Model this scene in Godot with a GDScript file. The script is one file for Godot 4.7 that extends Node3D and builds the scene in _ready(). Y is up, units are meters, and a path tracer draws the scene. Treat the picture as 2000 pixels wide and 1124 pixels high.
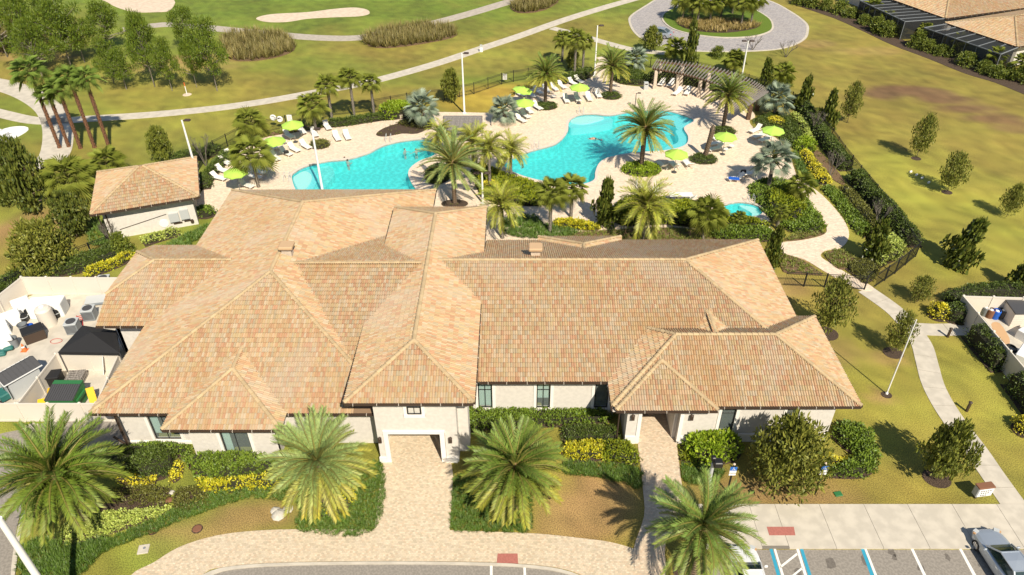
extends Node3D
# A clubhouse with tiled roofs and a pool garden, seen from the air.

var rng := RandomNumberGenerator.new()
var used := {}
var M := {}
const CAM := Vector3(0, 38, 0)


func V(x, z) -> Vector2:
	return Vector2(x, z)


func rnd(a: float, b: float) -> float:
	return rng.randf_range(a, b)


class MB:
	var p := PackedVector3Array()
	var n := PackedVector3Array()
	var u := PackedVector2Array()
	var c := PackedColorArray()
	var ix := PackedInt32Array()
	var x := Transform3D()

	func vert(a: Vector3, nn: Vector3, uv: Vector2, col: Color) -> int:
		p.append(x * a)
		n.append((x.basis * nn).normalized())
		u.append(uv)
		c.append(col)
		return p.size() - 1

	func planar(a: Vector3, nn: Vector3) -> Vector2:
		if absf(nn.y) > 0.6:
			return Vector2(a.x, a.z)
		return Vector2(a.z, a.y) if absf(nn.x) > absf(nn.z) else Vector2(a.x, a.y)

	func quad(a: Vector3, b: Vector3, d: Vector3, e: Vector3, col := Color.WHITE) -> void:
		var nn := (b - a).cross(e - a).normalized()
		var i := vert(a, nn, planar(a, nn), col)
		vert(b, nn, planar(b, nn), col)
		vert(d, nn, planar(d, nn), col)
		vert(e, nn, planar(e, nn), col)
		ix.append_array([i, i + 2, i + 1, i, i + 3, i + 2])

	func tri(a: Vector3, b: Vector3, d: Vector3, col := Color.WHITE) -> void:
		var nn := (b - a).cross(d - a).normalized()
		var i := vert(a, nn, planar(a, nn), col)
		vert(b, nn, planar(b, nn), col)
		vert(d, nn, planar(d, nn), col)
		ix.append_array([i, i + 2, i + 1])

	# a box with its middle at o
	func box(o: Vector3, s: Vector3, col := Color.WHITE, turn := Basis()) -> void:
		var h := s / 2
		var q := []
		for k in 8:
			q.append(o + turn * Vector3(h.x if k & 1 else -h.x, h.y if k & 2 else -h.y, h.z if k & 4 else -h.z))
		quad(q[4], q[5], q[7], q[6], col)
		quad(q[1], q[0], q[2], q[3], col)
		quad(q[5], q[1], q[3], q[7], col)
		quad(q[0], q[4], q[6], q[2], col)
		quad(q[6], q[7], q[3], q[2], col)
		quad(q[0], q[1], q[5], q[4], col)

	# a box with chamfered top and vertical edges
	func soft(o: Vector3, s: Vector3, ch: float, col := Color.WHITE) -> void:
		var rings := [[-s.y / 2, 0.0], [s.y / 2 - ch, 0.0], [s.y / 2, ch]]
		var last := []
		for r in rings:
			var hx: float = s.x / 2 - r[1]
			var hz: float = s.z / 2 - r[1]
			var k := ch
			var now := [Vector3(-hx + k, r[0], hz), Vector3(hx - k, r[0], hz), Vector3(hx, r[0], hz - k), Vector3(hx, r[0], -hz + k), Vector3(hx - k, r[0], -hz), Vector3(-hx + k, r[0], -hz), Vector3(-hx, r[0], -hz + k), Vector3(-hx, r[0], hz - k)]
			if last:
				for i in 8:
					quad(o + last[i], o + last[(i + 1) % 8], o + now[(i + 1) % 8], o + now[i], col)
			last = now
		for i in range(1, 7):
			tri(o + last[0], o + last[i], o + last[i + 1], col)

	# a bar of square section between two points
	func bar(a: Vector3, b: Vector3, w: float, h: float, col := Color.WHITE) -> void:
		var z := (b - a).normalized()
		var up := Vector3.UP if absf(z.y) < 0.95 else Vector3.RIGHT
		var s := up.cross(z).normalized()
		box((a + b) / 2, Vector3(w, h, a.distance_to(b)), col, Basis(s, z.cross(s), z))

	func tube(a: Vector3, b: Vector3, ra: float, rb: float, sides := 8, col := Color.WHITE, col2 = null) -> void:
		var z := (b - a).normalized()
		var up := Vector3.UP if absf(z.y) < 0.95 else Vector3.RIGHT
		var s := up.cross(z).normalized()
		var t := z.cross(s)
		var first := p.size()
		var len_ := a.distance_to(b)
		for i in sides + 1:
			var f := TAU * i / sides
			var d := s * cos(f) + t * sin(f)
			vert(a + d * ra, d, Vector2(float(i) / sides, 0), col)
			vert(b + d * rb, d, Vector2(float(i) / sides, len_), col if col2 == null else col2)
		for i in sides:
			var k := first + i * 2
			ix.append_array([k, k + 1, k + 2, k + 2, k + 1, k + 3])
		for e in 2:
			var r := ra if e == 0 else rb
			if r < 0.02:
				continue
			var o := a if e == 0 else b
			var nn := -z if e == 0 else z
			var m := vert(o, nn, Vector2.ZERO, col)
			for i in sides + 1:
				var f := TAU * i / sides
				vert(o + (s * cos(f) + t * sin(f)) * r, nn, Vector2.ZERO, col)
			for i in sides:
				if e == 0:
					ix.append_array([m, m + 1 + i, m + 2 + i])
				else:
					ix.append_array([m, m + 2 + i, m + 1 + i])

	# a surface of revolution about y: pts are (radius, height)
	func lathe(o: Vector3, pts: Array, sides := 12, col := Color.WHITE) -> void:
		for k in pts.size() - 1:
			var a: Vector2 = pts[k]
			var b: Vector2 = pts[k + 1]
			var e := b - a
			var nr := Vector2(e.y, -e.x).normalized()
			var first := p.size()
			for i in sides + 1:
				var f := TAU * i / sides
				var d := Vector3(cos(f), 0, sin(f))
				var nn := d * nr.x + Vector3.UP * nr.y
				vert(o + d * a.x + Vector3.UP * a.y, nn, Vector2(float(i) / sides, a.y), col)
				vert(o + d * b.x + Vector3.UP * b.y, nn, Vector2(float(i) / sides, b.y), col)
			for i in sides:
				var j := first + i * 2
				ix.append_array([j, j + 2, j + 1, j + 2, j + 3, j + 1])

	# a slab over a polygon in plan
	func slab(poly: PackedVector2Array, y0: float, y1: float, col := Color.WHITE, walls := true) -> void:
		var t := Geometry2D.triangulate_polygon(poly)
		var first := p.size()
		for q in poly:
			vert(Vector3(q.x, y1, q.y), Vector3.UP, q, col)
		var k := 0
		while k < t.size():
			var a := poly[t[k]]
			var b := poly[t[k + 1]]
			var d := poly[t[k + 2]]
			if (b - a).cross(d - a) > 0:
				ix.append_array([first + t[k], first + t[k + 1], first + t[k + 2]])
			else:
				ix.append_array([first + t[k], first + t[k + 2], first + t[k + 1]])
			k += 3
		if walls:
			var cw := Geometry2D.is_polygon_clockwise(poly)
			for i in poly.size():
				var a := poly[i]
				var b := poly[(i + 1) % poly.size()]
				if not cw:
					var w := a
					a = b
					b = w
				quad(Vector3(b.x, y0, b.y), Vector3(a.x, y0, a.y), Vector3(a.x, y1, a.y), Vector3(b.x, y1, b.y), col)

	func put(o: MB, t: Transform3D) -> void:
		var first := p.size()
		for i in o.p.size():
			p.append(t * o.p[i])
			n.append((t.basis * o.n[i]).normalized())
		u.append_array(o.u)
		c.append_array(o.c)
		for i in o.ix:
			ix.append(first + i)

	func mesh() -> ArrayMesh:
		var a := []
		a.resize(Mesh.ARRAY_MAX)
		a[Mesh.ARRAY_VERTEX] = p
		a[Mesh.ARRAY_NORMAL] = n
		a[Mesh.ARRAY_TEX_UV] = u
		a[Mesh.ARRAY_COLOR] = c
		a[Mesh.ARRAY_INDEX] = ix
		var m := ArrayMesh.new()
		m.add_surface_from_arrays(Mesh.PRIMITIVE_TRIANGLES, a)
		return m


func numbered(called: String, parent: Node) -> String:
	var key := "%d/%s" % [parent.get_instance_id(), called]
	used[key] = used.get(key, -1) + 1
	return called if used[key] == 0 else "%s_%03d" % [called, used[key]]


func tag(o: Node, label := "", category := "", group := "", kind := "") -> Node:
	for k in [["label", label], ["category", category], ["group", group], ["kind", kind]]:
		if k[1] != "":
			o.set_meta(k[0], k[1])
	return o


func part(called: String, shape, mat: Material, parent: Node = self) -> MeshInstance3D:
	var o := MeshInstance3D.new()
	o.mesh = shape.mesh() if shape is MB else shape
	o.material_override = mat
	o.name = numbered(called, parent)
	parent.add_child(o, true)
	return o


func many(called: String, shape: Mesh, mat: Material, where: Array, tints: Array, parent: Node) -> Node:
	var mm := MultiMesh.new()
	mm.transform_format = MultiMesh.TRANSFORM_3D
	mm.use_colors = true
	mm.mesh = shape
	mm.instance_count = where.size()
	for i in where.size():
		mm.set_instance_transform(i, where[i])
		mm.set_instance_color(i, tints[i])
	var o := MultiMeshInstance3D.new()
	o.multimesh = mm
	o.material_override = mat
	o.name = numbered(called, parent)
	parent.add_child(o, true)
	o.set_meta("kind", "stuff")
	return o


func thing(called: String, label: String, category: String, at := Vector3.ZERO, turn := 0.0, group := "") -> Node3D:
	var o := Node3D.new()
	o.name = numbered(called, self)
	add_child(o, true)
	o.position = at
	o.rotation_degrees.y = turn
	tag(o, label, category, group)
	return o


func ground_piece(called: String, shape: MB, mat: Material) -> MeshInstance3D:
	var o := part(called, shape, mat)
	o.set_meta("kind", "structure")
	return o


func dup(o: Node3D, at: Vector3, turn: float, label: String) -> Node3D:
	var base := String(o.name)
	var r: Node3D = o.duplicate()
	r.name = numbered(base, self)
	add_child(r, true)
	r.position = at
	r.rotation_degrees.y = turn
	r.set_meta("label", label)
	return r


func at3(q: Vector2, y := 0.0) -> Vector3:
	return Vector3(q.x, y, q.y)


# closed Catmull-Rom through plan points
func smooth(pts: Array, cuts := 5) -> PackedVector2Array:
	var out := PackedVector2Array()
	var k := pts.size()
	for i in k:
		for j in cuts:
			out.append(pts[i].cubic_interpolate(pts[(i + 1) % k], pts[(i + k - 1) % k], pts[(i + 2) % k], float(j) / cuts))
	return out


func along(pts: Array, cuts := 6) -> PackedVector2Array:
	var out := PackedVector2Array()
	var k := pts.size()
	for i in k - 1:
		for j in cuts:
			out.append(pts[i].cubic_interpolate(pts[i + 1], pts[maxi(i - 1, 0)], pts[mini(i + 2, k - 1)], float(j) / cuts))
	out.append(pts[k - 1])
	return out


func band(line: PackedVector2Array, w: float) -> PackedVector2Array:
	var l := PackedVector2Array()
	var r := PackedVector2Array()
	for i in line.size():
		var d := (line[mini(i + 1, line.size() - 1)] - line[maxi(i - 1, 0)]).normalized().orthogonal() * w / 2
		l.append(line[i] + d)
		r.append(line[i] - d)
	r.reverse()
	l.append_array(r)
	return l


func ellipse(o: Vector2, rx: float, rz: float, k := 20) -> PackedVector2Array:
	var out := PackedVector2Array()
	for i in k:
		out.append(o + Vector2(cos(TAU * i / k) * rx, sin(TAU * i / k) * rz))
	return out


func mat(r: float, g: float, b: float, rough := 0.8, metal := 0.0) -> StandardMaterial3D:
	var m := StandardMaterial3D.new()
	m.albedo_color = Color(r, g, b).linear_to_srgb()
	m.roughness = rough
	m.metallic = metal
	return m


func noise(freq: float, octaves: int, sd: int, kind := FastNoiseLite.TYPE_SIMPLEX_SMOOTH) -> FastNoiseLite:
	var f := FastNoiseLite.new()
	f.noise_type = kind
	f.frequency = freq
	f.fractal_octaves = octaves
	f.seed = sd
	return f


func noise_tex(size: int, freq: float, octaves: int, sd: int, lo: Color, hi: Color, kind := FastNoiseLite.TYPE_SIMPLEX_SMOOTH) -> ImageTexture:
	var im := noise(freq, octaves, sd, kind).get_seamless_image(size, size)
	im.convert(Image.FORMAT_RGB8)
	for y in size:
		for x in size:
			var k := im.get_pixel(x, y).r
			im.set_pixel(x, y, lo.lerp(hi, smoothstep(0.15, 0.85, k)))
	return ImageTexture.create_from_image(im)


# a mottled coat over a plain colour: metres per repeat, and how far the tone swings
func coat(m: StandardMaterial3D, metres: float, tex: Texture2D, relief := 0.0) -> StandardMaterial3D:
	m.albedo_texture = tex
	m.uv1_scale = Vector3.ONE / metres
	if relief > 0.0:
		m.heightmap_enabled = true
		m.heightmap_texture = tex
		m.heightmap_scale = relief
	return m


func paver_tex(size: int, cell_w: int, cell_h: int, tones: Array, joint: Color, sd: int) -> ImageTexture:
	var r := RandomNumberGenerator.new()
	r.seed = sd
	var im := Image.create(size, size, false, Image.FORMAT_RGB8)
	im.fill(joint)
	var grain := noise(0.06, 3, sd).get_seamless_image(size, size)
	var y := 0
	var row := 0
	while y < size:
		var x := -(row % 2) * cell_w / 2
		while x < size:
			var wide := cell_w
			var c: Color = tones[r.randi() % tones.size()]
			c = c * r.randf_range(0.93, 1.06)
			im.fill_rect(Rect2i(x + 1, y + 1, wide - 1, cell_h - 1), c)
			if x < 0:
				im.fill_rect(Rect2i(x + 1 + size, y + 1, wide - 1, cell_h - 1), c)
			x += wide
		y += cell_h
		row += 1
	for yy in size:
		for xx in size:
			im.set_pixel(xx, yy, im.get_pixel(xx, yy) * (0.95 + 0.08 * grain.get_pixel(xx, yy).r))
	return ImageTexture.create_from_image(im)


func materials() -> void:
	var g := func(a): return Color(a, a, a)
	M.grass = coat(mat(1, 1, 1, 0.95), 5.3, noise_tex(512, 0.1, 4, 3, g.call(0.72), g.call(1.08)), 0.5)
	M.grass.vertex_color_use_as_albedo = true
	M.leaf = mat(1, 1, 1, 0.55)
	M.leaf.vertex_color_use_as_albedo = true
	M.leaf.backlight_enabled = true
	M.leaf.backlight = Color(0.35, 0.4, 0.15)
	M.waxy = mat(1, 1, 1, 0.32)
	M.waxy.vertex_color_use_as_albedo = true
	M.waxy.backlight_enabled = true
	M.waxy.backlight = Color(0.2, 0.25, 0.1)
	M.bark = coat(mat(0.2, 0.15, 0.105, 0.95), 1.0, noise_tex(128, 0.05, 3, 5, g.call(0.55), g.call(1.0)), 3.0)
	M.bark_grey = coat(mat(0.33, 0.29, 0.24, 0.95), 1.0, M.bark.albedo_texture, 3.0)
	M.palm_bark = coat(mat(0.24, 0.17, 0.11, 0.95), 1.0, M.bark.albedo_texture, 4.0)
	M.red_bark = coat(mat(0.3, 0.14, 0.075, 0.95), 1.0, M.bark.albedo_texture, 4.0)
	M.mulch = coat(mat(0.13, 0.085, 0.055, 1.0), 2.0, noise_tex(256, 0.09, 3, 8, g.call(0.5), g.call(1.0)), 5.0)
	M.straw = coat(mat(0.3, 0.19, 0.1, 1.0), 2.0, M.mulch.albedo_texture, 4.0)
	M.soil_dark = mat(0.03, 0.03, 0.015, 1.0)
	var warm := [Color(0.95, 0.92, 0.88), Color(0.96, 0.92, 0.88), Color(0.97, 0.94, 0.90), Color(0.94, 0.91, 0.87), Color(0.96, 0.91, 0.86)]
	M.deck = coat(mat(0.80, 0.715, 0.62, 0.85), 6.4, paver_tex(512, 20, 11, warm, Color(0.89, 0.84, 0.78), 4))
	var tan := [Color(0.94, 0.89, 0.83), Color(0.95, 0.90, 0.84), Color(0.91, 0.87, 0.81), Color(0.96, 0.92, 0.87), Color(0.95, 0.88, 0.81)]
	M.drive = coat(mat(0.69, 0.645, 0.555, 0.85), 4.0, paver_tex(512, 20, 14, tan, Color(0.82, 0.76, 0.68), 9))
	M.drive_warm = coat(mat(0.68, 0.62, 0.54, 0.85), 4.0, M.drive.albedo_texture)
	M.coping = mat(0.62, 0.55, 0.48, 0.7)
	M.concrete = coat(mat(0.56, 0.51, 0.43, 0.9), 6.0, noise_tex(256, 0.02, 4, 12, g.call(0.93), g.call(1.0)))
	M.concrete_grey = coat(mat(0.45, 0.40, 0.34, 0.9), 5.0, M.concrete.albedo_texture)
	M.joint = mat(0.2, 0.18, 0.15, 1.0)
	M.asphalt = coat(mat(0.30, 0.27, 0.235, 0.95), 3.0, noise_tex(256, 0.06, 4, 13, g.call(0.88), g.call(1.0)))
	M.road_grey = coat(mat(0.47, 0.44, 0.42, 0.9), 4.0, paver_tex(256, 16, 10, [Color(0.9, 0.9, 0.92), Color(0.97, 0.96, 0.96), Color(0.85, 0.85, 0.88)], Color(0.75, 0.75, 0.76), 3))
	M.sand = coat(mat(0.66, 0.54, 0.42, 1.0), 6.0, M.concrete.albedo_texture, 4.0)
	M.white_line = mat(0.75, 0.74, 0.7, 0.7)
	M.blue_line = mat(0.03, 0.30, 0.45, 0.7)
	M.stain = coat(mat(0.17, 0.15, 0.13, 0.9), 3.0, M.asphalt.albedo_texture)
	M.red_pad = coat(mat(0.42, 0.15, 0.12, 0.8), 1.0, M.concrete.albedo_texture)
	M.stucco = coat(mat(0.655, 0.62, 0.575, 0.9), 3.0, noise_tex(256, 0.03, 4, 15, g.call(0.96), g.call(1.0)), 0.2)
	M.trim = mat(0.80, 0.78, 0.74, 0.7)
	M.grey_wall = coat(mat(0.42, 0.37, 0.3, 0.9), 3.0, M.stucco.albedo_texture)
	M.tile = mat(1, 1, 1, 0.8)
	M.tile.vertex_color_use_as_albedo = true
	M.under_tile = mat(0.2, 0.13, 0.08, 0.95)
	M.brown = mat(0.055, 0.035, 0.025, 0.5)
	M.black = mat(0.012, 0.012, 0.013, 0.45)
	M.black_cloth = mat(0.012, 0.012, 0.014, 0.8)
	M.dark_grey = mat(0.06, 0.06, 0.065, 0.6)
	M.grey = mat(0.2, 0.22, 0.24, 0.5)
	M.light_grey = mat(0.45, 0.47, 0.48, 0.5)
	M.white = mat(0.8, 0.8, 0.79, 0.6)
	M.vinyl = mat(0.64, 0.59, 0.52, 0.6)
	M.blind = mat(0.35, 0.52, 0.48, 0.5)
	M.glass = mat(0.5, 0.6, 0.6, 0.04)
	M.glass.albedo_color.a = 0.12
	M.glass.transparency = BaseMaterial3D.TRANSPARENCY_ALPHA
	M.tinted = mat(0.02, 0.05, 0.05, 0.04)
	M.tinted.albedo_color.a = 0.6
	M.tinted.transparency = BaseMaterial3D.TRANSPARENCY_ALPHA
	M.wood = coat(mat(0.33, 0.30, 0.275, 0.9), 1.0, noise_tex(128, 0.04, 3, 17, g.call(0.7), g.call(1.0)))
	M.wood_brown = coat(mat(0.16, 0.09, 0.05, 0.9), 1.0, M.wood.albedo_texture)
	M.lime = mat(0.42, 0.66, 0.10, 0.8)
	M.lime.backlight_enabled = true
	M.lime.backlight = Color(0.3, 0.4, 0.1)
	M.sling = mat(0.76, 0.74, 0.69, 0.8)
	M.stone = coat(mat(0.6, 0.5, 0.4, 0.9), 1.5, M.concrete.albedo_texture, 1.0)
	M.plaster_deep = coat(mat(0.10, 0.80, 0.80, 0.7), 3.5, noise_tex(256, 0.03, 2, 21, g.call(0.86), g.call(1.0), FastNoiseLite.TYPE_CELLULAR))
	M.plaster_mid = coat(mat(0.22, 0.86, 0.84, 0.7), 3.5, M.plaster_deep.albedo_texture)
	M.plaster_step = mat(0.6, 0.86, 0.85, 0.7)
	M.plaster_step2 = mat(0.24, 0.72, 0.78, 0.7)
	M.pool_edge = mat(0.1, 0.45, 0.6, 0.3)
	var ripple := noise(0.03, 3, 31).get_seamless_image(256, 256)
	ripple.convert(Image.FORMAT_RGBA8)
	ripple.bump_map_to_normal_map(5.0)
	M.water = mat(0.03, 0.66, 0.68, 0.03)
	M.water.albedo_color.a = 0.3
	M.water.transparency = BaseMaterial3D.TRANSPARENCY_ALPHA
	M.water.normal_enabled = true
	M.water.normal_texture = ImageTexture.create_from_image(ripple)
	M.water.normal_scale = 0.5
	M.water.uv1_scale = Vector3.ONE / 3.0
	M.skin = mat(0.5, 0.28, 0.19, 0.6)
	M.skin_dark = mat(0.3, 0.16, 0.1, 0.6)
	M.hair = mat(0.02, 0.014, 0.01, 0.6)
	M.silver = mat(0.45, 0.5, 0.56, 0.3, 0.5)
	M.silver.clearcoat_enabled = true
	M.car_white = mat(0.75, 0.76, 0.78, 0.3)
	M.car_white.clearcoat_enabled = true
	M.rubber = mat(0.015, 0.015, 0.015, 0.8)
	M.chrome = mat(0.6, 0.6, 0.6, 0.25, 0.9)
	M.amber = mat(0.5, 0.3, 0.15, 0.3)
	M.green_paint = mat(0.03, 0.16, 0.05, 0.5)
	M.yellow = mat(0.75, 0.45, 0.01, 0.5)
	M.blue = mat(0.01, 0.1, 0.5, 0.6)
	M.teal = mat(0.02, 0.13, 0.12, 0.6)
	M.red = mat(0.5, 0.04, 0.04, 0.6)
	M.orange = mat(0.7, 0.16, 0.04, 0.6)
	M.sign_blue = mat(0.01, 0.13, 0.5, 0.5)
	M.card = mat(0.45, 0.27, 0.12, 0.9)
	M.screen = mat(0.02, 0.022, 0.024, 0.9)
	M.screen.albedo_color.a = 0.7
	M.screen.transparency = BaseMaterial3D.TRANSPARENCY_ALPHA
	M.rock = coat(mat(0.55, 0.52, 0.46, 0.95), 0.7, M.concrete.albedo_texture, 3.0)
	M.iron_stain = mat(0.2, 0.09, 0.05, 0.9)
	M.fence = mat(0.012, 0.013, 0.015, 0.5)


func _ready() -> void:
	rng.seed = 7
	var cam := Camera3D.new()
	cam.name = "camera"
	cam.fov = 42.464
	cam.far = 1500.0
	add_child(cam)
	cam.position = CAM
	cam.basis = Basis(Vector3.UP, deg_to_rad(0.369)) * Basis(Vector3.RIGHT, deg_to_rad(-36.058)) * Basis(Vector3.BACK, deg_to_rad(-0.291))
	cam.current = true
	var sun := DirectionalLight3D.new()
	sun.name = "sun"
	sun.light_energy = 1.55
	sun.light_color = Color(1.0, 0.955, 0.87)
	sun.light_angular_distance = 0.5
	sun.shadow_enabled = true
	add_child(sun)
	sun.look_at_from_position(Vector3(sin(deg_to_rad(24.0)) * cos(deg_to_rad(46.0)), sin(deg_to_rad(46.0)), cos(deg_to_rad(24.0)) * cos(deg_to_rad(46.0))) * 100, Vector3.ZERO)
	var sky_mat := ProceduralSkyMaterial.new()
	sky_mat.sky_energy_multiplier = 0.85
	sky_mat.sky_top_color = Color(0.44, 0.53, 0.66)
	sky_mat.sky_horizon_color = Color(0.80, 0.82, 0.84)
	sky_mat.sky_curve = 0.12
	sky_mat.ground_bottom_color = Color(0.35, 0.33, 0.25)
	sky_mat.ground_horizon_color = Color(0.7, 0.75, 0.78)
	var sky := Sky.new()
	sky.sky_material = sky_mat
	var env := Environment.new()
	env.background_mode = Environment.BG_SKY
	env.sky = sky
	env.tonemap_mode = Environment.TONE_MAPPER_LINEAR
	env.tonemap_exposure = 1.36
	env.sdfgi_enabled = true
	env.ssao_enabled = true
	env.ssil_enabled = true
	var world := WorldEnvironment.new()
	world.name = "world"
	world.environment = env
	add_child(world)
	materials()
	terrain()
	paving()
	clubhouse()
	pool_house()
	neighbours()
	yards()
	fences()
	planting()
	furniture()
	vehicles()
	people()


var pool_left := PackedVector2Array()
var pool_right := PackedVector2Array()
var spa := PackedVector2Array()
var drive_plan := []


func terrain() -> void:
	pool_left = smooth([V(-24.56,-72.66),V(-24.49,-74.00),V(-23.51,-75.49),V(-21.44,-76.63),V(-19.19,-77.14),V(-17.10,-78.72),V(-15.60,-80.77),V(-13.33,-82.04),V(-10.91,-82.45),V(-9.59,-81.45),V(-9.04,-79.91),V(-9.53,-78.02),V(-10.93,-76.71),V(-11.79,-75.06),V(-11.89,-73.45),V(-11.34,-71.54),V(-10.57,-69.59),V(-10.41,-67.60),V(-12.51,-66.54),V(-16.17,-66.35),V(-20.57,-67.21),V(-23.09,-69.30)])
	pool_right = smooth([V(-1.28,-75.39),V(-0.13,-77.57),V(2.26,-79.44),V(4.79,-81.09),V(6.32,-84.41),V(6.76,-87.64),V(8.11,-89.56),V(10.11,-89.87),V(12.10,-89.53),V(15.41,-90.83),V(18.97,-91.14),V(21.18,-89.80),V(22.44,-87.86),V(20.81,-85.69),V(20.81,-83.00),V(20.02,-80.73),V(17.68,-79.36),V(13.83,-78.70),V(10.74,-77.52),V(9.49,-76.10),V(8.84,-73.97),V(8.38,-71.81),V(6.21,-70.89),V(2.93,-71.83),V(0.44,-73.28)])
	spa = smooth([V(20.85,-65.58),V(21.72,-66.63),V(23.13,-67.05),V(24.45,-66.62),V(25.06,-65.57),V(24.63,-64.55),V(23.42,-64.05),V(22.17,-64.16),V(21.24,-64.56)])
	var xs := [-600.0, -400.0, -280.0, -200.0]
	while xs[-1] < 190.0:
		xs.append(xs[-1] + (0.8 if absf(xs[-1]) < 105.0 else 3.0))
	xs.append_array([260.0, 380.0, 600.0])
	var zs := [120.0, 60.0, 25.0]
	while zs[-1] > -270.0:
		zs.append(zs[-1] - (0.8 if zs[-1] > -150.0 and zs[-1] < 0.0 else 2.5))
	zs.append_array([-340.0, -460.0, -700.0])
	var big := noise(0.011, 3, 41)
	var mid := noise(0.07, 3, 42)
	var fine := noise(0.45, 2, 43)
	var olive := Color(0.30, 0.245, 0.045)
	var green := Color(0.23, 0.275, 0.035)
	var bright := Color(0.36, 0.34, 0.05)
	var dry := Color(0.39, 0.25, 0.095)
	var fair := Color(0.17, 0.235, 0.025)
	var rust := Color(0.21, 0.12, 0.055)
	var gold := Color(0.43, 0.31, 0.045)
	# where the turf differs: middle, reach across, reach along, tone, share
	var spots := [
		[V(43.27,-64.48), 16.0, 14.0, bright, 0.9], [V(39.49,-74.57), 9.0, 9.0, bright, 0.8], [V(24.44,-39.53), 8.0, 10.0, bright, 0.5], [V(34.50,-41.73), 7.0, 9.0, bright, 0.6],
		[V(62.13,-97.21), 26.0, 14.0, olive, 0.9], [V(59.72,-116.51), 30.0, 20.0, olive, 0.9], [V(-0.48,-94.91), 11.0, 7.0, gold, 0.95], [V(-4.63,-95.84), 7.0, 5.0, gold, 0.9],
		[V(-39.10,-144.05), 60.0, 20.0, fair, 0.95], [V(-18.34,-130.88), 30.0, 14.0, fair, 0.6], [V(-29.38,-107.98), 12.0, 6.0, fair, 0.5], [V(-12.26,-103.61), 14.0, 5.0, fair, 0.5], [V(-0.54,-112.25), 16.0, 6.0, bright, 0.5],
		[V(-63.47,-89.35), 14.0, 12.0, fair, 0.7], [V(-33.64,-90.81), 16.0, 7.0, bright, 0.5], [V(-48.34,-94.34), 18.0, 8.0, bright, 0.5], [V(-51.52,-108.16), 12.0, 3.0, dry, 0.6], [V(-47.31,-111.49), 10.0, 2.5, dry, 0.7],
		[V(-75.19,-112.43), 9.0, 2.0, dry, 0.6], [V(-46.55,-62.81), 6.0, 4.0, dry, 0.9], [V(-48.05,-59.98), 6.0, 4.0, dry, 0.9], [V(-42.71,-58.17), 8.0, 5.0, olive, 0.8], [V(23.31,-52.29), 3.0, 2.0, dry, 0.7],
		[V(4.53,-29.50), 3.6, 3.6, dry, 1.0], [V(3.46,-27.62), 3.4, 2.2, dry, 0.9], [V(2.38,-31.51), 2.0, 2.0, olive, 0.6], [V(15.91,-30.29), 6.0, 1.6, dry, 0.95], [V(19.27,-30.69), 4.0, 2.4, dry, 0.8], [V(22.67,-31.10), 4.0, 2.0, olive, 0.7],
		[V(-16.25,-28.35), 4.0, 1.6, dry, 0.9], [V(-19.20,-26.89), 4.5, 1.6, dry, 0.7], [V(-21.17,-25.68), 3.0, 1.4, green, 0.6], [V(25.10,-43.50), 2.0, 2.4, dry, 0.6], [V(28.42,-42.90), 2.0, 1.2, dry, 0.6], [V(26.37,-38.74), 1.0, 0.7, dry, 0.9],
		[V(49.51,-96.56), 3.2, 2.6, rust, 1.0], [V(52.25,-97.65), 5.0, 2.6, rust, 1.0], [V(55.21,-97.25), 5.0, 2.4, rust, 1.0], [V(57.14,-94.70), 5.0, 2.3, rust, 1.0], [V(58.65,-91.56), 5.0, 2.2, rust, 0.95], [V(60.25,-88.27), 5.0, 2.0, rust, 0.85], [V(61.61,-85.45), 5.0, 1.8, rust, 0.7], [V(47.33,-117.87), 5.0, 2.2, dry, 0.6], [V(54.79,-114.12), 7.0, 2.5, dry, 0.4],
		[V(66.23,-111.67), 8.0, 3.0, dry, 0.3], [V(25.87,-56.27), 2.0, 1.2, dry, 0.8], [V(27.87,-61.13), 3.0, 1.0, bright, 0.6], [V(33.08,-52.27), 5.0, 3.0, olive, 0.8], [V(35.29,-46.63), 4.0, 2.0, olive, 0.6], [V(35.95,-124.57), 12.0, 8.0, green, 0.6],
		[V(12.19,-124.81), 14.0, 10.0, olive, 0.7], [V(-8.10,-107.80), 12.0, 5.0, olive, 0.6], [V(-30.96,-96.02), 10.0, 4.0, olive, 0.6], [V(-38.81,-63.77), 5.0, 4.0, green, 0.9], [V(-33.31,-62.76), 4.0, 2.0, green, 0.8],
	]
	var b := MB.new()
	var keep := PackedByteArray()
	var holes := []
	for h in [pool_left, pool_right, spa]:
		holes.append(Geometry2D.offset_polygon(h, 0.9)[0])
	for z in zs:
		for x in xs:
			var q := Vector2(x, z)
			var c := olive.lerp(green, smoothstep(-0.35, 0.4, big.get_noise_2d(x, z)))
			for s in spots:
				var e: Vector2 = (q - s[0]) / Vector2(s[1], s[2])
				if absf(e.x) < 1.4 and absf(e.y) < 1.4:
					var w := 1.0 - smoothstep(0.45, 1.15, e.length() + 0.3 * mid.get_noise_2d(x * 1.7, z * 1.7))
					if w > 0.0:
						c = c.lerp(s[3], w * s[4])
			var k := 1.0 + 0.30 * mid.get_noise_2d(x, z) + 0.34 * fine.get_noise_2d(x, z)
			c = Color(c.r * k, c.g * k * (1.0 + 0.1 * mid.get_noise_2d(z * 2.0, x * 2.0)), c.b * k)
			b.vert(Vector3(x, 0, z), Vector3.UP, q, c)
			var inside := false
			if absf(x) < 60.0 and z > -115.0 and z < -45.0:
				for h in holes:
					inside = inside or Geometry2D.is_point_in_polygon(q, h)
			keep.append(0 if inside else 1)
	var w: int = xs.size()
	for j in zs.size() - 1:
		for i in w - 1:
			var k := j * w + i
			if keep[k] and keep[k + 1] and keep[k + w] and keep[k + w + 1]:
				b.ix.append_array([k, k + w, k + 1, k + 1, k + w, k + w + 1])
	ground_piece("lawn_ground", b, M.grass)
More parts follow.
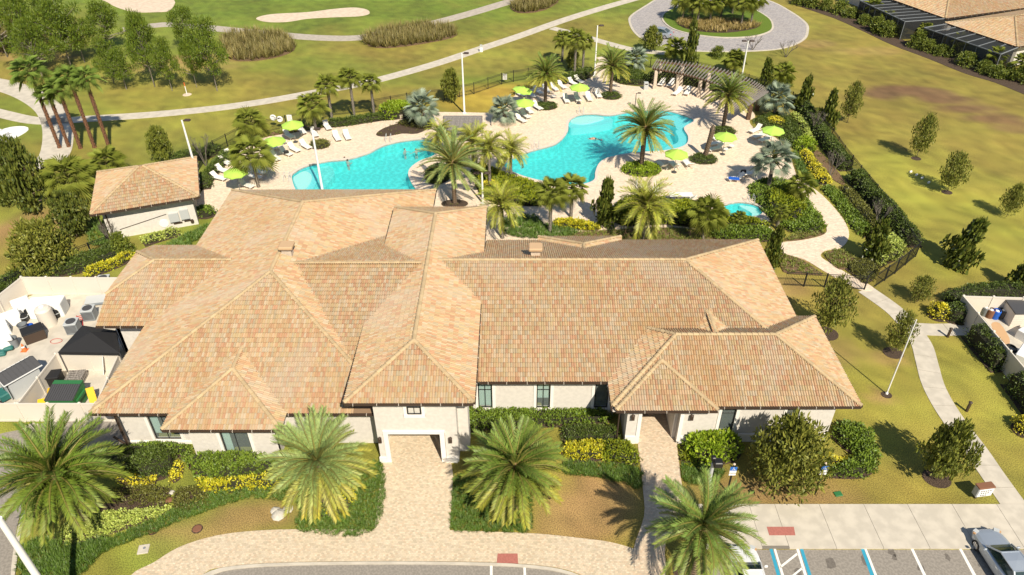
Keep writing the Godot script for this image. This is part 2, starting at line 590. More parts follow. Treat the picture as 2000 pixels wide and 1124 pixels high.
	# the bare ring around it, out to the horizon
	for s in [[[V(-78.85,-146.67),V(-65.78,-145.79),V(-62.48,-137.59),V(-64.96,-136.33),V(-68.47,-136.37),V(-71.54,-138.34),V(-73.91,-140.35),V(-75.77,-142.41)], "sand_bunker"], [[V(-45.42,-132.37),V(-43.38,-134.82),V(-37.28,-136.02),V(-33.06,-137.90),V(-29.52,-138.84),V(-26.88,-137.51),V(-26.01,-134.94),V(-27.66,-133.41),V(-32.06,-132.84),V(-36.36,-131.97),V(-39.50,-130.21),V(-43.05,-130.25)], "sand_bunker"]]:
		var m := MB.new()
		m.slab(smooth(s[0]), -0.1, 0.03)
		ground_piece(s[1], m, M.sand)


# a paved ribbon, cut into slabs of a given length along its run
func path(called: String, pts: Array, w: float, material: Material, slab_len := 0.0, y := 0.035) -> void:
	var line := along(pts)
	if slab_len <= 0.0:
		var m := MB.new()
		m.slab(band(line, w), -0.1, y)
		ground_piece(called, m, material)
		return
	var base := MB.new()
	base.slab(band(line, w - 0.04), -0.1, y - 0.012)
	var root := ground_piece(called, base, M.joint)
	var c := Curve2D.new()
	for q in line:
		c.add_point(q)
	var total := c.get_baked_length()
	var n := int(total / slab_len)
	for i in n:
		var p := PackedVector2Array()
		var q := PackedVector2Array()
		for k in 4:
			var d := (i + 0.008 + k / 3.0 * 0.984) * total / n
			var a := c.sample_baked(d)
			var t := (c.sample_baked(minf(d + 0.3, total)) - c.sample_baked(maxf(d - 0.3, 0))).normalized().orthogonal() * w / 2
			p.append(a + t)
			q.append(a - t)
		q.reverse()
		p.append_array(q)
		var m := MB.new()
		m.slab(p, -0.1, y + rnd(-0.002, 0.002))
		part("slab", m, material, root)


func paving() -> void:
	# the pool terrace, cut in strips so that each pool opens through it
	var terrace := smooth([V(-32.98,-66.62),V(-33.40,-69.23),V(-33.53,-72.23),V(-33.45,-74.91),V(-33.02,-78.13),V(-32.34,-80.86),V(-31.12,-83.00),V(-27.99,-84.16),V(-22.77,-86.25),V(-18.05,-87.47),V(-16.74,-88.74),V(-12.94,-89.69),V(-11.06,-90.67),V(-7.08,-90.64),V(-1.92,-90.61),V(-1.15,-93.33),V(-0.14,-96.17),V(1.62,-98.39),V(5.20,-99.89),V(8.87,-101.43),V(11.22,-103.63),V(11.79,-106.77),V(13.52,-106.76),V(13.50,-103.00),V(14.66,-100.40),V(18.09,-99.41),V(19.09,-101.35),V(23.26,-101.32),V(27.61,-98.20),V(30.12,-94.17),V(30.57,-89.42),V(29.40,-87.66),V(29.50,-85.33),V(31.26,-82.66),V(31.75,-79.15),V(31.23,-75.87),V(30.75,-72.78),V(30.14,-70.10),V(28.01,-66.60),V(25.02,-63.35),V(23.74,-59.58),V(9.35,-59.26),V(-2.31,-59.30),V(-7.66,-59.31),V(-14.90,-58.98),V(-23.90,-59.91),V(-28.12,-62.75),V(-29.36,-64.74),V(-30.80,-65.15)], 4)
	var cuts := [-200.0, -18.0, 12.0, 22.4, 200.0]
	for i in 4:
		var strip := PackedVector2Array([V(cuts[i], 0), V(cuts[i + 1], 0), V(cuts[i + 1], -200), V(cuts[i], -200)])
		for piece in Geometry2D.intersect_polygons(terrace, strip):
			var left := [piece]
			for h in [pool_left, pool_right, spa]:
				var next := []
				for l in left:
					next.append_array(Geometry2D.clip_polygons(l, h))
				left = next
			for l in left:
				if l.size() > 2:
					var m := MB.new()
					m.slab(l, -0.1, 0.05)
					ground_piece("pool_deck", m, M.deck)
	pool("swimming_pool", pool_left, "freeform turquoise pool with a rounded shallow end on the left", [[[V(-24.56,-72.66),V(-24.49,-74.00),V(-23.51,-75.49),V(-21.44,-76.63),V(-20.38,-74.85),V(-20.57,-72.41),V(-21.14,-69.86),V(-21.93,-68.52),V(-23.09,-69.30)], -0.5, "plaster_mid"], [[V(-24.50,-72.66),V(-24.40,-73.88),V(-23.46,-75.24),V(-22.68,-74.86),V(-21.94,-73.01),V(-21.83,-71.00),V(-22.08,-69.19),V(-23.00,-69.41)], -0.3, "plaster_step2"], [[V(-24.45,-72.66),V(-24.31,-73.75),V(-23.66,-74.61),V(-22.80,-73.87),V(-22.42,-72.65),V(-22.50,-71.01),V(-23.06,-69.86)], -0.15, "plaster_step"]])
	pool("swimming_pool", pool_right, "larger freeform pool around the planted palm island", [[[V(6.76,-87.64),V(8.11,-89.56),V(10.11,-89.87),V(12.10,-89.53),V(12.23,-88.24),V(10.46,-87.30),V(8.49,-86.69),V(6.94,-86.38)], -0.32, "plaster_step2"], [[V(6.91,-87.95),V(8.10,-89.39),V(10.09,-89.71),V(11.29,-89.21),V(10.22,-88.25),V(8.55,-87.47)], -0.14, "plaster_step"], [[V(18.97,-91.14),V(21.18,-89.80),V(22.44,-87.86),V(20.81,-85.69),V(20.01,-86.15),V(20.00,-87.56),V(19.11,-89.16),V(17.95,-90.15)], -0.3, "plaster_step2"], [[V(20.81,-85.69),V(20.81,-83.00),V(20.02,-80.73),V(17.68,-79.36),V(17.72,-80.74),V(19.25,-81.86),V(19.75,-83.30),V(19.75,-85.39)], -0.25, "plaster_step2"]])
	pool("spa_pool", spa, "small round spa pool at the right end of the terrace", [[[V(23.11,-66.94),V(24.45,-66.62),V(25.06,-65.57),V(24.63,-64.55),V(23.42,-64.05),V(24.02,-65.37)], -0.3, "plaster_step"]])
	# the curving garden path on the right
	var m := MB.new()
	m.slab(smooth([V(30.33,-71.95),V(31.08,-71.36),V(31.86,-69.53),V(32.35,-67.01),V(32.57,-63.92),V(32.31,-61.40),V(31.50,-59.56),V(30.33,-58.31),V(28.97,-57.97),V(28.29,-57.36),V(28.16,-56.68),V(28.70,-55.68),V(29.71,-53.98),V(31.03,-52.12),V(30.13,-51.52),V(28.83,-52.81),V(27.63,-54.54),V(26.57,-56.27),V(25.42,-57.12),V(24.49,-57.63),V(24.26,-58.86),V(25.38,-59.40),V(26.92,-59.66),V(28.65,-60.20),V(29.88,-60.94),V(30.36,-62.07),V(30.44,-64.13),V(30.28,-67.12),V(30.11,-69.65)], 4), -0.1, 0.054)
	ground_piece("garden_path", m, M.deck)
	path("concrete_path", [V(30.25,-51.82),V(31.02,-50.20),V(31.64,-48.58),V(31.90,-46.63),V(31.91,-44.59),V(31.33,-42.31),V(30.74,-40.07),V(30.51,-37.96),V(30.53,-35.88),V(30.70,-33.75),V(30.73,-31.51),V(30.85,-28.74)], 1.62, M.concrete, 1.7)
	path("side_path", [V(32.40,-46.43),V(33.90,-46.30),V(36.16,-46.30),V(36.86,-45.65)], 1.5, M.concrete, 1.6, 0.045)
	# golf course paths and roads
	path("golf_path", [V(-72.62,-93.63),V(-66.86,-90.69),V(-60.24,-88.20),V(-54.08,-88.97),V(-46.71,-90.23),V(-39.42,-92.20),V(-33.34,-94.60),V(-27.19,-97.84),V(-22.05,-100.68),V(-17.46,-104.06),V(-11.28,-109.60),V(-5.37,-115.87),V(0.26,-121.68),V(8.24,-130.59),V(16.06,-138.32),V(24.57,-146.11),V(41.72,-162.40)], 2.0, M.concrete)
	path("cart_path", [V(-78.29,-103.09),V(-72.60,-100.85),V(-67.32,-97.75),V(-61.94,-93.03),V(-58.04,-87.71),V(-54.89,-81.69),V(-53.54,-77.57),V(-54.55,-75.01)], 3.4, M.concrete)
	path("golf_road", [V(-66.12,-126.16),V(-59.40,-128.95),V(-50.70,-126.57),V(-41.27,-123.70),V(-32.30,-121.47),V(-25.60,-121.40),V(-21.03,-124.59),V(-14.60,-128.77),V(-7.90,-135.06),V(-1.59,-141.87),V(5.24,-148.54),V(15.94,-158.55)], 2.7, M.concrete_grey)
	path("road_link", [V(6.12,-126.27),V(10.34,-122.65),V(14.15,-118.69),V(18.56,-114.92),V(23.09,-113.45)], 1.7, M.concrete)
	path("garden_walk", [V(12.37,-103.42),V(12.37,-106.55),V(13.33,-110.29),V(12.85,-111.67)], 1.6, M.deck, 0.0, 0.056)
	path("left_walk", [V(-64.90,-84.97),V(-63.29,-84.36),V(-62.61,-85.41),V(-61.51,-85.25),V(-61.96,-82.88),V(-62.63,-81.02)], 2.2, M.white, 0.0)
	var ring := smooth([V(19.39,-129.29),V(20.27,-133.50),V(23.88,-139.88),V(27.36,-145.36),V(31.87,-148.94),V(40.88,-149.57),V(46.97,-143.01),V(49.04,-135.68),V(49.64,-128.68),V(48.45,-123.90),V(46.44,-119.67),V(42.70,-115.92),V(38.26,-114.27),V(31.05,-113.85),V(25.71,-114.86),V(21.42,-118.11),V(19.63,-123.10)])
	var island := smooth([V(25.26,-131.01),V(26.68,-135.30),V(29.98,-138.49),V(36.88,-140.40),V(41.98,-138.35),V(43.94,-132.01),V(43.59,-127.30),V(42.06,-123.69),V(38.43,-121.05),V(33.35,-120.57),V(28.76,-122.47),V(25.97,-125.79)])
	for piece in [[ring, 0.03, 0.16, "curb"], [Geometry2D.offset_polygon(ring, -0.35)[0], 0.01, 0.034, "road"]]:
		pass
	m = MB.new()
	m.slab(ring, -0.1, 0.04)
	ground_piece("roundabout_curb", m, M.concrete)
	m = MB.new()
	m.slab(Geometry2D.offset_polygon(ring, -0.4)[0], -0.1, 0.05)
	ground_piece("roundabout_road", m, M.road_grey)
	m = MB.new()
	m.slab(island, -0.1, 0.15)
	ground_piece("roundabout_curb", m, M.concrete)
	m = MB.new()
	m.slab(Geometry2D.offset_polygon(island, -0.3)[0], -0.1, 0.17, Color(0.13, 0.21, 0.015))
	ground_piece("island_lawn", m, M.grass)
	# the front drive, its apron and the entry walk
	m = MB.new()
	m.slab([V(-8.85,-35.42),V(-4.76,-35.42),V(-4.06,-31.43),V(-3.99,-27.18),V(-8.54,-27.18),V(-8.76,-32.53)], -0.1, 0.05)
	ground_piece("driveway", m, M.drive)
	m = MB.new()
	m.slab(PackedVector2Array([V(-8.4, -39.6), V(-4.6, -39.6), V(-4.6, -32.4), V(-8.4, -32.4)]), -0.1, 0.058)
	ground_piece("passage_floor", m, M.drive)
	m = MB.new()
	m.slab(smooth([V(-21.95,-24.32),V(-20.97,-25.17),V(-19.86,-26.19),V(-18.00,-26.96),V(-15.65,-27.32),V(-12.59,-27.43),V(-8.51,-27.40),V(-3.94,-27.36),V(-1.48,-27.26),V(1.28,-27.12),V(3.71,-26.83),V(5.80,-26.48),V(7.56,-25.70),V(8.47,-24.34),V(7.13,-22.66),V(4.92,-23.58),V(3.26,-24.60),V(0.94,-25.06),V(-3.20,-25.25),V(-9.13,-25.28),V(-14.44,-25.14),V(-16.72,-24.88),V(-17.78,-24.52),V(-18.84,-22.64),V(-21.66,-22.63)], 4), -0.1, 0.045)
	ground_piece("front_walk", m, M.drive)
	m = MB.new()
	m.slab(smooth([V(-17.93,-24.26),V(-16.99,-24.78),V(-14.42,-25.08),V(-9.12,-25.21),V(-3.20,-25.18),V(0.93,-24.99),V(3.20,-24.53),V(4.92,-23.58),V(7.13,-22.66),V(7.10,-22.48),V(4.89,-23.36),V(3.19,-24.34),V(0.93,-24.82),V(-3.19,-25.02),V(-9.09,-25.05),V(-14.37,-24.91),V(-16.76,-24.61),V(-17.55,-24.19)], 3), -0.1, 0.09)
	ground_piece("drive_kerb", m, M.concrete)
	m = MB.new()
	m.slab(smooth([V(-17.53,-24.13),V(-16.65,-24.65),V(-14.38,-24.94),V(-9.10,-25.08),V(-3.19,-25.05),V(0.93,-24.86),V(3.13,-24.40),V(4.89,-23.27),V(5.05,-19.56),V(-8.10,-19.27),V(-18.74,-19.52)], 3), -0.1, 0.02)
	ground_piece("asphalt_drive", m, M.asphalt)
	m = MB.new()
	m.slab([V(-1.51,-25.05),V(-1.36,-25.05),V(-1.33,-23.89),V(-1.48,-23.89)], -0.05, 0.026)
	m.slab([V(0.41,-24.99),V(0.55,-24.99),V(0.57,-23.89),V(0.42,-23.89)], -0.05, 0.026)
	ground_piece("road_marking", m, M.white_line)
	m = MB.new()
	m.slab([V(-1.08,-25.76),V(0.08,-25.76),V(0.11,-25.12),V(-1.13,-25.12)], -0.05, 0.056)
	ground_piece("ramp_pad", m, M.red_pad)
	m = MB.new()
	m.slab(smooth([V(8.70,-37.46),V(11.42,-37.46),V(10.87,-34.30),V(10.73,-32.79),V(10.56,-30.69),V(10.61,-28.74),V(8.84,-26.56),V(8.45,-24.22),V(7.02,-24.34),V(6.81,-25.86),V(7.82,-28.36),V(8.03,-30.29),V(8.17,-32.79),V(8.24,-34.30)], 3), -0.1, 0.05)
	ground_piece("entry_walk", m, M.drive_warm)
	# the parking strip on the right
	m = MB.new()
	m.slab(PackedVector2Array([V(12.6, -26.05), V(60, -26.05), V(60, -8), V(10.5, -8), V(10.5, -24)]), -0.1, 0.012)
	ground_piece("parking_lot", m, M.asphalt)
	m = MB.new()
	m.slab(PackedVector2Array([V(10.6, -29.2), V(60, -29.2), V(60, -26.1), V(10.6, -26.1)]), -0.1, 0.11)
	var walk := ground_piece("sidewalk", m, M.joint)
	var joints := [10.62, 13.1, 14.42, 16.0, 18.75, 21.5, 24.2, 26.95, 29.7, 32.4, 35.2, 38.0, 41.0, 44.0]
	for i in joints.size() - 1:
		m = MB.new()
		m.slab(PackedVector2Array([V(joints[i] + 0.012, -29.21), V(joints[i + 1] - 0.012, -29.21), V(joints[i + 1] - 0.012, -26.26 if i == 2 else -26.09), V(joints[i] + 0.012, -26.26 if i == 2 else -26.09)]), -0.05, 0.125)
		part("slab", m, M.concrete, walk)
	m = MB.new()
	m.slab([V(15.06,-27.55),V(16.69,-27.55),V(16.60,-26.95),V(15.05,-26.95)], -0.05, 0.13)
	ground_piece("ramp_pad", m, M.red_pad)
	var lines := [[[V(14.87,-26.84),V(15.05,-26.84),V(15.00,-24.35),V(14.79,-24.35)], M.blue_line], [[V(15.11,-26.84),V(15.23,-26.84),V(15.20,-24.35),V(15.05,-24.35)], M.white_line], [[V(16.45,-26.84),V(16.60,-26.84),V(16.50,-24.35),V(16.33,-24.35)], M.white_line], [[V(16.66,-26.84),V(16.84,-26.84),V(16.76,-24.35),V(16.56,-24.35)], M.blue_line],
		[[V(20.23,-26.74),V(20.41,-26.74),V(20.30,-24.35),V(20.09,-24.35)], M.blue_line], [[V(20.43,-26.70),V(20.55,-26.70),V(20.47,-24.35),V(20.32,-24.35)], M.white_line], [[V(23.12,-26.70),V(23.27,-26.70),V(23.25,-24.36),V(23.07,-24.36)], M.white_line], [[V(25.94,-26.67),V(26.09,-26.67),V(26.08,-24.36),V(25.88,-24.36)], M.white_line],
		[[V(15.12,-24.97),V(16.35,-25.84),V(16.37,-25.70),V(15.14,-24.84)], M.white_line], [[V(15.58,-24.35),V(16.40,-24.93),V(16.41,-24.80),V(15.71,-24.32)], M.white_line]]
	for l in lines:
		m = MB.new()
		m.slab(l[0], -0.05, 0.017)
		ground_piece("parking_line", m, l[1])
	for s in [[V(22.23,-26.46), 0.22], [V(21.90,-25.94), 0.3], [V(21.94,-25.54), 0.2], [V(25.02,-25.54), 0.2], [V(17.85,-26.77), 0.16], [V(18.04,-25.20), 0.35], [V(20.16,-25.37), 0.28], [V(23.16,-24.81), 0.25], [V(16.09,-24.61), 0.3]]:
		m = MB.new()
		var blot := PackedVector2Array()
		for i in 11:
			blot.append(s[0] + V(cos(TAU * i / 11.0), sin(TAU * i / 11.0) * 1.4) * s[1] * rnd(0.5, 1.1))
		m.slab(blot, -0.05, 0.015)
		ground_piece("oil_stain", m, M.stain)
	# the service drive at the lower left
	m = MB.new()
	m.slab(smooth([V(-36.07,-33.67),V(-34.31,-35.52),V(-32.25,-36.39),V(-29.89,-36.74),V(-27.97,-36.49),V(-26.29,-34.22),V(-29.51,-33.67),V(-31.01,-32.57),V(-30.98,-30.28),V(-30.48,-28.34),V(-29.80,-26.53),V(-28.63,-23.87),V(-30.89,-23.86)], 3), -0.1, 0.02)
	ground_piece("service_drive", m, M.asphalt)
	m = MB.new()
	m.slab(smooth([V(-30.39,-28.53),V(-30.20,-28.53),V(-29.62,-26.89),V(-28.56,-24.38),V(-28.76,-24.31),V(-29.74,-26.53)], 3), -0.1, 0.12)
	m.slab(smooth([V(-34.25,-35.43),V(-33.69,-36.10),V(-33.18,-35.81),V(-33.75,-35.15)], 3), -0.1, 0.12)
	ground_piece("drive_kerb", m, M.concrete)


func pool(called: String, edge: PackedVector2Array, label: String, steps: Array) -> void:
	var root := thing(called, label, "pool")
	var outer: PackedVector2Array = Geometry2D.offset_polygon(edge, 0.28)[0]
	var b := MB.new()
	# coping ring, proud of the deck by a centimetre or so
	var k := edge.size()
	for i in k:
		var a := edge[i]
		var d := edge[(i + 1) % k]
		var na := (edge[(i + 1) % k] - edge[(i + k - 1) % k]).normalized().orthogonal() * 0.3
		var nd := (edge[(i + 2) % k] - a).normalized().orthogonal() * 0.3
		if Geometry2D.is_polygon_clockwise(edge):
			na = -na
			nd = -nd
		var t := 0.075
		b.quad(at3(a, t), at3(d, t), at3(d + nd, t), at3(a + na, t))
		b.quad(at3(a + na, t), at3(d + nd, t), at3(d + nd, 0.03), at3(a + na, 0.03))
		b.quad(at3(a, -0.08), at3(d, -0.08), at3(d, t), at3(a, t))
	part("coping", b, M.coping, root)
	b = MB.new()
	for i in k:
		var a := edge[i]
		var d := edge[(i + 1) % k]
		b.quad(at3(a, -0.2), at3(d, -0.2), at3(d, -0.08), at3(a, -0.08))
	part("tile_band", b, M.pool_edge, root)
	b = MB.new()
	var depth := -0.7 if called == "spa_pool" else -1.25
	b.slab(edge, depth, depth, Color.WHITE, false)
	for i in k:
		var a := edge[i]
		var d := edge[(i + 1) % k]
		b.quad(at3(a, depth), at3(d, depth), at3(d, -0.2), at3(a, -0.2))
	part("basin", b, M.plaster_deep, root)
	for s in steps:
		b = MB.new()
		for piece in Geometry2D.intersect_polygons(smooth(s[0], 4), edge):
			b.slab(piece, depth, s[1])
		part("step", b, M[s[2]], root)
	b = MB.new()
	b.slab(edge, -0.06, -0.06, Color.WHITE, false)
	part("water", b, M.water, root)


# ---- tiled roofs -------------------------------------------------------------
# A block is a list of planes [point on the eave, inward direction, height there, pitch] over a footprint; its height is the least of them.
var tile_mesh: ArrayMesh
var cap_mesh: ArrayMesh
const TILE_W := 0.165
const TILE_L := 0.36


func tile_shapes() -> void:
	var b := MB.new()
	var sec := [Vector2(-0.084, 0.012), Vector2(-0.06, 0.0), Vector2(-0.048, 0.036), Vector2(-0.018, 0.07), Vector2(0.018, 0.07), Vector2(0.048, 0.036), Vector2(0.06, 0.0), Vector2(0.084, 0.012)]
	# shadow line under each row, painted dark into the vertex colour of the tail
	var tail_shade := Color(0.22, 0.18, 0.15)
	for i in sec.size() - 1:
		var p: Vector2 = sec[i]
		var q: Vector2 = sec[i + 1]
		b.quad(Vector3(p.x, p.y + 0.04, 0.2), Vector3(q.x, q.y + 0.04, 0.2), Vector3(q.x, q.y, -0.19), Vector3(p.x, p.y, -0.19))
		b.quad(Vector3(p.x, -0.03, 0.185), Vector3(q.x, -0.03, 0.185), Vector3(q.x, q.y + 0.036, 0.2), Vector3(p.x, p.y + 0.036, 0.2), tail_shade)
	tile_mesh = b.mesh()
	b = MB.new()
	var arc := []
	for i in 6:
		var f := PI * i / 5.0
		arc.append(Vector2(-cos(f) * 0.15, sin(f) * 0.11))
	for i in 5:
		var p: Vector2 = arc[i]
		var q: Vector2 = arc[i + 1]
		b.quad(Vector3(p.x, p.y + 0.03, 0.22), Vector3(q.x, q.y + 0.03, 0.22), Vector3(q.x * 0.86, q.y * 0.86, -0.2), Vector3(p.x * 0.86, p.y * 0.86, -0.2))
		b.tri(Vector3(0, 0.02, 0.22), Vector3(q.x, q.y + 0.03, 0.22), Vector3(p.x, p.y + 0.03, 0.22))
	cap_mesh = b.mesh()


func height(block: Array, q: Vector2) -> float:
	var h := 1e6
	for p in block[1]:
		h = minf(h, p[2] + p[3] * (q - p[0]).dot(p[1]))
	return h


# the footprint cut down to where plane k is the lowest
func face(block: Array, k: int) -> PackedVector2Array:
	var poly: PackedVector2Array = block[0]
	var a: Array = block[1][k]
	for j in block[1].size():
		if j == k:
			continue
		var e: Array = block[1][j]
		var out := PackedVector2Array()
		var f := func(q: Vector2) -> float: return (e[2] + e[3] * (q - e[0]).dot(e[1])) - (a[2] + a[3] * (q - a[0]).dot(a[1]))
		for i in poly.size():
			var p := poly[i]
			var q := poly[(i + 1) % poly.size()]
			var fp: float = f.call(p)
			var fq: float = f.call(q)
			if fp >= 0.0:
				out.append(p)
			if (fp > 0.0 and fq < 0.0) or (fp < 0.0 and fq > 0.0):
				out.append(p.lerp(q, fp / (fp - fq)))
		poly = out
		if poly.size() < 3:
			return poly
	return poly


func tone(list: Array, q: Vector2, patch: FastNoiseLite) -> Color:
	var c: Color = list[rng.randi() % list.size()]
	var base := Color(0.455, 0.318, 0.198)
	c = base.lerp(c, 0.75) * rnd(0.9, 1.08)
	var s := patch.get_noise_2d(q.x, q.y)
	if s > 0.25:
		c = c.lerp(Color(0.47, 0.385, 0.30), minf((s - 0.25) * 1.4, 0.4))
	elif s < -0.35:
		c = c.lerp(Color(0.40, 0.23, 0.09), minf((-s - 0.35) * 1.4, 0.35))
	return c


func roof(root: Node3D, blocks: Array, singles: int, gutter_h := 0.16) -> void:
	var list := [Color(0.477, 0.346, 0.190), Color(0.489, 0.371, 0.229), Color(0.452, 0.301, 0.159), Color(0.435, 0.256, 0.136), Color(0.477, 0.397, 0.282), Color(0.398, 0.333, 0.220), Color(0.495, 0.346, 0.213), Color(0.452, 0.353, 0.190), Color(0.440, 0.237, 0.136)]
	var patch := noise(0.13, 2, 77)
	var where := []
	var near := []
	var caps := []
	var deck := MB.new()
	for bi in blocks.size():
		var bl: Array = blocks[bi]
		for k in bl[1].size():
			var pl: Array = bl[1][k]
			var poly := face(bl, k)
			if poly.size() < 3:
				continue
			var m: float = pl[3]
			var up: Vector2 = pl[1]
			var side := Vector2(-up.y, up.x)
			var hh := func(q: Vector2) -> float: return pl[2] + m * (q - pl[0]).dot(up)
			# the boarding under the tiles
			var mid := Vector2.ZERO
			for q in poly:
				mid += q / poly.size()
			for i in poly.size():
				var p := poly[i]
				var q := poly[(i + 1) % poly.size()]
				deck.tri(at3(mid, hh.call(mid) - 0.02), at3(p, hh.call(p) - 0.02), at3(q, hh.call(q) - 0.02))
			var slope := sqrt(1.0 + m * m)
			var normal := Vector3(-up.x * m, 1, -up.y * m).normalized()
			var down := Vector3(-up.x, -m, -up.y).normalized()
			var basis := Basis(normal.cross(down), normal, down)
			var lo := Vector2(1e6, 1e6)
			var hi := Vector2(-1e6, -1e6)
			for q in poly:
				var s := Vector2((q - pl[0]).dot(side), (q - pl[0]).dot(up))
				lo = lo.min(s)
				hi = hi.max(s)
			var step := TILE_L / slope
			var grown: PackedVector2Array = Geometry2D.offset_polygon(poly, 0.07)[0]
			var r := 0
			while lo.y + (r + 0.5) * step < hi.y + 0.1:
				var v := lo.y + (r + 0.42) * step
				var cnt := int((hi.x - lo.x) / TILE_W) + 1
				for i in cnt:
					var q: Vector2 = pl[0] + side * (lo.x + (i + 0.5) * TILE_W) + up * v
					if not Geometry2D.is_point_in_polygon(q, grown):
						continue
					var y: float = hh.call(q)
					var under := false
					for oi in blocks.size():
						if oi != bi and Geometry2D.is_point_in_polygon(q, blocks[oi][0]) and height(blocks[oi], q) > y + 0.12:
							under = true
							break
					if under:
						continue
					var t := Transform3D(basis, at3(q, y))
					t = t.rotated_local(Vector3.UP, rnd(-0.012, 0.012))
					t.origin += normal * rnd(-0.004, 0.006)
					where.append([t, tone(list, q, patch), CAM.distance_to(t.origin)])
				r += 1
			# caps on the hips and ridges this plane shares with a later one
			for j in range(k + 1, bl[1].size()):
				var e: Array = bl[1][j]
				var ends := []
				for q in poly:
					if absf(e[2] + e[3] * (q - e[0]).dot(e[1]) - hh.call(q)) < 0.01:
						ends.append(q)
				if ends.size() < 2:
					continue
				var a: Vector3 = at3(ends[0], hh.call(ends[0]) + 0.05)
				var b: Vector3 = at3(ends[-1], hh.call(ends[-1]) + 0.05)
				if a.y > b.y:
					var w := a
					a = b
					b = w
				var n := int(a.distance_to(b) / 0.38)
				for i in n:
					var o := a.lerp(b, (i + 0.5) / n)
					var q := Vector2(o.x, o.z)
					var hid := false
					for oi in blocks.size():
						if oi != bi and Geometry2D.is_point_in_polygon(q, blocks[oi][0]) and height(blocks[oi], q) > o.y:
							hid = true
					if hid:
						continue
					var z := (a - b).normalized()
					var x := Vector3.UP.cross(z).normalized()
					caps.append([Transform3D(Basis(x, z.cross(x), z), o), Color(0.46, 0.345, 0.2) * rnd(0.85, 1.12), CAM.distance_to(o)])
	part("roof", deck, M.under_tile, root)
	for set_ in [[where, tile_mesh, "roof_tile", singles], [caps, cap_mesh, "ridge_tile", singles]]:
		set_[0].sort_custom(func(a, b): return a[2] < b[2])
		var ts := []
		var cs := []
		var mats := {}
		for i in set_[0].size():
			var e: Array = set_[0][i]
			if i < set_[3]:
				var c: Color = list[i * 7 % list.size()].lerp(e[1], 0.3) if set_[2] == "roof_tile" else Color(0.46, 0.345, 0.2) * (0.88 + 0.05 * (i * 3 % 5))
				var key := "%d" % (i * 7 % 45)
				if not mats.has(key):
					mats[key] = mat(c.r, c.g, c.b, 0.8)
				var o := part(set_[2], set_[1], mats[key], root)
				o.transform = e[0]
			else:
				ts.append(e[0])
				cs.append(e[1])
		if ts:
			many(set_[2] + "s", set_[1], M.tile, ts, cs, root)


# gutter, soffit and straps under an eave from a to b (plan points at the eave edge); out is the direction away from the wall
func eave(root: Node3D, a: Vector2, b: Vector2, out: Vector2, h: float, depth := 0.9) -> void:
	var m := MB.new()
	m.bar(at3(a + out * 0.07, h - 0.085), at3(b + out * 0.07, h - 0.085), 0.12, 0.13)
	part("gutter", m, M.brown, root)
	m = MB.new()
	m.bar(at3(a - out * depth / 2, h - 0.19), at3(b - out * depth / 2, h - 0.19), depth, 0.06)
	part("soffit", m, M.vinyl, root)
	m = MB.new()
	var n := int(a.distance_to(b) / 1.15)
	for i in n:
		var q := a.lerp(b, (i + 0.5 + rnd(-0.1, 0.1)) / n)
		m.box(at3(q + out * 0.075, h - 0.085), Vector3(0.03 + 0.11 * absf(out.x), 0.14, 0.03 + 0.11 * absf(out.y)))
	part("gutter_strap", m, M.vinyl, root)


# a wall from a to b, its face on that line and its thickness on the inner side; openings are [from, to, low, high]
func wall(root: Node, a: Vector2, b: Vector2, y0: float, y1: float, openings: Array, material: Material, thick := 0.25, called := "wall") -> void:
	var d := (b - a).normalized()
	var inn := d.orthogonal()
	var m := MB.new()
	var basis := Basis(Vector3(d.x, 0, d.y), Vector3.UP, Vector3(-inn.x, 0, -inn.y))
	var piece := func(s0: float, s1: float, h0: float, h1: float) -> void:
		if s1 - s0 > 0.005 and h1 - h0 > 0.005:
			var o: Vector2 = a + d * (s0 + s1) / 2 + inn * thick / 2
			m.box(at3(o, (h0 + h1) / 2), Vector3(s1 - s0, h1 - h0, thick), Color.WHITE, basis)
	var s := 0.0
	for o in openings:
		piece.call(s, o[0], y0, y1)
		piece.call(o[0], o[1], y0, o[2])
		piece.call(o[0], o[1], o[3], y1)
		s = o[1]
	piece.call(s, a.distance_to(b), y0, y1)
	part(called, m, material, root)


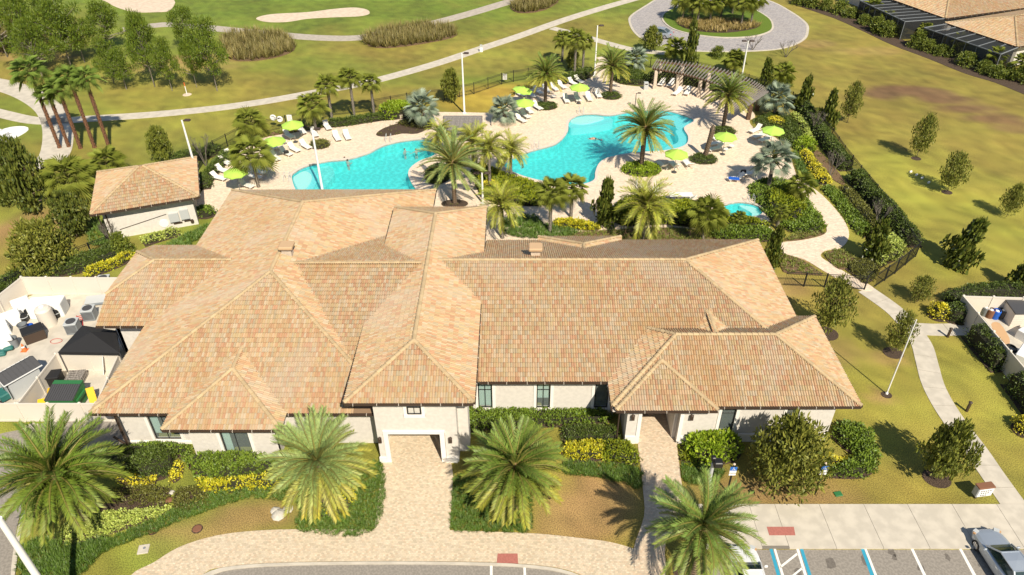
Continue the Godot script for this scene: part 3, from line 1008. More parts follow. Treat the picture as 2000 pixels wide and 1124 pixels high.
# a window filling [x0, x1] x [y0, y1] of a wall facing +z whose face is at z
func window(root: Node3D, x0: float, x1: float, y0: float, y1: float, z: float, blind: float, bars_x: int, bars_y: float, trim := true, blind_w := 1.0) -> void:
	var m := MB.new()
	var w := 0.07
	var zz := z - 0.1
	m.box(Vector3((x0 + x1) / 2, y0 + w / 2, zz), Vector3(x1 - x0, w, 0.08))
	m.box(Vector3((x0 + x1) / 2, y1 - w / 2, zz), Vector3(x1 - x0, w, 0.08))
	for x in [x0 + w / 2, x1 - w / 2]:
		m.box(Vector3(x, (y0 + y1) / 2, zz), Vector3(w, y1 - y0 - 2 * w - 0.004, 0.08))
	for i in bars_x:
		m.box(Vector3(lerpf(x0, x1, (i + 1.0) / (bars_x + 1)), (y0 + y1) / 2, zz - 0.002), Vector3(0.04, y1 - y0 - 2 * w - 0.004, 0.06))
	if bars_y > 0.0:
		m.box(Vector3((x0 + x1) / 2, lerpf(y0, y1, bars_y), zz + 0.003), Vector3(x1 - x0 - 2 * w - 0.004, 0.035, 0.05))
	var o := part("window", m, M.black, root)
	m = MB.new()
	m.box(Vector3((x0 + x1) / 2, (y0 + y1) / 2, zz - 0.01), Vector3(x1 - x0 - 2 * w, y1 - y0 - 2 * w, 0.008))
	part("pane", m, M.glass, o)
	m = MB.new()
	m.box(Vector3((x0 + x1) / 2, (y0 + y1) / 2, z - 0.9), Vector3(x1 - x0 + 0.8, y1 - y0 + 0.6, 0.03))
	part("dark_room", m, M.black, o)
	if blind > 0.0:
		m = MB.new()
		var h := (y1 - y0 - 2 * w) * blind
		for i in int(h / 0.09):
			m.box(Vector3(x0 + w + (x1 - x0 - 2 * w) * blind_w / 2, y1 - w - 0.045 - i * 0.09, zz - 0.08), Vector3((x1 - x0 - 2 * w) * blind_w, 0.083, 0.02))
		part("blind", m, M.blind, o)
	if trim:
		m = MB.new()
		for x in [x0 - 0.11, x1 + 0.11]:
			m.box(Vector3(x, (y0 + y1) / 2, z + 0.02), Vector3(0.2, y1 - y0 + 0.3, 0.05))
		m.box(Vector3((x0 + x1) / 2, y0 - 0.09, z + 0.024), Vector3(x1 - x0 + 0.01, 0.16, 0.066))
		part("window_trim", m, M.trim, o)


func wall_lamp(root: Node3D, at: Vector3) -> void:
	var m := MB.new()
	m.box(at + Vector3(0, 0, 0.03), Vector3(0.16, 0.3, 0.06))
	m.box(at + Vector3(0, 0.02, 0.12), Vector3(0.2, 0.42, 0.14))
	m.lathe(at + Vector3(0, 0.23, 0.12), [Vector2(0.13, 0), Vector2(0.02, 0.08)], 4)
	part("wall_lamp", m, M.brown, root)


func rect(x0: float, x1: float, z0: float, z1: float) -> PackedVector2Array:
	return PackedVector2Array([V(x0, z0), V(x1, z0), V(x1, z1), V(x0, z1)])


func clubhouse() -> void:
	tile_shapes()
	var root := thing("clubhouse", "large cream clubhouse with joined tan tiled hip roofs in front of the pool", "building")
	var F := V(0, -1)
	var B := V(0, 1)
	var L := V(1, 0)
	var R := V(-1, 0)
	var blocks := [
		[rect(-27.2, -7.7, -62.85, -33.4), [[V(0, -33.4), F, 3.8, 0.43], [V(0, -62.85), B, 3.8, 0.43], [V(-27.2, 0), L, 3.8, 0.43], [V(-7.7, 0), R, 3.8, 0.43]]],
		[rect(-22.06, -14.68, -38.2, -32.0), [[V(0, -32.0), F, 3.8, 0.49], [V(-22.06, 0), L, 3.8, 0.48], [V(-14.68, 0), R, 3.8, 0.48]]],
		[rect(-30.9, -21.6, -53.05, -42.25), [[V(0, -42.25), F, 3.8, 0.43], [V(0, -53.05), B, 3.8, 0.41], [V(-30.9, 0), L, 4.85, 0.42]]],
		[rect(-17.6, -6.6, -53.0, -36.6), [[V(0, -36.6), F, 5.13, 0.277], [V(0, -53.0), B, 4.98, 0.31]]],
		[rect(-10.4, -2.57, -55.7, -32.1), [[V(0, -32.1), F, 6.0, 0.42], [V(0, -55.7), B, 6.0, 0.42], [V(-10.4, 0), L, 6.0, 0.42], [V(-2.57, 0), R, 6.0, 0.42]]],
		[rect(-6.5, 20.75, -53.8, -36.3), [[V(0, -36.3), F, 3.8, 0.37], [V(0, -53.8), B, 3.8, 0.425], [V(20.75, 0), R, 3.8, 0.425]]],
		[rect(6.2, 22.15, -43.2, -34.0), [[V(0, -34.0), F, 3.8, 0.46], [V(0, -43.2), B, 3.8, 0.46], [V(6.2, 0), L, 3.8, 0.46], [V(22.15, 0), R, 3.8, 0.46]]],
		[rect(6.41, 12.88, -37.4, -33.63), [[V(0, -33.63), F, 3.8, 0.42], [V(6.41, 0), L, 3.8, 0.42], [V(12.88, 0), R, 3.8, 0.42]]],
		[rect(8.6, 18.7, -44.2, -38.9), [[V(13.65, 0), L, 5.68, 0.43], [V(13.65, 0), R, 5.68, 0.43]]],
		[rect(2.0, 9.05, -54.4, -50.0), [[V(0, -54.4), B, 3.8, 0.43], [V(2.0, 0), L, 3.8, 0.43], [V(9.05, 0), R, 3.8, 0.43]]],
	]
	roof(root, blocks, 300)
	for e in [[V(-27.2, -33.4), V(-8.9, -33.4), B, 3.8], [V(-22.06, -32.0), V(-14.68, -32.0), B, 3.8], [V(-10.4, -32.1), V(-2.57, -32.1), B, 6.0], [V(-2.4, -36.3), V(6.2, -36.3), B, 3.8], [V(12.9, -34.0), V(22.15, -34.0), B, 3.8], [V(6.41, -33.63), V(12.88, -33.63), B, 3.8], [V(-30.9, -42.25), V(-27.2, -42.25), B, 3.8],
		[V(-27.2, -62.85), V(-27.2, -33.4), R, 3.8], [V(-2.57, -55.7), V(-2.57, -32.1), L, 6.0], [V(-10.4, -55.7), V(-10.4, -32.1), R, 6.0], [V(22.15, -43.2), V(22.15, -34.0), L, 3.8], [V(20.75, -53.8), V(20.75, -43.3), L, 3.8], [V(6.2, -38.0), V(6.2, -33.7), R, 3.8], [V(-7.7, -62.85), V(-7.7, -55.8), L, 3.8], [V(-7.6, -62.85), V(-27.2, -62.85), F, 3.8], [V(20.7, -53.8), V(9.2, -53.8), F, 3.8], [V(-22.06, -34.0), V(-22.06, -32.0), R, 3.8]]:
		eave(root, e[0], e[1], e[2], e[3])
	# walls, each face given from left to right as seen from outside
	wall(root, V(-26.3, -34.31), V(-21.2, -34.31), 0, 3.6, [[1.95, 3.75, 0.35, 2.6]], M.stucco)
	wall(root, V(-21.2, -33.09), V(-15.6, -33.09), 0, 3.6, [[1.98, 3.85, 0.2, 2.36]], M.stucco)
	wall(root, V(-21.2, -34.6), V(-21.2, -33.1), 0, 3.6, [], M.stucco)
	wall(root, V(-15.6, -33.1), V(-15.6, -34.6), 0, 3.6, [], M.stucco)
	wall(root, V(-15.6, -34.31), V(-8.9, -34.31), 0, 3.6, [], M.stucco)
	wall(root, V(-26.3, -62.0), V(-26.3, -34.32), 0, 3.6, [], M.stucco)
	wall(root, V(-8.6, -62.0), V(-26.3, -62.0), 0, 3.6, [], M.stucco)
	wall(root, V(-8.6, -34.6), V(-8.6, -62.0), 0, 3.6, [], M.stucco)
	wall(root, V(-30.0, -52.4), V(-30.0, -43.0), 0, 3.6, [], M.stucco)
	wall(root, V(-30.0, -49.6), V(-30.0, -45.8), 3.6, 4.5, [], M.stucco)
	wall(root, V(-30.0, -43.0), V(-26.4, -43.0), 0, 3.6, [], M.stucco)
	wall(root, V(-26.4, -52.4), V(-30.0, -52.4), 0, 3.6, [], M.stucco)
	# the tower over the passage
	wall(root, V(-8.88, -32.66), V(-3.75, -32.66), 0, 5.8, [[0.42, 4.33, 0.0, 2.78]], M.stucco, 0.4)
	wall(root, V(-8.88, -55.0), V(-8.88, -33.07), 0, 5.8, [], M.stucco)
	wall(root, V(-3.75, -33.07), V(-3.75, -55.0), 0, 5.8, [], M.stucco)
	wall(root, V(-3.75, -55.0), V(-8.88, -55.0), 0, 5.8, [], M.stucco)
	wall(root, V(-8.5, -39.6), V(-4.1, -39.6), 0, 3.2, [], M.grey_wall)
	var m := MB.new()
	m.box(Vector3(-6.3, 3.3, -36.4), Vector3(4.6, 0.1, 6.8))
	part("passage_ceiling", m, M.vinyl, root)
	m = MB.new()
	m.box(Vector3(-8.33, 1.38, -32.64), Vector3(0.3, 2.7, 0.1))
	m.box(Vector3(-4.72, 1.38, -32.64), Vector3(0.3, 2.7, 0.1))
	m.box(Vector3(-6.525, 2.86, -32.638), Vector3(3.92, 0.28, 0.12))
	m.box(Vector3(-8.72, 0.25, -32.64), Vector3(0.46, 0.5, 0.14))
	m.box(Vector3(-4.2, 0.25, -32.64), Vector3(0.72, 0.5, 0.14))
	part("portal_trim", m, M.trim, root)
	window(root, -6.77, -5.9, 4.48, 5.12, -32.66 + 0.11, 0, 1, 0, false)
	m = MB.new()
	for x in [-6.9, -5.77]:
		m.box(Vector3(x, 4.75, -32.63), Vector3(0.2, 1.0, 0.08))
	m.box(Vector3(-6.335, 4.33, -32.628), Vector3(1.33, 0.26, 0.1))
	part("window_trim", m, M.trim, root)
	wall_lamp(root, Vector3(-8.72, 2.2, -32.64))
	wall_lamp(root, Vector3(-4.2, 2.2, -32.64))
	m = MB.new()
	m.box(Vector3(-3.55, 2.2, -34.2), Vector3(0.9, 4.4, 1.2))
	part("side_pier", m, M.stucco, root)
	# the recessed range to the right of the tower
	wall(root, V(-3.0, -36.9), V(6.55, -36.9), 0, 3.6, [[0.38, 1.36, 0.7, 3.05], [4.42, 5.36, 0.7, 3.05], [8.42, 9.38, 0.7, 3.05]], M.stucco)
	window(root, -2.62, -1.64, 0.7, 3.05, -36.9, 1.0, 1, 0.72)
	window(root, 1.42, 2.36, 0.7, 3.05, -36.9, 0.68, 1, 0.72)
	window(root, 5.42, 6.38, 0.7, 3.05, -36.9, 0, 0, 0)
	wall(root, V(20.0, -43.0), V(20.0, -53.2), 0, 3.6, [], M.stucco)
	wall(root, V(20.0, -53.2), V(-3.0, -53.2), 0, 3.6, [], M.stucco)
	# the entry and the right wing
	wall(root, V(6.55, -37.0), V(6.55, -36.9), 0, 3.6, [], M.stucco)
	wall(root, V(7.31, -34.3), V(8.23, -34.3), 0, 3.6, [], M.stucco, 0.9)
	wall(root, V(10.8, -34.3), V(13.1, -34.3), 0, 3.6, [], M.stucco, 0.4)
	wall(root, V(8.24, -35.2), V(8.24, -34.35), 0, 3.6, [], M.trim, 0.05)
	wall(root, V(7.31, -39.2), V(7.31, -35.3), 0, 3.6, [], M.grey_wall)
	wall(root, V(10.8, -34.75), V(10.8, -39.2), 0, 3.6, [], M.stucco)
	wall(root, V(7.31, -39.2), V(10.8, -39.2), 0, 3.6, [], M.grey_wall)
	m = MB.new()
	m.box(Vector3(9.3, 1.15, -39.15), Vector3(1.9, 2.3, 0.06))
	var door := part("door", m, M.wood_brown, root)
	m = MB.new()
	m.box(Vector3(9.3, 1.25, -39.1), Vector3(0.03, 1.9, 0.05))
	part("handle", m, M.chrome, door)
	m = MB.new()
	m.box(Vector3(9.5, 3.2, -34.5), Vector3(2.55, 0.8, 0.35))
	part("lintel", m, M.stucco, root)
	m = MB.new()
	m.box(Vector3(8.14, 1.8, -34.28), Vector3(0.24, 3.6, 0.06))
	m.box(Vector3(10.9, 1.8, -34.28), Vector3(0.24, 3.6, 0.06))
	m.box(Vector3(7.66, 0.35, -34.28), Vector3(0.7, 0.7, 0.1))
	m.box(Vector3(11.5, 0.35, -34.28), Vector3(0.94, 0.7, 0.1))
	part("column_trim", m, M.trim, root)
	wall_lamp(root, Vector3(7.66, 2.55, -34.28))
	wall_lamp(root, Vector3(11.5, 2.55, -34.28))
	wall(root, V(13.1, -34.5), V(20.91, -34.5), 0, 3.6, [[0.42, 1.36, 0.95, 3.12], [4.67, 5.48, 0.95, 3.12]], M.stucco)
	window(root, 13.52, 14.46, 0.95, 3.12, -34.5, 0, 0, 0.75)
	window(root, 17.77, 18.58, 0.95, 3.12, -34.5, 0, 0, 0.75)
	wall(root, V(20.91, -34.51), V(20.91, -42.6), 0, 3.6, [], M.stucco)
	m = MB.new()
	m.box(Vector3(17.0, 0.36, -34.47), Vector3(7.75, 0.72, 0.1))
	m.box(Vector3(-1.0 + 2.75, 0.25, -36.87), Vector3(9.4, 0.5, 0.1))
	m.box(Vector3(-23.75, 0.12, -34.28), Vector3(5.0, 0.24, 0.1))
	part("plinth", m, M.trim, root)
	window(root, -24.33, -22.57, 0.35, 2.6, -34.31, 0.85, 1, 0, true, 0.3)
	window(root, -19.2, -17.37, 0.2, 2.36, -33.09, 0.9, 1, 0, true, 0.28)
	# porch post and downpipe at the left corner
	m = MB.new()
	m.box(Vector3(-26.05, 1.75, -33.9), Vector3(0.16, 3.5, 0.16))
	m.bar(Vector3(-26.05, 0.1, -33.9), Vector3(-26.9, 1.0, -34.0), 0.1, 0.1)
	part("corner_post", m, M.brown, root)
	m = MB.new()
	m.tube(Vector3(6.75, 0.3, -34.25), Vector3(6.75, 3.6, -34.25), 0.05, 0.05, 6)
	m.tube(Vector3(6.75, 0.3, -34.25), Vector3(6.5, 0.1, -33.8), 0.05, 0.05, 6)
	part("downpipe", m, M.brown, root)
	# two roof vents with flat caps
	for v in [[-16.9, 7.7, -45.8], [1.5, 6.5, -47.4]]:
		m = MB.new()
		m.box(Vector3(v[0], v[1] + 0.1, v[2]), Vector3(0.7, 1.2, 0.6))
		var vent := part("roof_vent", m, M.stone, root)
		m = MB.new()
		m.soft(Vector3(v[0], v[1] + 0.82, v[2]), Vector3(1.05, 0.22, 1.0), 0.07)
		part("vent_cap", m, mat(0.5, 0.34, 0.2, 0.8), vent)


func pool_house() -> void:
	# stands turned to the clubhouse at the left end of the terrace
	var a := V(-38.90,-60.13)
	var b := V(-31.44,-62.95)
	var turn := rad_to_deg(-(b - a).angle())
	var d := (b - a).normalized()
	var w := a.distance_to(b)
	var root := thing("pool_house", "small tan hip-roofed pump house turned at an angle left of the terrace", "building", at3(a), turn)
	var o := 0.75
	var deep := 7.6
	var blocks := [[rect(-o, w + o, -deep - o, o), [[V(0, o), V(0, -1), 3.3, 0.43], [V(0, -deep - o), V(0, 1), 3.3, 0.43], [V(-o, 0), V(1, 0), 3.3, 0.43], [V(w + o, 0), V(-1, 0), 3.3, 0.43]]]]
	roof(root, blocks, 120)
	eave(root, V(-o, o), V(w + o, o), V(0, 1), 3.3)
	eave(root, V(-o, -deep - o), V(-o, o), V(-1, 0), 3.3)
	eave(root, V(w + o, -deep), V(w + o, o), V(1, 0), 3.3)
	wall(root, V(0, 0), V(w, 0), 0, 3.1, [], M.stucco)
	wall(root, V(0, -deep), V(0, -0.02), 0, 3.1, [], M.stucco)
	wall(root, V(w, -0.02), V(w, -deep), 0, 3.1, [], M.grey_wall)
	wall(root, V(w, -deep), V(0, -deep), 0, 3.1, [], M.stucco)
	var m := MB.new()
	m.box(Vector3(w - 2.0, 1.25, 0.12), Vector3(0.9, 0.9, 0.24))
	m.box(Vector3(w - 1.0, 1.4, 0.12), Vector3(0.8, 1.0, 0.24))
	part("meter_box", m, M.light_grey, root)
	m = MB.new()
	m.box(Vector3(w - 1.8, 0.55, 0.05), Vector3(0.8, 0.12, 0.1))
	m.box(Vector3(w - 0.8, 0.62, 0.05), Vector3(0.8, 0.1, 0.1))
	m.tube(Vector3(w - 0.5, 0.5, 0.0), Vector3(w - 0.5, 0.5, 0.2), 0.16, 0.16, 10)
	m.tube(Vector3(1.0, 0.9, 0.03), Vector3(w - 2.6, 1.7, 0.03), 0.03, 0.03, 5)
	for x in [0.3, -0.35]:
		m.tube(Vector3(x, 0, 0.1), Vector3(x, 3.0, 0.1), 0.06, 0.06, 6)
	part("pipework", m, M.brown, root)
	m = MB.new()
	m.tube(Vector3(w * 0.62, 0.75, 0.0), Vector3(w * 0.62, 0.75, 0.06), 0.42, 0.42, 18)
	part("wall_cover", m, M.white, root)


# ---- plants ------------------------------------------------------------------
var shapes := {}


func jitter(c: Color, k: float) -> Color:
	var s := 1.0 + rnd(-k, k)
	return Color(c.r * s * (1 + rnd(-k, k) * 0.4), c.g * s, c.b * s)


# a thin leaf: a kite from a to b, bent a little
func blade(m: MB, a: Vector3, b: Vector3, w: float, face_: Vector3, c: Color) -> void:
	var d := b - a
	var s := d.cross(face_).normalized() * w
	var mid := a + d * 0.4
	m.tri(a, mid + s, b, c)
	m.tri(a, b, mid - s, c)


# a feather frond running out along +x, rising at first and arching over
func frond(len_: float, lift: float, droop: float, pairs: int, leaf_len: float, leaf_w: float, c0: Color, c1: Color) -> ArrayMesh:
	var m := MB.new()
	var pts := []
	var ang := lift
	var p := Vector3.ZERO
	var n := 10
	for i in n + 1:
		pts.append(p)
		p += Vector3(cos(ang), sin(ang), 0) * len_ / n
		ang -= droop / n * (0.5 + i * 0.1)
	var stem := Color(0.22, 0.2, 0.05)
	for i in n:
		m.tube(pts[i], pts[i + 1], 0.035 * (1.05 - float(i) / n), 0.035 * (1.05 - float(i + 1) / n), 3, stem)
	for i in pairs:
		var f := 0.14 + 0.86 * (i + 0.5) / pairs
		var k := f * n
		var a: Vector3 = pts[int(k)].lerp(pts[mini(int(k) + 1, n)], k - int(k))
		var t: Vector3 = (pts[mini(int(k) + 1, n)] - pts[int(k)]).normalized() if int(k) < n else Vector3.RIGHT
		var up := Vector3(-t.y, t.x, 0)
		var ll := leaf_len * (0.55 + 0.9 * sin(PI * minf(f * 0.9, 0.85)) * 0.6)
		for s in [-1.0, 1.0]:
			var out := (t * (0.75 + 0.5 * f) + Vector3(0, 0, s) * 1.0 + up * rnd(0.2, 0.85)).normalized()
			var c := jitter(c0.lerp(c1, f * f), 0.3)
			blade(m, a, a + out * ll * rnd(0.85, 1.1) + Vector3.DOWN * ll * 0.12, leaf_w, up.lerp(t, 0.3), c)
	return m.mesh()


# a fan leaf on its stalk, running out along +x
func fan(stalk: float, r: float, fingers: int, spread: float, w: float, lift: float, sag: float, c0: Color) -> ArrayMesh:
	var m := MB.new()
	var e := Vector3(cos(lift), sin(lift), 0) * stalk
	e.y -= sag * stalk * 0.25
	m.tube(Vector3.ZERO, e, 0.03, 0.02, 3, Color(0.2, 0.2, 0.06))
	var x := Vector3(cos(lift - sag * 0.6), sin(lift - sag * 0.6), 0)
	var up := Vector3(-x.y, x.x, 0)
	for i in fingers:
		var f := (i + 0.5) / fingers * 2.0 - 1.0
		var a := f * spread / 2
		var d := (x * cos(a) + Vector3(0, 0, 1) * sin(a) + up * 0.22 * absf(f) * (1.0 if i % 2 else 0.7)).normalized()
		var rr := r * (1.0 - 0.25 * absf(f)) * rnd(0.92, 1.05)
		var tip := e + d * rr + Vector3.DOWN * rr * (0.10 + sag * 0.3)
		var mid := e + d * rr * 0.55
		var s := d.cross(up).normalized() * w
		var c := jitter(c0, 0.12)
		m.tri(e, mid + s, tip, c)
		m.tri(e, tip, mid - s, c * 0.93)
	return m.mesh()


# a clump of broad leaves on a dome, for hedges and beds
func clump(count: int, r: float, size: float, narrow: float, upright: float, c0: Color, c1: Color) -> ArrayMesh:
	var m := MB.new()
	for i in count:
		var d := Vector3(rnd(-1, 1), rnd(-0.2, 1), rnd(-1, 1)).normalized()
		var o := d * r * rnd(0.55, 1.0)
		o.y *= 0.8
		var dir := (d + Vector3.UP * upright + Vector3(rnd(-0.5, 0.5), rnd(-0.5, 0.5), rnd(-0.5, 0.5))).normalized()
		var fc := Vector3(rnd(-1, 1), rnd(0.2, 1), rnd(-1, 1)).normalized()
		blade(m, o, o + dir * size * rnd(0.7, 1.2), size * narrow, fc, jitter(c0.lerp(c1, rng.randf()), 0.14))
	return m.mesh()


# tufts of blades from one root, for grassy beds
func tuft(count: int, tall: float, w: float, c0: Color, c1: Color, lean := 0.6) -> ArrayMesh:
	var m := MB.new()
	for i in count:
		var a := rnd(0, TAU)
		var k := rnd(0.15, lean)
		var o := Vector3(cos(a), 0, sin(a)) * rnd(0, 0.05)
		var tip := o + Vector3(cos(a) * k, 1.0 - 0.4 * k, sin(a) * k) * tall * rnd(0.7, 1.15)
		blade(m, o, tip, w, Vector3(-sin(a), 0.2, cos(a)).cross(Vector3.UP), jitter(c0.lerp(c1, rng.randf()), 0.12))
	return m.mesh()


func cached(key: String, make: Callable) -> Mesh:
	if not shapes.has(key):
		shapes[key] = make.call()
	return shapes[key]


const DATE := [Color(0.115, 0.185, 0.018), Color(0.145, 0.215, 0.026), Color(0.38, 0.33, 0.03)]


# date palm: trunk, then every frond a part of its own
func date_palm(at: Vector2, h: float, reach: float, count: int, trunk_r: float, label: String, group: String, pale := 0.0, gold := 0.5, lean := Vector2.ZERO, bark := "palm_bark") -> Node3D:
	var t := thing("date_palm", label, "palm tree", at3(at), 0.0, group)
	var top := Vector3(lean.x, h, lean.y)
	var m := MB.new()
	var rings := int(h / 0.22) + 1
	for i in rings:
		var a := top * (float(i) / rings)
		var b := top * (float(i + 1) / rings)
		var r := trunk_r * (1.25 - 0.25 * minf(i * 0.5, 1.0))
		m.tube(a, b, r * 1.08, r * 0.9, 10)
	part("trunk", m, M[bark], t)
	m = MB.new()
	m.lathe(top + Vector3(0, -0.5, 0), [Vector2(trunk_r, 0), Vector2(trunk_r * 1.5, 0.35), Vector2(trunk_r * 1.3, 0.7), Vector2(0.05, 1.0)], 10)
	for i in 14:
		var a := TAU * i / 14.0
		m.tube(top + Vector3(cos(a) * trunk_r, -0.45, sin(a) * trunk_r), top + Vector3(cos(a) * trunk_r * 2.0, 0.15, sin(a) * trunk_r * 2.0), 0.05, 0.03, 4)
	part("crown_base", m, M.straw, t)
	for i in count:
		var f := (i + 0.5) / count
		var ring := int(f * 6)
		var key := "frond%d_%d_%d_%d" % [ring, i % 2, int(pale * 10), int(gold * 10)]
		var el: float = [1.30, 1.0, 0.72, 0.45, 0.15, -0.2][ring]
		var c0: Color = DATE[0].lerp(DATE[1], rng.randf()).lerp(Color(0.27, 0.35, 0.12), pale)
		var c1: Color = c0.lerp(DATE[2], clampf((ring - 1.5) / 3.5, 0.05, 1.0) * gold)
		if ring >= 4:
			c0 = c0.lerp(DATE[2], 0.5 * gold)
		var dr: float = [0.7, 0.95, 1.1, 1.15, 1.1, 0.8][ring]
		var sh := cached(key, func(): return frond(1.0, el, dr, 64, 0.145, 0.0056, c0, c1))
		var o := part("frond", sh, M.leaf, t)
		var k := reach * rnd(0.88, 1.08) * (0.95 if ring == 0 else 1.0)
		o.transform = Transform3D(Basis(Vector3.UP, i * 2.39996 + rnd(-0.12, 0.12)) * Basis(Vector3.RIGHT, rnd(-0.35, 0.35)) * Basis(Vector3.BACK, rnd(-0.1, 0.1)), top + Vector3(0, 0.1 - ring * 0.07, 0)).scaled_local(Vector3(k, k, k))
	return t


# fan palm of a kind: sabal, washingtonia, bismarck
func fan_palm(at: Vector2, h: float, r: float, count: int, kind: String, label: String, group := "", lean := Vector2.ZERO) -> Node3D:
	var t := thing({"sabal": "cabbage_palm", "tall": "fan_palm", "silver": "silver_palm", "weep": "weeping_palm"}[kind], label, "palm tree", at3(at), 0.0, group)
	var top := Vector3(lean.x, h, lean.y)
	var tr: float = {"sabal": 0.17, "tall": 0.2, "silver": 0.22, "weep": 0.15}[kind]
	var m := MB.new()
	var n := int(maxf(h / 0.4, 2))
	for i in n:
		m.tube(top * (float(i) / n), top * (float(i + 1) / n), tr * (1.3 if i == 0 else 1.05) * rnd(0.93, 1.07), tr * rnd(0.9, 1.0), 8)
	part("trunk", m, M["red_bark" if kind == "tall" else "bark_grey"], t)
	if kind == "tall" or kind == "sabal":
		m = MB.new()
		var boots := int(h / (0.3 if kind == "tall" else 0.5))
		for i in boots * 4:
			var f: float = (i + 0.5) / (boots * 4.0)
			if kind == "sabal" and f < 0.45:
				continue
			var a := i * 2.4
			var o := top * f
			m.tri(o + Vector3(cos(a - 0.3), 0, sin(a - 0.3)) * tr, o + Vector3(cos(a + 0.3), 0, sin(a + 0.3)) * tr, o + Vector3(cos(a), 0, sin(a)) * tr * 1.8 + Vector3.UP * 0.25)
		part("old_leaf_bases", m, M.straw if kind == "sabal" else M.bark, t)
	for i in count:
		var f := (i + 0.5) / count
		var ring := int(f * 5)
		var el: float = [1.25, 0.85, 0.45, 0.05, -0.5][ring]
		var c: Color = {"sabal": Color(0.25, 0.29, 0.045), "tall": Color(0.22, 0.32, 0.06), "silver": Color(0.33, 0.40, 0.30), "weep": Color(0.30, 0.32, 0.035)}[kind]
		if kind != "silver":
			c = c.lerp(Color(0.26, 0.2, 0.05), maxf(0.0, f - 0.55) * 0.9)
		var key := "fan%s%d_%d" % [kind, ring, i % 2]
		var sh: Mesh
		if kind == "silver":
			sh = cached(key, func(): return fan(0.5, 0.52, 24, 4.2, 0.0145, el, 0.4, c))
		elif kind == "weep":
			sh = cached(key, func(): return frond(1.15, el + 0.1, 1.5, 30, 0.26, 0.012, c, c))
		else:
			sh = cached(key, func(): return fan(0.48, 0.57, 18, 3.8, 0.0125, el, 0.6, c))
		var o := part("frond", sh, M.waxy if kind == "silver" else M.leaf, t)
		var k := r * rnd(0.85, 1.1)
		o.transform = Transform3D(Basis(Vector3.UP, i * 2.39996 + rnd(-0.2, 0.2)) * Basis(Vector3.RIGHT, rnd(-0.4, 0.4)), top + Vector3(0, 0.05 - ring * 0.06, 0)).scaled_local(Vector3(k, k, k))
	return t


# a broadleaf or needle crown of unit height and radius: leaves in clusters on the ends of its limbs
func crown_shape(kind: String, sd: int) -> Array:
	rng.seed = sd
	var leaf := MB.new()
	var wood := MB.new()
	var spec: Dictionary = {
		"oak": {"n": 60, "per": 80, "size": 0.1, "lo": 0.2, "c0": Color(0.09, 0.115, 0.016), "c1": Color(0.23, 0.245, 0.035), "nar": 0.3, "cl": 0.22},
		"sparse": {"n": 56, "per": 52, "size": 0.09, "lo": 0.24, "c0": Color(0.11, 0.135, 0.02), "c1": Color(0.24, 0.245, 0.045), "nar": 0.28, "cl": 0.24},
		"magnolia": {"n": 30, "per": 60, "size": 0.17, "lo": 0.06, "c0": Color(0.035, 0.06, 0.01), "c1": Color(0.17, 0.19, 0.035), "nar": 0.36, "cl": 0.3},
		"dense": {"n": 44, "per": 90, "size": 0.10, "lo": 0.12, "c0": Color(0.05, 0.075, 0.012), "c1": Color(0.17, 0.19, 0.03), "nar": 0.34, "cl": 0.24},
		"pine": {"n": 27, "per": 210, "size": 0.07, "lo": 0.34, "c0": Color(0.06, 0.11, 0.008), "c1": Color(0.16, 0.21, 0.016), "nar": 0.12, "cl": 0.2},
		"feather": {"n": 90, "per": 80, "size": 0.11, "lo": 0.14, "c0": Color(0.11, 0.13, 0.018), "c1": Color(0.27, 0.27, 0.045), "nar": 0.2, "cl": 0.24},
		"bush": {"n": 40, "per": 55, "size": 0.14, "lo": 0.02, "c0": Color(0.08, 0.12, 0.015), "c1": Color(0.2, 0.23, 0.03), "nar": 0.3, "cl": 0.3},
	}[kind]
	var n: int = spec.n
	for i in n:
		var f := (i + 0.5) / n
		var y: float = lerpf(spec.lo, 0.97, f)
		var prof := 1.0
		match kind:
			"magnolia":
				prof = ((1.0 - f) * 0.7 + 0.22) * rnd(0.45, 1.3)
			"pine":
				prof = 0.2 + 0.75 * sin(PI * minf(f * 0.8 + 0.2, 1.0)) * rnd(0.4, 1.25)
			"bush", "feather":
				prof = sqrt(maxf(0.0, 1.0 - f * f * 0.92))
			_:
				prof = sin(PI * (0.12 + 0.86 * f)) ** 0.6 * rnd(0.75, 1.15)
		var a := i * 2.39996 + rnd(-0.4, 0.4)
		var rr := prof * (rnd(0.55, 0.95) if i % 3 else rnd(0.15, 0.5))
		var o := Vector3(cos(a) * rr, y + rnd(-0.03, 0.03), sin(a) * rr)
		if kind != "bush":
			wood.tube(Vector3(0, y * 0.72, 0), o, 0.012, 0.004, 4)
		for j in spec.per:
			var d := Vector3(rnd(-1, 1), rnd(-0.9, 1), rnd(-1, 1)).normalized()
			var cl: float = spec.cl * (1.0 if kind != "magnolia" else prof * 0.8 + 0.35)
			var q := o + d * cl * Vector3(1, 0.42, 1) * sqrt(rng.randf())
			var dir := (d + Vector3(rnd(-0.7, 0.7), rnd(-0.3, 0.7), rnd(-0.7, 0.7))).normalized()
			blade(leaf, q, q + dir * spec.size * rnd(0.7, 1.2), spec.size * spec.nar, Vector3(rnd(-1, 1), rnd(0, 1), rnd(-1, 1)).normalized(), jitter(spec.c0.lerp(spec.c1, rng.randf()), 0.15))
	wood.tube(Vector3.ZERO, Vector3(0.01, 0.45, 0), 0.022, 0.016, 7)
	wood.tube(Vector3(0.01, 0.45, 0), Vector3(0, 0.9, 0.01), 0.016, 0.004, 6)
	return [leaf.mesh(), wood.mesh()]


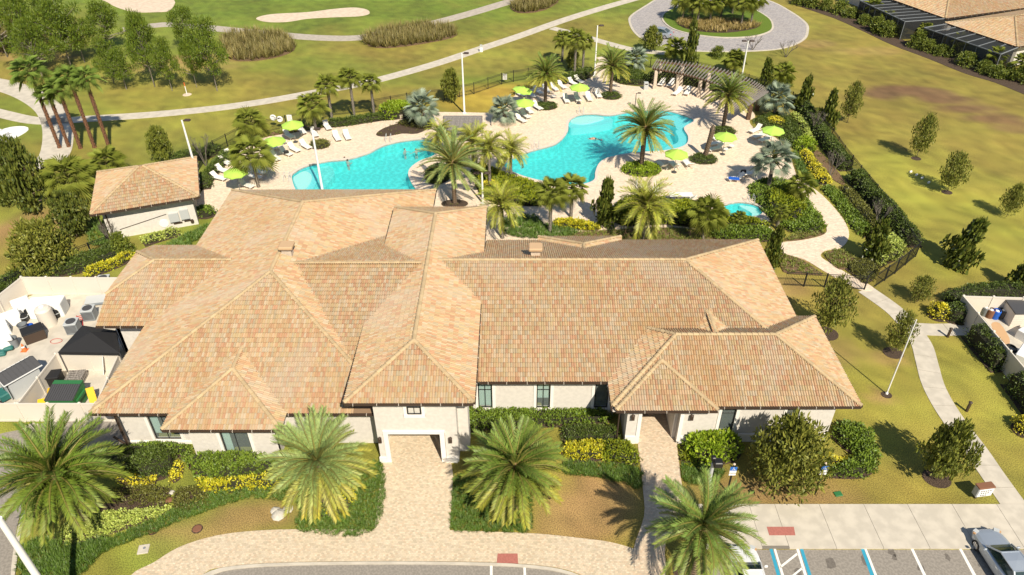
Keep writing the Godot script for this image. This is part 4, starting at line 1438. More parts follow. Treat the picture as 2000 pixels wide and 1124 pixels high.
func tree(called: String, kind: String, at: Vector2, h: float, r: float, label: String, group := "", lean := Vector2.ZERO, trunk_bark := "bark") -> Node3D:
	var v := "%s%d" % [kind, used.get("tree" + kind, 0) % 3]
	used["tree" + kind] = used.get("tree" + kind, 0) + 1
	if not shapes.has(v):
		shapes[v] = crown_shape(kind, v.hash() & 0xffff)
	var t := thing(called, label, "bush" if kind == "bush" else "tree", at3(at), 0.0, group)
	var w: float = {"magnolia": 1.1, "pine": 1.15, "feather": 0.95}.get(kind, 0.86)
	var b := Basis(Vector3.UP, rnd(0, TAU)).scaled(Vector3(r * w, h * 0.93, r * w))
	b = Basis(Vector3(1, 0, 0), Vector3(lean.x, 1, lean.y).normalized(), Vector3(0, 0, 1)) * b
	var o := part("crown", shapes[v][0], M.waxy if kind == "magnolia" else M.leaf, t)
	o.basis = b
	o = part("trunk", shapes[v][1], M[trunk_bark], t)
	o.basis = b
	return t


# a leafless crape myrtle
func bare_tree(at: Vector2, h: float, r: float, label: String, group := "") -> Node3D:
	var t := thing("bare_myrtle", label, "tree", at3(at), 0.0, group)
	var stems := 5
	for i in stems:
		var m := MB.new()
		var a := TAU * i / stems + rnd(-0.3, 0.3)
		var mid := Vector3(cos(a) * r * 0.4, h * 0.5, sin(a) * r * 0.4)
		m.tube(Vector3(cos(a), 0, sin(a)) * 0.06, mid, 0.05, 0.035, 5)
		for j in 5:
			var e := mid + Vector3(cos(a + rnd(-1, 1)) * r * 0.45, h * rnd(0.25, 0.5), sin(a + rnd(-1, 1)) * r * 0.45)
			m.tube(mid, e, 0.03, 0.015, 4)
			for k in 4:
				m.tube(e, e + Vector3(rnd(-0.3, 0.3), rnd(0.15, 0.45), rnd(-0.3, 0.3)), 0.014, 0.008, 3)
		part("stem", m, M.bark_grey, t)
	return t


func make_leaf_kinds() -> void:
	rng.seed = 99
	var k := {
		"green": [10, 0.16, 0.15, 0.3, 0.3, Color(0.087, 0.145, 0.014), Color(0.189, 0.261, 0.026)],
		"dark": [12, 0.15, 0.11, 0.3, 0.2, Color(0.051, 0.087, 0.012), Color(0.109, 0.152, 0.023)],
		"yellow": [10, 0.16, 0.15, 0.3, 0.4, Color(0.55, 0.48, 0.02), Color(0.30, 0.34, 0.025)],
		"gold": [10, 0.14, 0.12, 0.34, 0.4, Color(0.66, 0.55, 0.03), Color(0.5, 0.48, 0.04)],
		"lime": [10, 0.15, 0.13, 0.36, 0.3, Color(0.48, 0.52, 0.13), Color(0.34, 0.42, 0.08)],
		"fresh": [10, 0.16, 0.15, 0.28, 0.4, Color(0.174, 0.275, 0.014), Color(0.290, 0.362, 0.022)],
		"olive": [12, 0.16, 0.13, 0.22, 0.4, Color(0.109, 0.116, 0.022), Color(0.203, 0.203, 0.043)],
		"mixed": [10, 0.17, 0.17, 0.28, 0.4, Color(0.102, 0.160, 0.014), Color(0.362, 0.377, 0.022)],
		"red": [10, 0.17, 0.22, 0.14, 0.8, Color(0.07, 0.02, 0.02), Color(0.14, 0.05, 0.03)],
	}
	for n in k:
		for v in 3:
			var a: Array = k[n]
			shapes["leaf_%s%d" % [n, v]] = clump(a[0], a[1], a[2], a[3], a[4], a[5], a[6])
	var g := {
		"turf": [9, 0.22, 0.012, Color(0.065, 0.135, 0.016), Color(0.13, 0.205, 0.025), 1.0],
		"shortgrass": [8, 0.2, 0.014, Color(0.131, 0.174, 0.023), Color(0.217, 0.232, 0.036), 1.0],
		"reed": [14, 0.9, 0.02, Color(0.16, 0.15, 0.04), Color(0.30, 0.24, 0.09), 0.9],
		"straw": [12, 0.45, 0.015, Color(0.28, 0.22, 0.06), Color(0.35, 0.26, 0.1), 0.9],
	}
	for n in g:
		for v in 3:
			var a: Array = g[n]
			shapes["leaf_%s%d" % [n, v]] = tuft(a[0], a[1], a[2], a[3], a[4], a[5])


# a bed of one plant over a plan outline: a low dark core where it has height, and leaf clumps all over its top and flanks
func bed(called: String, label: String, category: String, poly: PackedVector2Array, kind: String, tall: float, per_m2: float, size := 1.0, group := "", floor_ := "mulch", base := 0.0, round_ := 0.35) -> Node3D:
	var t := thing(called, label, category, Vector3.ZERO, 0.0, group)
	var m := MB.new()
	if floor_ != "":
		m.slab(poly, -0.1, 0.06 + base)
		part("soil", m, M[floor_], t)
	var rough := noise(0.5, 2, called.hash() & 0xff)
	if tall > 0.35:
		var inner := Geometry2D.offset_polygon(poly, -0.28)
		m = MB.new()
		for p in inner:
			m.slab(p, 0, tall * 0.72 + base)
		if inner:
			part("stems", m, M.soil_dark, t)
	var lo := Vector2(1e6, 1e6)
	var hi := Vector2(-1e6, -1e6)
	for q in poly:
		lo = lo.min(q)
		hi = hi.max(q)
	var where := [[], [], []]
	var tints := [[], [], []]
	var area := (hi - lo).x * (hi - lo).y
	var far := clampf(1.0 / (0.4 + 0.012 * CAM.distance_to(at3((lo + hi) / 2))), 0.45, 1.0)
	var grow := size / sqrt(far)
	for i in int(area * per_m2 * far * 1.7):
		var q := Vector2(rnd(lo.x, hi.x), rnd(lo.y, hi.y))
		if not Geometry2D.is_point_in_polygon(q, poly):
			continue
		var y := tall
		var edge := 1e6
		if tall > 0.2:
			for k in poly.size():
				edge = minf(edge, Geometry2D.get_closest_point_to_segment(q, poly[k], poly[(k + 1) % poly.size()]).distance_to(q))
			y = tall * (1.0 - round_ * (1.0 - smoothstep(0.0, 0.35 + tall * 0.3, edge))) * (1.0 + 0.14 * rough.get_noise_2d(q.x * 2.0, q.y * 2.0))
			if edge < 0.3 and rng.randf() < 0.8:
				y = rnd(0.1, y)
		var s := grow * rnd(0.75, 1.3)
		var b := Basis(Vector3.UP, rnd(0, TAU)).scaled(Vector3(s, s, s))
		var v := rng.randi() % 3
		where[v].append(Transform3D(b, at3(q, base + maxf(0.05, y - 0.1 * s) if tall > 0.2 else base + 0.04)))
		var k2 := rnd(0.8, 1.2) * (1.0 + 0.2 * rough.get_noise_2d(q.x, q.y))
		tints[v].append(Color(k2, k2, k2))
	for v in 3:
		if where[v]:
			many("foliage", shapes["leaf_%s%d" % [kind, v]], M.leaf, where[v], tints[v], t)
	return t


func planting() -> void:
	make_leaf_kinds()
	rng.seed = 11
	# the four date palms along the front, largest things in view
	date_palm(V(-26.57,-27.94), 4.3, 3.7, 100, 0.42, "huge green date palm beside the service drive at the lower left corner", "front date palms", 0.0, 0.3)
	date_palm(V(-11.91,-29.69), 3.3, 3.25, 92, 0.36, "pale green date palm with an orange heart left of the driveway", "front date palms", 0.75, 1.0)
	date_palm(V(-0.07,-29.11), 3.6, 3.2, 105, 0.4, "round date palm with golden lower fronds right of the driveway", "front date palms", 0.1, 0.8)
	date_palm(V(10.03,-24.60), 4.2, 3.15, 72, 0.4, "date palm with loose arching fronds between the entry walk and the white car", "front date palms", 0.2, 0.25)
	date_palm(V(14.03,-74.94), 4.78, 3.35, 66, 0.26, "tall date palm on the round planted island between the two bays of the large pool", "pool date palms", 0.2, 0.8)
	date_palm(V(3.91,-93.12), 4.14, 2.9, 60, 0.22, "golden date palm among loungers at the back left of the terrace", "pool date palms", 0.0, 1.0)
	date_palm(V(12.84,-96.63), 4.02, 2.9, 56, 0.22, "date palm in a hedge ring beside the garden gate walk", "pool date palms", 0.1, 0.9)
	date_palm(V(25.54,-85.36), 4.39, 3.0, 62, 0.24, "leaning date palm standing before the right end of the pergola", "pool date palms", 0.0, 0.9)
	date_palm(V(-6.32,-67.05), 4.61, 3.7, 46, 0.22, "dark grey green date palm with open fronds just behind the tower roof", "pool date palms", 0.55, 0.2)
	var t := thing("cut_palm", "crownless palm trunk rising from a clipped green ring by the pool steps", "palm tree", at3(V(21.59,-77.20)))
	var m := MB.new()
	var hh := 3.39
	for i in 14:
		m.tube(Vector3(0.03 * i, hh * i / 14.0, -0.01 * i), Vector3(0.03 * (i + 1), hh * (i + 1) / 14.0, -0.01 * (i + 1)), 0.3, 0.24, 9)
	part("trunk", m, M.palm_bark, t)
	m = MB.new()
	m.lathe(Vector3(0.42, hh - 0.1, -0.14), [V(0.28, 0), V(0.3, 0.3), V(0.1, 0.75), V(0.0, 0.8)], 9)
	part("cut_top", m, M.bark, t)
	# tall fan palms by the cart path
	for p in [[V(-54.01,-80.42), 9.21, 2.4, "outermost of the tall fan palms, its crown against the lawn left of the cart path"], [V(-53.05,-80.69), 6.62, 1.7, "shorter tall fan palm with a crown touching its neighbour, over the cart path"], [V(-51.45,-80.27), 7.38, 1.8, "slender fan palm third from the left by the cart path"], [V(-49.93,-80.54), 8.57, 2.0, "tall fan palm with bright fronds below the pines"], [V(-48.10,-80.39), 8.51, 1.9, "rightmost tall fan palm casting its shadow on the lawn"]]:
		fan_palm(p[0], p[1], p[2], 26, "tall", p[3], "tall fan palms by the cart path")
	for p in [[V(-23.18,-87.98),4.80,1.65, "leftmost of the three cabbage palms behind the left pool terrace"], [V(-20.44,-88.60),5.40,1.59, "middle and tallest of the three cabbage palms behind the left pool terrace"], [V(-18.08,-89.39),4.58,1.42, "right one of the three cabbage palms behind the left pool terrace"],
		[V(6.95,-109.00),3.72,1.51, "left cabbage palm of the trio by the garden gate"], [V(8.42,-103.45),5.53,1.65, "tallest cabbage palm of the trio by the garden gate"], [V(9.75,-105.51),4.44,1.39, "right cabbage palm of the trio by the garden gate"],
		[V(-24.35,-84.14),3.74,1.97, "cabbage palm beside the light pole and clipped bush on the left terrace"], [V(-31.80,-83.00),1.98,2.15, "bushy low palm outside the fence left of the umbrellas"], [V(-27.63,-70.57),3.97,2.38, "broad green palm over the loungers at the left end of the terrace"],
		[V(-44.65,-72.99),1.74,2.18, "spreading low fan palm behind the pump house roof"], [V(-45.70,-67.41),2.97,2.84, "large fan palm between the dark magnolias and the pump house"],
		[V(3.31,-61.21),4.49,1.70, "grey trunked cabbage palm on the dark lawn behind the clubhouse"], [V(5.52,-64.11),3.41,1.66, "cabbage palm with browning fans on the terrace edge behind the clubhouse"], [V(17.85,-60.05),2.93,2.03, "bright fan palm behind the right roof ridge"],
		[V(28.85,-66.60),2.48,1.46, "ragged small palm beside the garden path bend"], [V(25.47,-61.90),2.01,0.84, "thin little palm with a browned top beside the spa"], [V(23.87,-110.20),2.00,1.91, "palm on the grass between roundabout and pergola"], [V(37.10,-100.24),1.68,1.77, "low green palm beyond the right end of the pergola"], [V(31.40,-104.71),2.09,1.69, "palm standing next to the light pole behind the pergola"], [V(21.63,-61.91),1.33,0.84, "thin fronded palm growing in front of the spa"]]:
		fan_palm(p[0], maxf(p[1], 0.8), p[2] * 1.12, 30, "sabal", p[3])
	for p in [[V(-2.74,-69.67),4.91,2.02, "drooping palm left of the lamp between the pools"], [V(-0.52,-72.08),3.46,2.09, "drooping palm at the left tip of the large pool"], [V(-4.65,-73.54),3.98,2.22, "drooping yellow green palm right of the small wooden shelter"], [V(-1.30,-60.20),3.71,2.22, "dense weeping palm beside the tower roof"], [V(12.12,-59.98),3.70,2.83, "wide weeping palm behind the long roof ridge"], [V(-8.64,-78.68),2.43,1.88, "yellowing drooping palm left of the wooden shelter"]]:
		fan_palm(p[0], p[1], p[2] * 0.95, 44, "weep", p[3])
	for p in [[V(-11.41,-86.18),2.67,2.52, "silver blue palm at the back of the left pool bed"], [V(-1.42,-87.06),2.02,2.16, "silver blue palm beside the loungers right of the wooden shelter"], [V(17.32,-105.45),2.10,2.07, "silver blue palm behind the hedge at the garden gate"], [V(33.02,-89.57),2.25,2.53, "silver blue palm at the right end of the pergola"], [V(26.88,-70.11),3.59,2.47, "silver blue palm on the bed below the blue towel lounger"]]:
		fan_palm(p[0], maxf(p[1], 1.0), p[2] * 1.0, 28, "silver", p[3], "silver palms round the terrace")
	var n := 0
	for p in [[V(28.67,-129.78),2.89,2.18, "left end"], [V(31.03,-133.38),2.77,2.05, "back left"], [V(30.98,-128.59),2.71,1.90, "left middle, in front"], [V(33.12,-128.86),2.54,2.00, "middle, in front"], [V(35.70,-131.80),2.67,2.12, "middle, at the back"], [V(38.16,-133.92),2.78,2.24, "right, at the back"], [V(37.94,-126.79),3.18,2.14, "right, in front"], [V(39.71,-127.34),3.35,2.14, "right end"]]:
		fan_palm(p[0], p[1] * 1.35, p[2] * 1.15, 34, "sabal", "olive cabbage palm on the roundabout island, " + p[3] + " of the group", "palms on the roundabout island")
	# pines in the upper left
	for p in [[V(-41.14,-98.32),10.19,3.13, "rightmost pine of the grove with foliage down to the grass"], [V(-44.44,-99.67),7.14,1.95, "small pine just left of the rightmost one"], [V(-50.85,-115.06),7.11,3.05, "tall pine at the back right of the grove"], [V(-47.38,-98.36),7.56,2.27, "pine with a bare pale trunk right of the grove's middle"], [V(-50.40,-99.91),10.81,2.75, "slim tall pine in the middle of the grove"], [V(-53.95,-98.98),6.16,2.57, "low pine in front with a forked pale trunk"], [V(-56.76,-101.33),6.66,2.26, "pine behind the tall fan palms"], [V(-62.87,-114.69),8.14,3.81, "dense dark pine at the back middle of the grove"], [V(-66.16,-108.28),10.38,4.13, "broad pine at the left middle of the grove"], [V(-68.03,-103.63),8.76,3.00, "pine with a leaning pale stem left in the grove"], [V(-71.54,-108.76),10.97,4.13, "wide pine at the left end of the grove"], [V(-78.04,-112.45),10.63,3.42, "pine cut by the left edge of the picture"], [V(-65.01,-110.05),7.36,3.09, "thin branched pine in the shade of the grove"], [V(-56.77,-112.27),7.01,2.45, "young pine in front of the bunker"], [V(-73.13,-117.73),9.32,3.96, "yellowish pine at the very back left"]]:
		tree("pine_tree", "pine", p[0], p[1], p[2], p[3], "pine grove at the upper left", Vector2.ZERO, "bark_grey")
	# broadleaf trees
	for p in [["magnolia", V(8.71,-62.62),5.07,1.28, "narrow dark magnolia on the terrace behind the long roof", 0.0], ["magnolia", V(23.07,-55.28),4.32,1.00, "dark magnolia touching the right roof corner", 0.0], ["magnolia", V(32.50,-56.50),4.19,1.51, "dark magnolia inside the fence corner", 0.0], ["magnolia", V(39.63,-55.57),4.84,1.63, "leaning dark magnolia on the lawn outside the fence corner", 0.18], ["magnolia", V(43.22,-51.72),3.66,1.21, "dark magnolia at the right edge of the picture", 0.1], ["magnolia", V(37.12,-91.20),4.42,1.17, "column shaped magnolia behind the silver palm at the pergola end", 0.0], ["magnolia", V(38.21,-85.59),4.84,1.30, "column shaped magnolia outside the fence by the bare myrtle", 0.0], ["magnolia", V(34.46,-99.68),3.88,1.19, "slim magnolia beyond the pergola", 0.0], ["magnolia", V(25.31,-106.45),7.25,1.24, "tall slim magnolia before the roundabout island", 0.0], ["dense", V(-49.05,-65.63),8.11,2.82, "largest dark magnolia left of the pump house", 0.0], ["dense", V(-42.48,-60.70),5.03,2.17, "dark magnolia right up to the pump house eave", 0.0], ["dense", V(-52.38,-66.90),4.79,1.82, "dark magnolia at the left picture edge", 0.0],
		["sparse", V(41.47,-87.11),5.40,1.57, "young oak on the brown lawn, first one beyond the fence", 0.0], ["sparse", V(45.70,-77.09),5.55,1.60, "young oak in the middle of the right lawn", 0.0], ["sparse", V(45.46,-69.14),4.59,1.80, "young oak with a wide thin crown on the right lawn", 0.0], ["sparse", V(48.98,-64.06),3.78,1.30, "thin young tree at the right picture edge", 0.0], ["sparse", V(24.83,-45.86),5.62,1.94, "wispy grey green oak beside the right roof", 0.0], ["sparse", V(29.20,-43.38),4.12,1.27, "young oak next to the thin leaning pole", 0.0], ["oak", V(27.01,-31.30),5.11,1.83, "round young oak beside the concrete path near the small box sign", 0.0], ["feather", V(17.11,-31.10),5.33,2.58, "big feathery bush in front of the right wing windows", 0.0], ["oak", V(-8.51,-94.08),4.57,1.61, "dark oval tree at the fence near the light pole", 0.0], ["oak", V(-39.88,-76.21),4.65,1.65, "conical green tree behind the pump house", 0.0], ["feather", V(-42.37,-54.96),5.16,2.66, "feathery olive tree on bare ground above the service yard", 0.0], ["oak", V(20.80,-113.94),4.05,1.87, "small tree at the near edge of the roundabout", 0.0], ["oak", V(31.40,-105.34),3.13,1.69, "round tree left of the light pole behind the pergola", 0.0], ["bush", V(-36.47,-57.46),2.41,1.13, "rounded shrub at the front left corner of the pump house", 0.0], ["oak", V(8.26,-105.52),3.57,1.10, "dark narrow tree behind the gate palms", 0.0], ["bush", V(37.32,-100.24),1.82,1.56, "green shrub between pergola and lawn", 0.0], ["bush", V(30.53,-111.51),1.71,1.31, "small yellow green shrub on the grass behind the pergola", 0.0], ["sparse", V(33.98,-50.05),2.65,1.28, "nearly leafless shrub on the lawn outside the fence gate", 0.0]]:
		tree({"magnolia": "magnolia_tree", "sparse": "young_oak", "oak": "round_tree", "dense": "magnolia_tree", "feather": "feathery_tree", "bush": "shrub"}[p[0]], p[0], p[1], p[2], p[3], p[4], "", V(p[5], 0))
	for p in [[V(-35.03,-75.67),3.37,0.91, "bare crape myrtle beside the left light pole"], [V(34.25,-72.41),2.93,0.83, "bare crape myrtle by the yellow shrubs along the right fence"], [V(35.41,-62.34),2.30,0.74, "bare crape myrtle further down the right fence"], [V(36.24,-83.80),2.63,0.80, "bare crape myrtle beside the lime hedge end"], [V(-38.10,-58.87),2.37,0.53, "bare twiggy tree at the pump house corner"], [V(36.80,-114.76),1.89,1.19, "bare tree on the far grass beyond the roundabout edge"], [V(40.97,-111.42),2.09,1.31, "faint bare tree right of the roundabout"]]:
		bare_tree(p[0], maxf(p[1], 1.4), p[2] * 1.2, p[3])
	beds()


func beds() -> void:
	rng.seed = 21
	for q in [[V(27.01,-31.30), 0.8], [V(29.25,-43.50), 0.7], [V(24.83,-45.86), 0.9], [V(26.87,-38.89), 0.35], [V(45.70,-77.09), 0.5], [V(45.46,-69.14), 0.5], [V(10.03,-24.60), 1.0]]:
		var ring := MB.new()
		ring.slab(ellipse(q[0], q[1] * 1.1, q[1]), -0.1, 0.02)
		ground_piece("mulch_ground", ring, M.mulch)
	var e := func(x: Vector2, a: float, b: float) -> PackedVector2Array: return ellipse(x, a, b)
	# front, left of the drive
	bed("turf_bed", "dark green grassy bed left of the driveway round the pale date palm", "lawn bed", smooth([V(-8.73,-32.35),V(-8.53,-27.33),V(-13.00,-27.32),V(-13.48,-29.11),V(-16.31,-29.65),V(-18.36,-29.03),V(-20.23,-28.05),V(-21.73,-27.10),V(-23.25,-26.33),V(-24.45,-25.64),V(-24.40,-26.54),V(-23.12,-27.46),V(-21.63,-28.42),V(-20.96,-29.18),V(-19.60,-29.89),V(-18.14,-30.36),V(-15.92,-30.61),V(-13.98,-30.69),V(-12.23,-31.72),V(-10.33,-32.27)], 4), "turf", 0.1, 60, 1.0, "", "")
	bed("palm_bed", "mulched bed with yellow bromeliads under the pale date palm", "flower bed", e.call(V(-11.68,-29.81), 1.6, 1.5), "yellow", 0.15, 7, 0.9, "", "mulch", 0.05)
	bed("hedge", "bright green hedge under the left front window", "hedge", smooth([V(-21.67,-32.57),V(-20.52,-33.09),V(-17.28,-33.09),V(-16.25,-32.79),V(-15.56,-31.72),V(-17.73,-31.18),V(-19.93,-30.85),V(-20.82,-31.51)], 3), "green", 0.85, 26)
	bed("shrub_row", "yellow green shrubs edging the hedge under the left front window", "shrubs", smooth([V(-20.54,-31.18),V(-19.68,-31.09),V(-17.75,-31.26),V(-15.51,-31.51),V(-14.52,-30.89),V(-15.21,-30.36),V(-17.14,-30.28),V(-18.69,-30.04),V(-19.55,-30.20)], 3), "yellow", 0.5, 24)
	bed("round_bush", "clipped dark green ball bush left of the hedge", "bush", e.call(V(-23.56,-32.14), 1.45, 1.15), "dark", 1.5, 40)
	bed("hedge", "green hedge against the wall behind the clipped ball bush", "hedge", smooth([V(-26.16,-33.58),V(-24.41,-33.85),V(-22.68,-33.85),V(-21.49,-33.23),V(-21.85,-32.70),V(-23.13,-33.23),V(-25.38,-33.05)], 3), "green", 0.9, 28)
	bed("hedge", "dark hedge in the corner under the porch post", "hedge", smooth([V(-27.06,-33.76),V(-25.64,-33.67),V(-24.98,-32.57),V(-25.23,-31.72),V(-26.35,-32.14)], 3), "dark", 0.8, 26)
	bed("gold_shrub", "yellow shrubs at the foot of the clipped ball bush", "shrubs", smooth([V(-26.16,-31.72),V(-25.28,-31.84),V(-23.94,-31.18),V(-23.25,-31.26),V(-23.15,-30.69),V(-24.36,-30.60),V(-25.37,-30.89)], 3), "gold", 0.5, 26)
	bed("gold_shrub", "yellow shrubs right beside the clipped ball bush", "shrubs", smooth([V(-22.44,-31.84),V(-22.31,-32.57),V(-21.83,-32.27),V(-21.62,-31.51),V(-21.80,-31.01),V(-22.23,-31.01)], 3), "gold", 0.55, 26)
	bed("ground_cover", "olive ground cover left of the pale stones", "ground cover", smooth([V(-25.86,-30.28),V(-24.43,-30.60),V(-22.09,-30.48),V(-21.79,-29.69),V(-21.92,-29.03),V(-23.83,-29.18),V(-25.15,-29.41)], 3), "olive", 0.35, 24)
	bed("ground_cover", "olive ground cover right of the pale stones", "ground cover", smooth([V(-21.55,-30.08),V(-20.67,-30.60),V(-19.71,-30.20),V(-19.15,-29.30),V(-19.90,-28.88),V(-20.92,-28.65)], 3), "olive", 0.35, 24)
	bed("lime_cover", "pale lime ground cover round the foot of the big corner palm", "ground cover", smooth([V(-27.62,-26.82),V(-27.08,-27.97),V(-25.64,-28.65),V(-23.96,-28.72),V(-21.77,-28.95),V(-21.46,-28.65),V(-23.15,-27.68),V(-24.81,-26.82),V(-26.28,-26.33)], 3), "lime", 0.25, 34)
	bed("bark_bed", "bare bark mulch between lime cover and the corner palm", "flower bed", smooth([V(-26.81,-28.05),V(-26.36,-29.10),V(-25.10,-29.30),V(-22.50,-29.03),V(-23.93,-28.65),V(-25.69,-28.35)], 3), "olive", 0.12, 1.5)
	bed("turf_bed", "coarse dark green grass at the lower left corner", "lawn bed", smooth([V(-29.02,-26.32),V(-27.68,-26.67),V(-26.22,-26.19),V(-24.74,-26.68),V(-24.01,-26.26),V(-24.36,-25.44),V(-24.95,-24.19),V(-27.41,-23.87),V(-28.63,-24.83)], 3), "turf", 0.3, 44, 1.5, "", "")
	# between drive and entry
	bed("turf_bed", "dark green grass square right of the driveway under the golden date palm", "lawn bed", [V(-4.04,-31.59),V(-3.96,-27.22),V(0.91,-27.15),V(1.06,-29.69),V(0.06,-30.49),V(-1.58,-31.10)], "turf", 0.1, 60, 1.0, "", "")
	bed("hedge", "long dark hedge under the recessed windows", "hedge", smooth([V(-3.61,-37.07),V(-1.74,-37.32),V(1.89,-37.27),V(5.16,-37.26),V(6.51,-37.06),V(6.50,-36.18),V(5.04,-35.80),V(1.85,-35.70),V(-1.69,-35.51),V(-3.27,-35.23)], 3), "green", 0.75, 26)
	bed("hedge", "second clipped hedge in front of the downpipe", "hedge", smooth([V(3.18,-35.42),V(5.02,-35.51),V(6.78,-35.51),V(6.88,-34.21),V(4.90,-34.03),V(3.32,-34.12)], 3), "dark", 0.8, 30)
	bed("shrub_row", "bright yellow crotons right of the golden date palm", "shrubs", smooth([V(3.10,-33.85),V(4.92,-34.30),V(5.86,-34.03),V(5.82,-32.87),V(4.45,-32.66),V(3.28,-32.79)], 3), "yellow", 0.7, 24)
	bed("shrub_row", "green and yellow spiky shrubs beside the entry column", "shrubs", smooth([V(5.93,-34.03),V(7.16,-34.21),V(8.06,-33.49),V(7.98,-32.35),V(6.94,-32.35),V(5.87,-32.70)], 3), "mixed", 0.7, 24)
	bed("turf_bed", "dark grass strip above the bare front lawn", "lawn bed", smooth([V(3.10,-32.61),V(5.78,-32.44),V(7.95,-32.14),V(7.91,-30.37),V(7.07,-30.69),V(5.34,-31.30),V(3.21,-31.59)], 3), "turf", 0.14, 55, 1.2, "", "")
	# right of the entry
	bed("shrub_row", "big bright green split leaf shrub right of the entry walk", "shrubs", e.call(V(13.13,-33.58), 1.9, 1.2), "fresh", 1.3, 22, 1.5)
	bed("shrub_row", "low brown and yellow plants at the right edge of the entry walk", "flower bed", smooth([V(11.04,-34.12),V(12.09,-34.21),V(12.08,-32.78),V(11.75,-32.14),V(10.87,-32.44)], 3), "mixed", 0.3, 14)
	bed("turf_bed", "dark grass patch under the black headed lamp", "lawn bed", smooth([V(10.91,-32.27),V(12.28,-32.27),V(13.46,-32.01),V(13.02,-31.10),V(11.47,-30.69),V(10.85,-30.89)], 3), "turf", 0.14, 55, 1.2, "", "")
	bed("fern_bank", "deep green fern bank at the right corner of the clubhouse", "shrubs", smooth([V(21.44,-34.94),V(22.76,-35.88),V(23.99,-35.41),V(24.03,-33.89),V(23.53,-32.27),V(22.44,-31.35),V(20.77,-31.26),V(19.80,-31.51),V(21.09,-32.18),V(22.33,-33.00),V(21.96,-33.66)], 3), "green", 0.8, 30, 1.1)
	bed("gold_shrub", "yellow shrubs curving in front of the right corner ferns", "shrubs", smooth([V(20.05,-33.66),V(20.54,-33.31),V(21.31,-32.78),V(22.18,-32.96),V(22.29,-32.52),V(21.06,-32.10),V(20.18,-32.44),V(19.88,-32.96)], 3), "gold", 0.55, 28)
	# round the pools
	for p in [[V(13.94,-74.32), 2.2, 1.7, "fresh", 0.5, "yellow green shrubs ringing the island palm", "bed"], [V(21.33,-76.82), 1.55, 1.25, "dark", 0.5, "clipped green ring round the crownless trunk", "hedge"], [V(25.40,-84.45), 1.5, 1.2, "dark", 0.45, "clipped green ring round the leaning pergola palm", "hedge"], [V(12.83,-95.90), 1.4, 1.3, "dark", 0.45, "clipped green ring round the palm by the gate walk", "hedge"], [V(3.95,-92.43), 1.5, 1.3, "dark", 0.45, "clipped green ring round the golden palm", "hedge"], [V(-23.27,-80.81), 1.25, 1.1, "olive", 0.55, "clipped ball bush beside the light pole on the left terrace", "bush"], [V(-8.54,-73.32), 1.5, 2.3, "dark", 0.5, "dark green island left of the grey green date palm", "hedge"]]:
		bed("planter_ring", p[5], p[6], e.call(p[0], p[1], p[2]), p[3], p[4], 26)
	bed("palm_bed", "round mulch ring under the grey green date palm", "flower bed", e.call(V(-6.31,-66.84), 1.4, 0.9), "olive", 0.1, 0.6)
	bed("mulch_island", "brown mulch wedge at the back of the left pool", "flower bed", smooth([V(-17.03,-83.80),V(-16.42,-85.60),V(-14.30,-87.45),V(-12.11,-88.07),V(-10.64,-86.18),V(-12.01,-84.07),V(-13.89,-84.08),V(-15.83,-83.21)], 3), "olive", 0.12, 1.2)
	bed("shrub_row", "low green shrubs on the back half of the mulch wedge", "shrubs", smooth([V(-14.89,-86.98),V(-13.41,-88.08),V(-10.89,-87.43),V(-10.46,-85.57),V(-12.17,-85.58)], 3), "olive", 0.5, 18)
	bed("shrub_row", "green and gold planting between the two pools", "shrubs", smooth([V(-4.87,-74.53),V(-3.28,-74.77),V(-1.19,-72.92),V(1.80,-70.90),V(4.04,-69.08),V(4.40,-67.55),V(2.24,-66.28),V(-0.39,-66.50),V(-2.51,-67.14),V(-3.97,-69.34)], 3), "mixed", 0.7, 18, 1.2)
	bed("gold_shrub", "golden shrub beside the lamp between the pools", "shrubs", e.call(V(-2.74,-69.78), 0.9, 0.8), "gold", 1.2, 30)
	bed("turf_bed", "dark grass round the cabbage palm behind the clubhouse", "lawn bed", smooth([V(-1.14,-63.64),V(1.68,-64.23),V(2.76,-62.64),V(6.09,-61.30),V(4.05,-60.00),V(0.13,-60.20),V(-1.62,-61.89)], 3), "turf", 0.1, 26, 1.6, "", "", 0.05)
	bed("gold_shrub", "yellow shrubs at the foot of the narrow magnolia", "shrubs", smooth([V(3.94,-63.23),V(6.23,-63.22),V(8.07,-62.24),V(7.85,-61.48),V(5.62,-61.68),V(4.04,-62.06)], 3), "yellow", 0.5, 24, 1.2)
	bed("shrub_row", "tall green border shrubs behind the long roof", "shrubs", smooth([V(9.33,-63.80),V(10.94,-66.67),V(13.51,-67.30),V(15.87,-66.23),V(17.70,-66.22),V(20.04,-63.76),V(23.80,-62.57),V(24.49,-61.43),V(21.51,-61.44),V(18.57,-61.63),V(14.75,-62.60),V(11.18,-62.23)], 3), "mixed", 1.0, 16, 1.35)
	bed("hedge", "clipped dark hedge along the terrace beside the right roof", "hedge", smooth([V(19.21,-61.82),V(21.60,-61.81),V(24.53,-61.24),V(24.27,-59.58),V(21.07,-59.59),V(18.91,-59.96)], 3), "green", 0.7, 22, 1.2)
	bed("dry_lawn", "narrow dry lawn behind the long roof", "lawn bed", smooth([V(4.58,-60.93),V(9.61,-61.66),V(14.65,-62.03),V(18.99,-61.26),V(18.64,-59.60),V(4.51,-59.46)], 3), "shortgrass", 0.1, 20, 1.2, "", "straw", 0.02)
	bed("hedge", "dark low hedge along the island bed by the blue towel lounger", "hedge", smooth([V(24.86,-69.89),V(26.27,-71.50),V(28.50,-71.96),V(29.86,-69.87),V(30.26,-65.76),V(30.32,-62.55),V(29.41,-61.32),V(27.35,-61.04),V(26.09,-61.80),V(25.24,-64.14),V(24.72,-67.25)], 4), "green", 0.45, 22, 1.2)
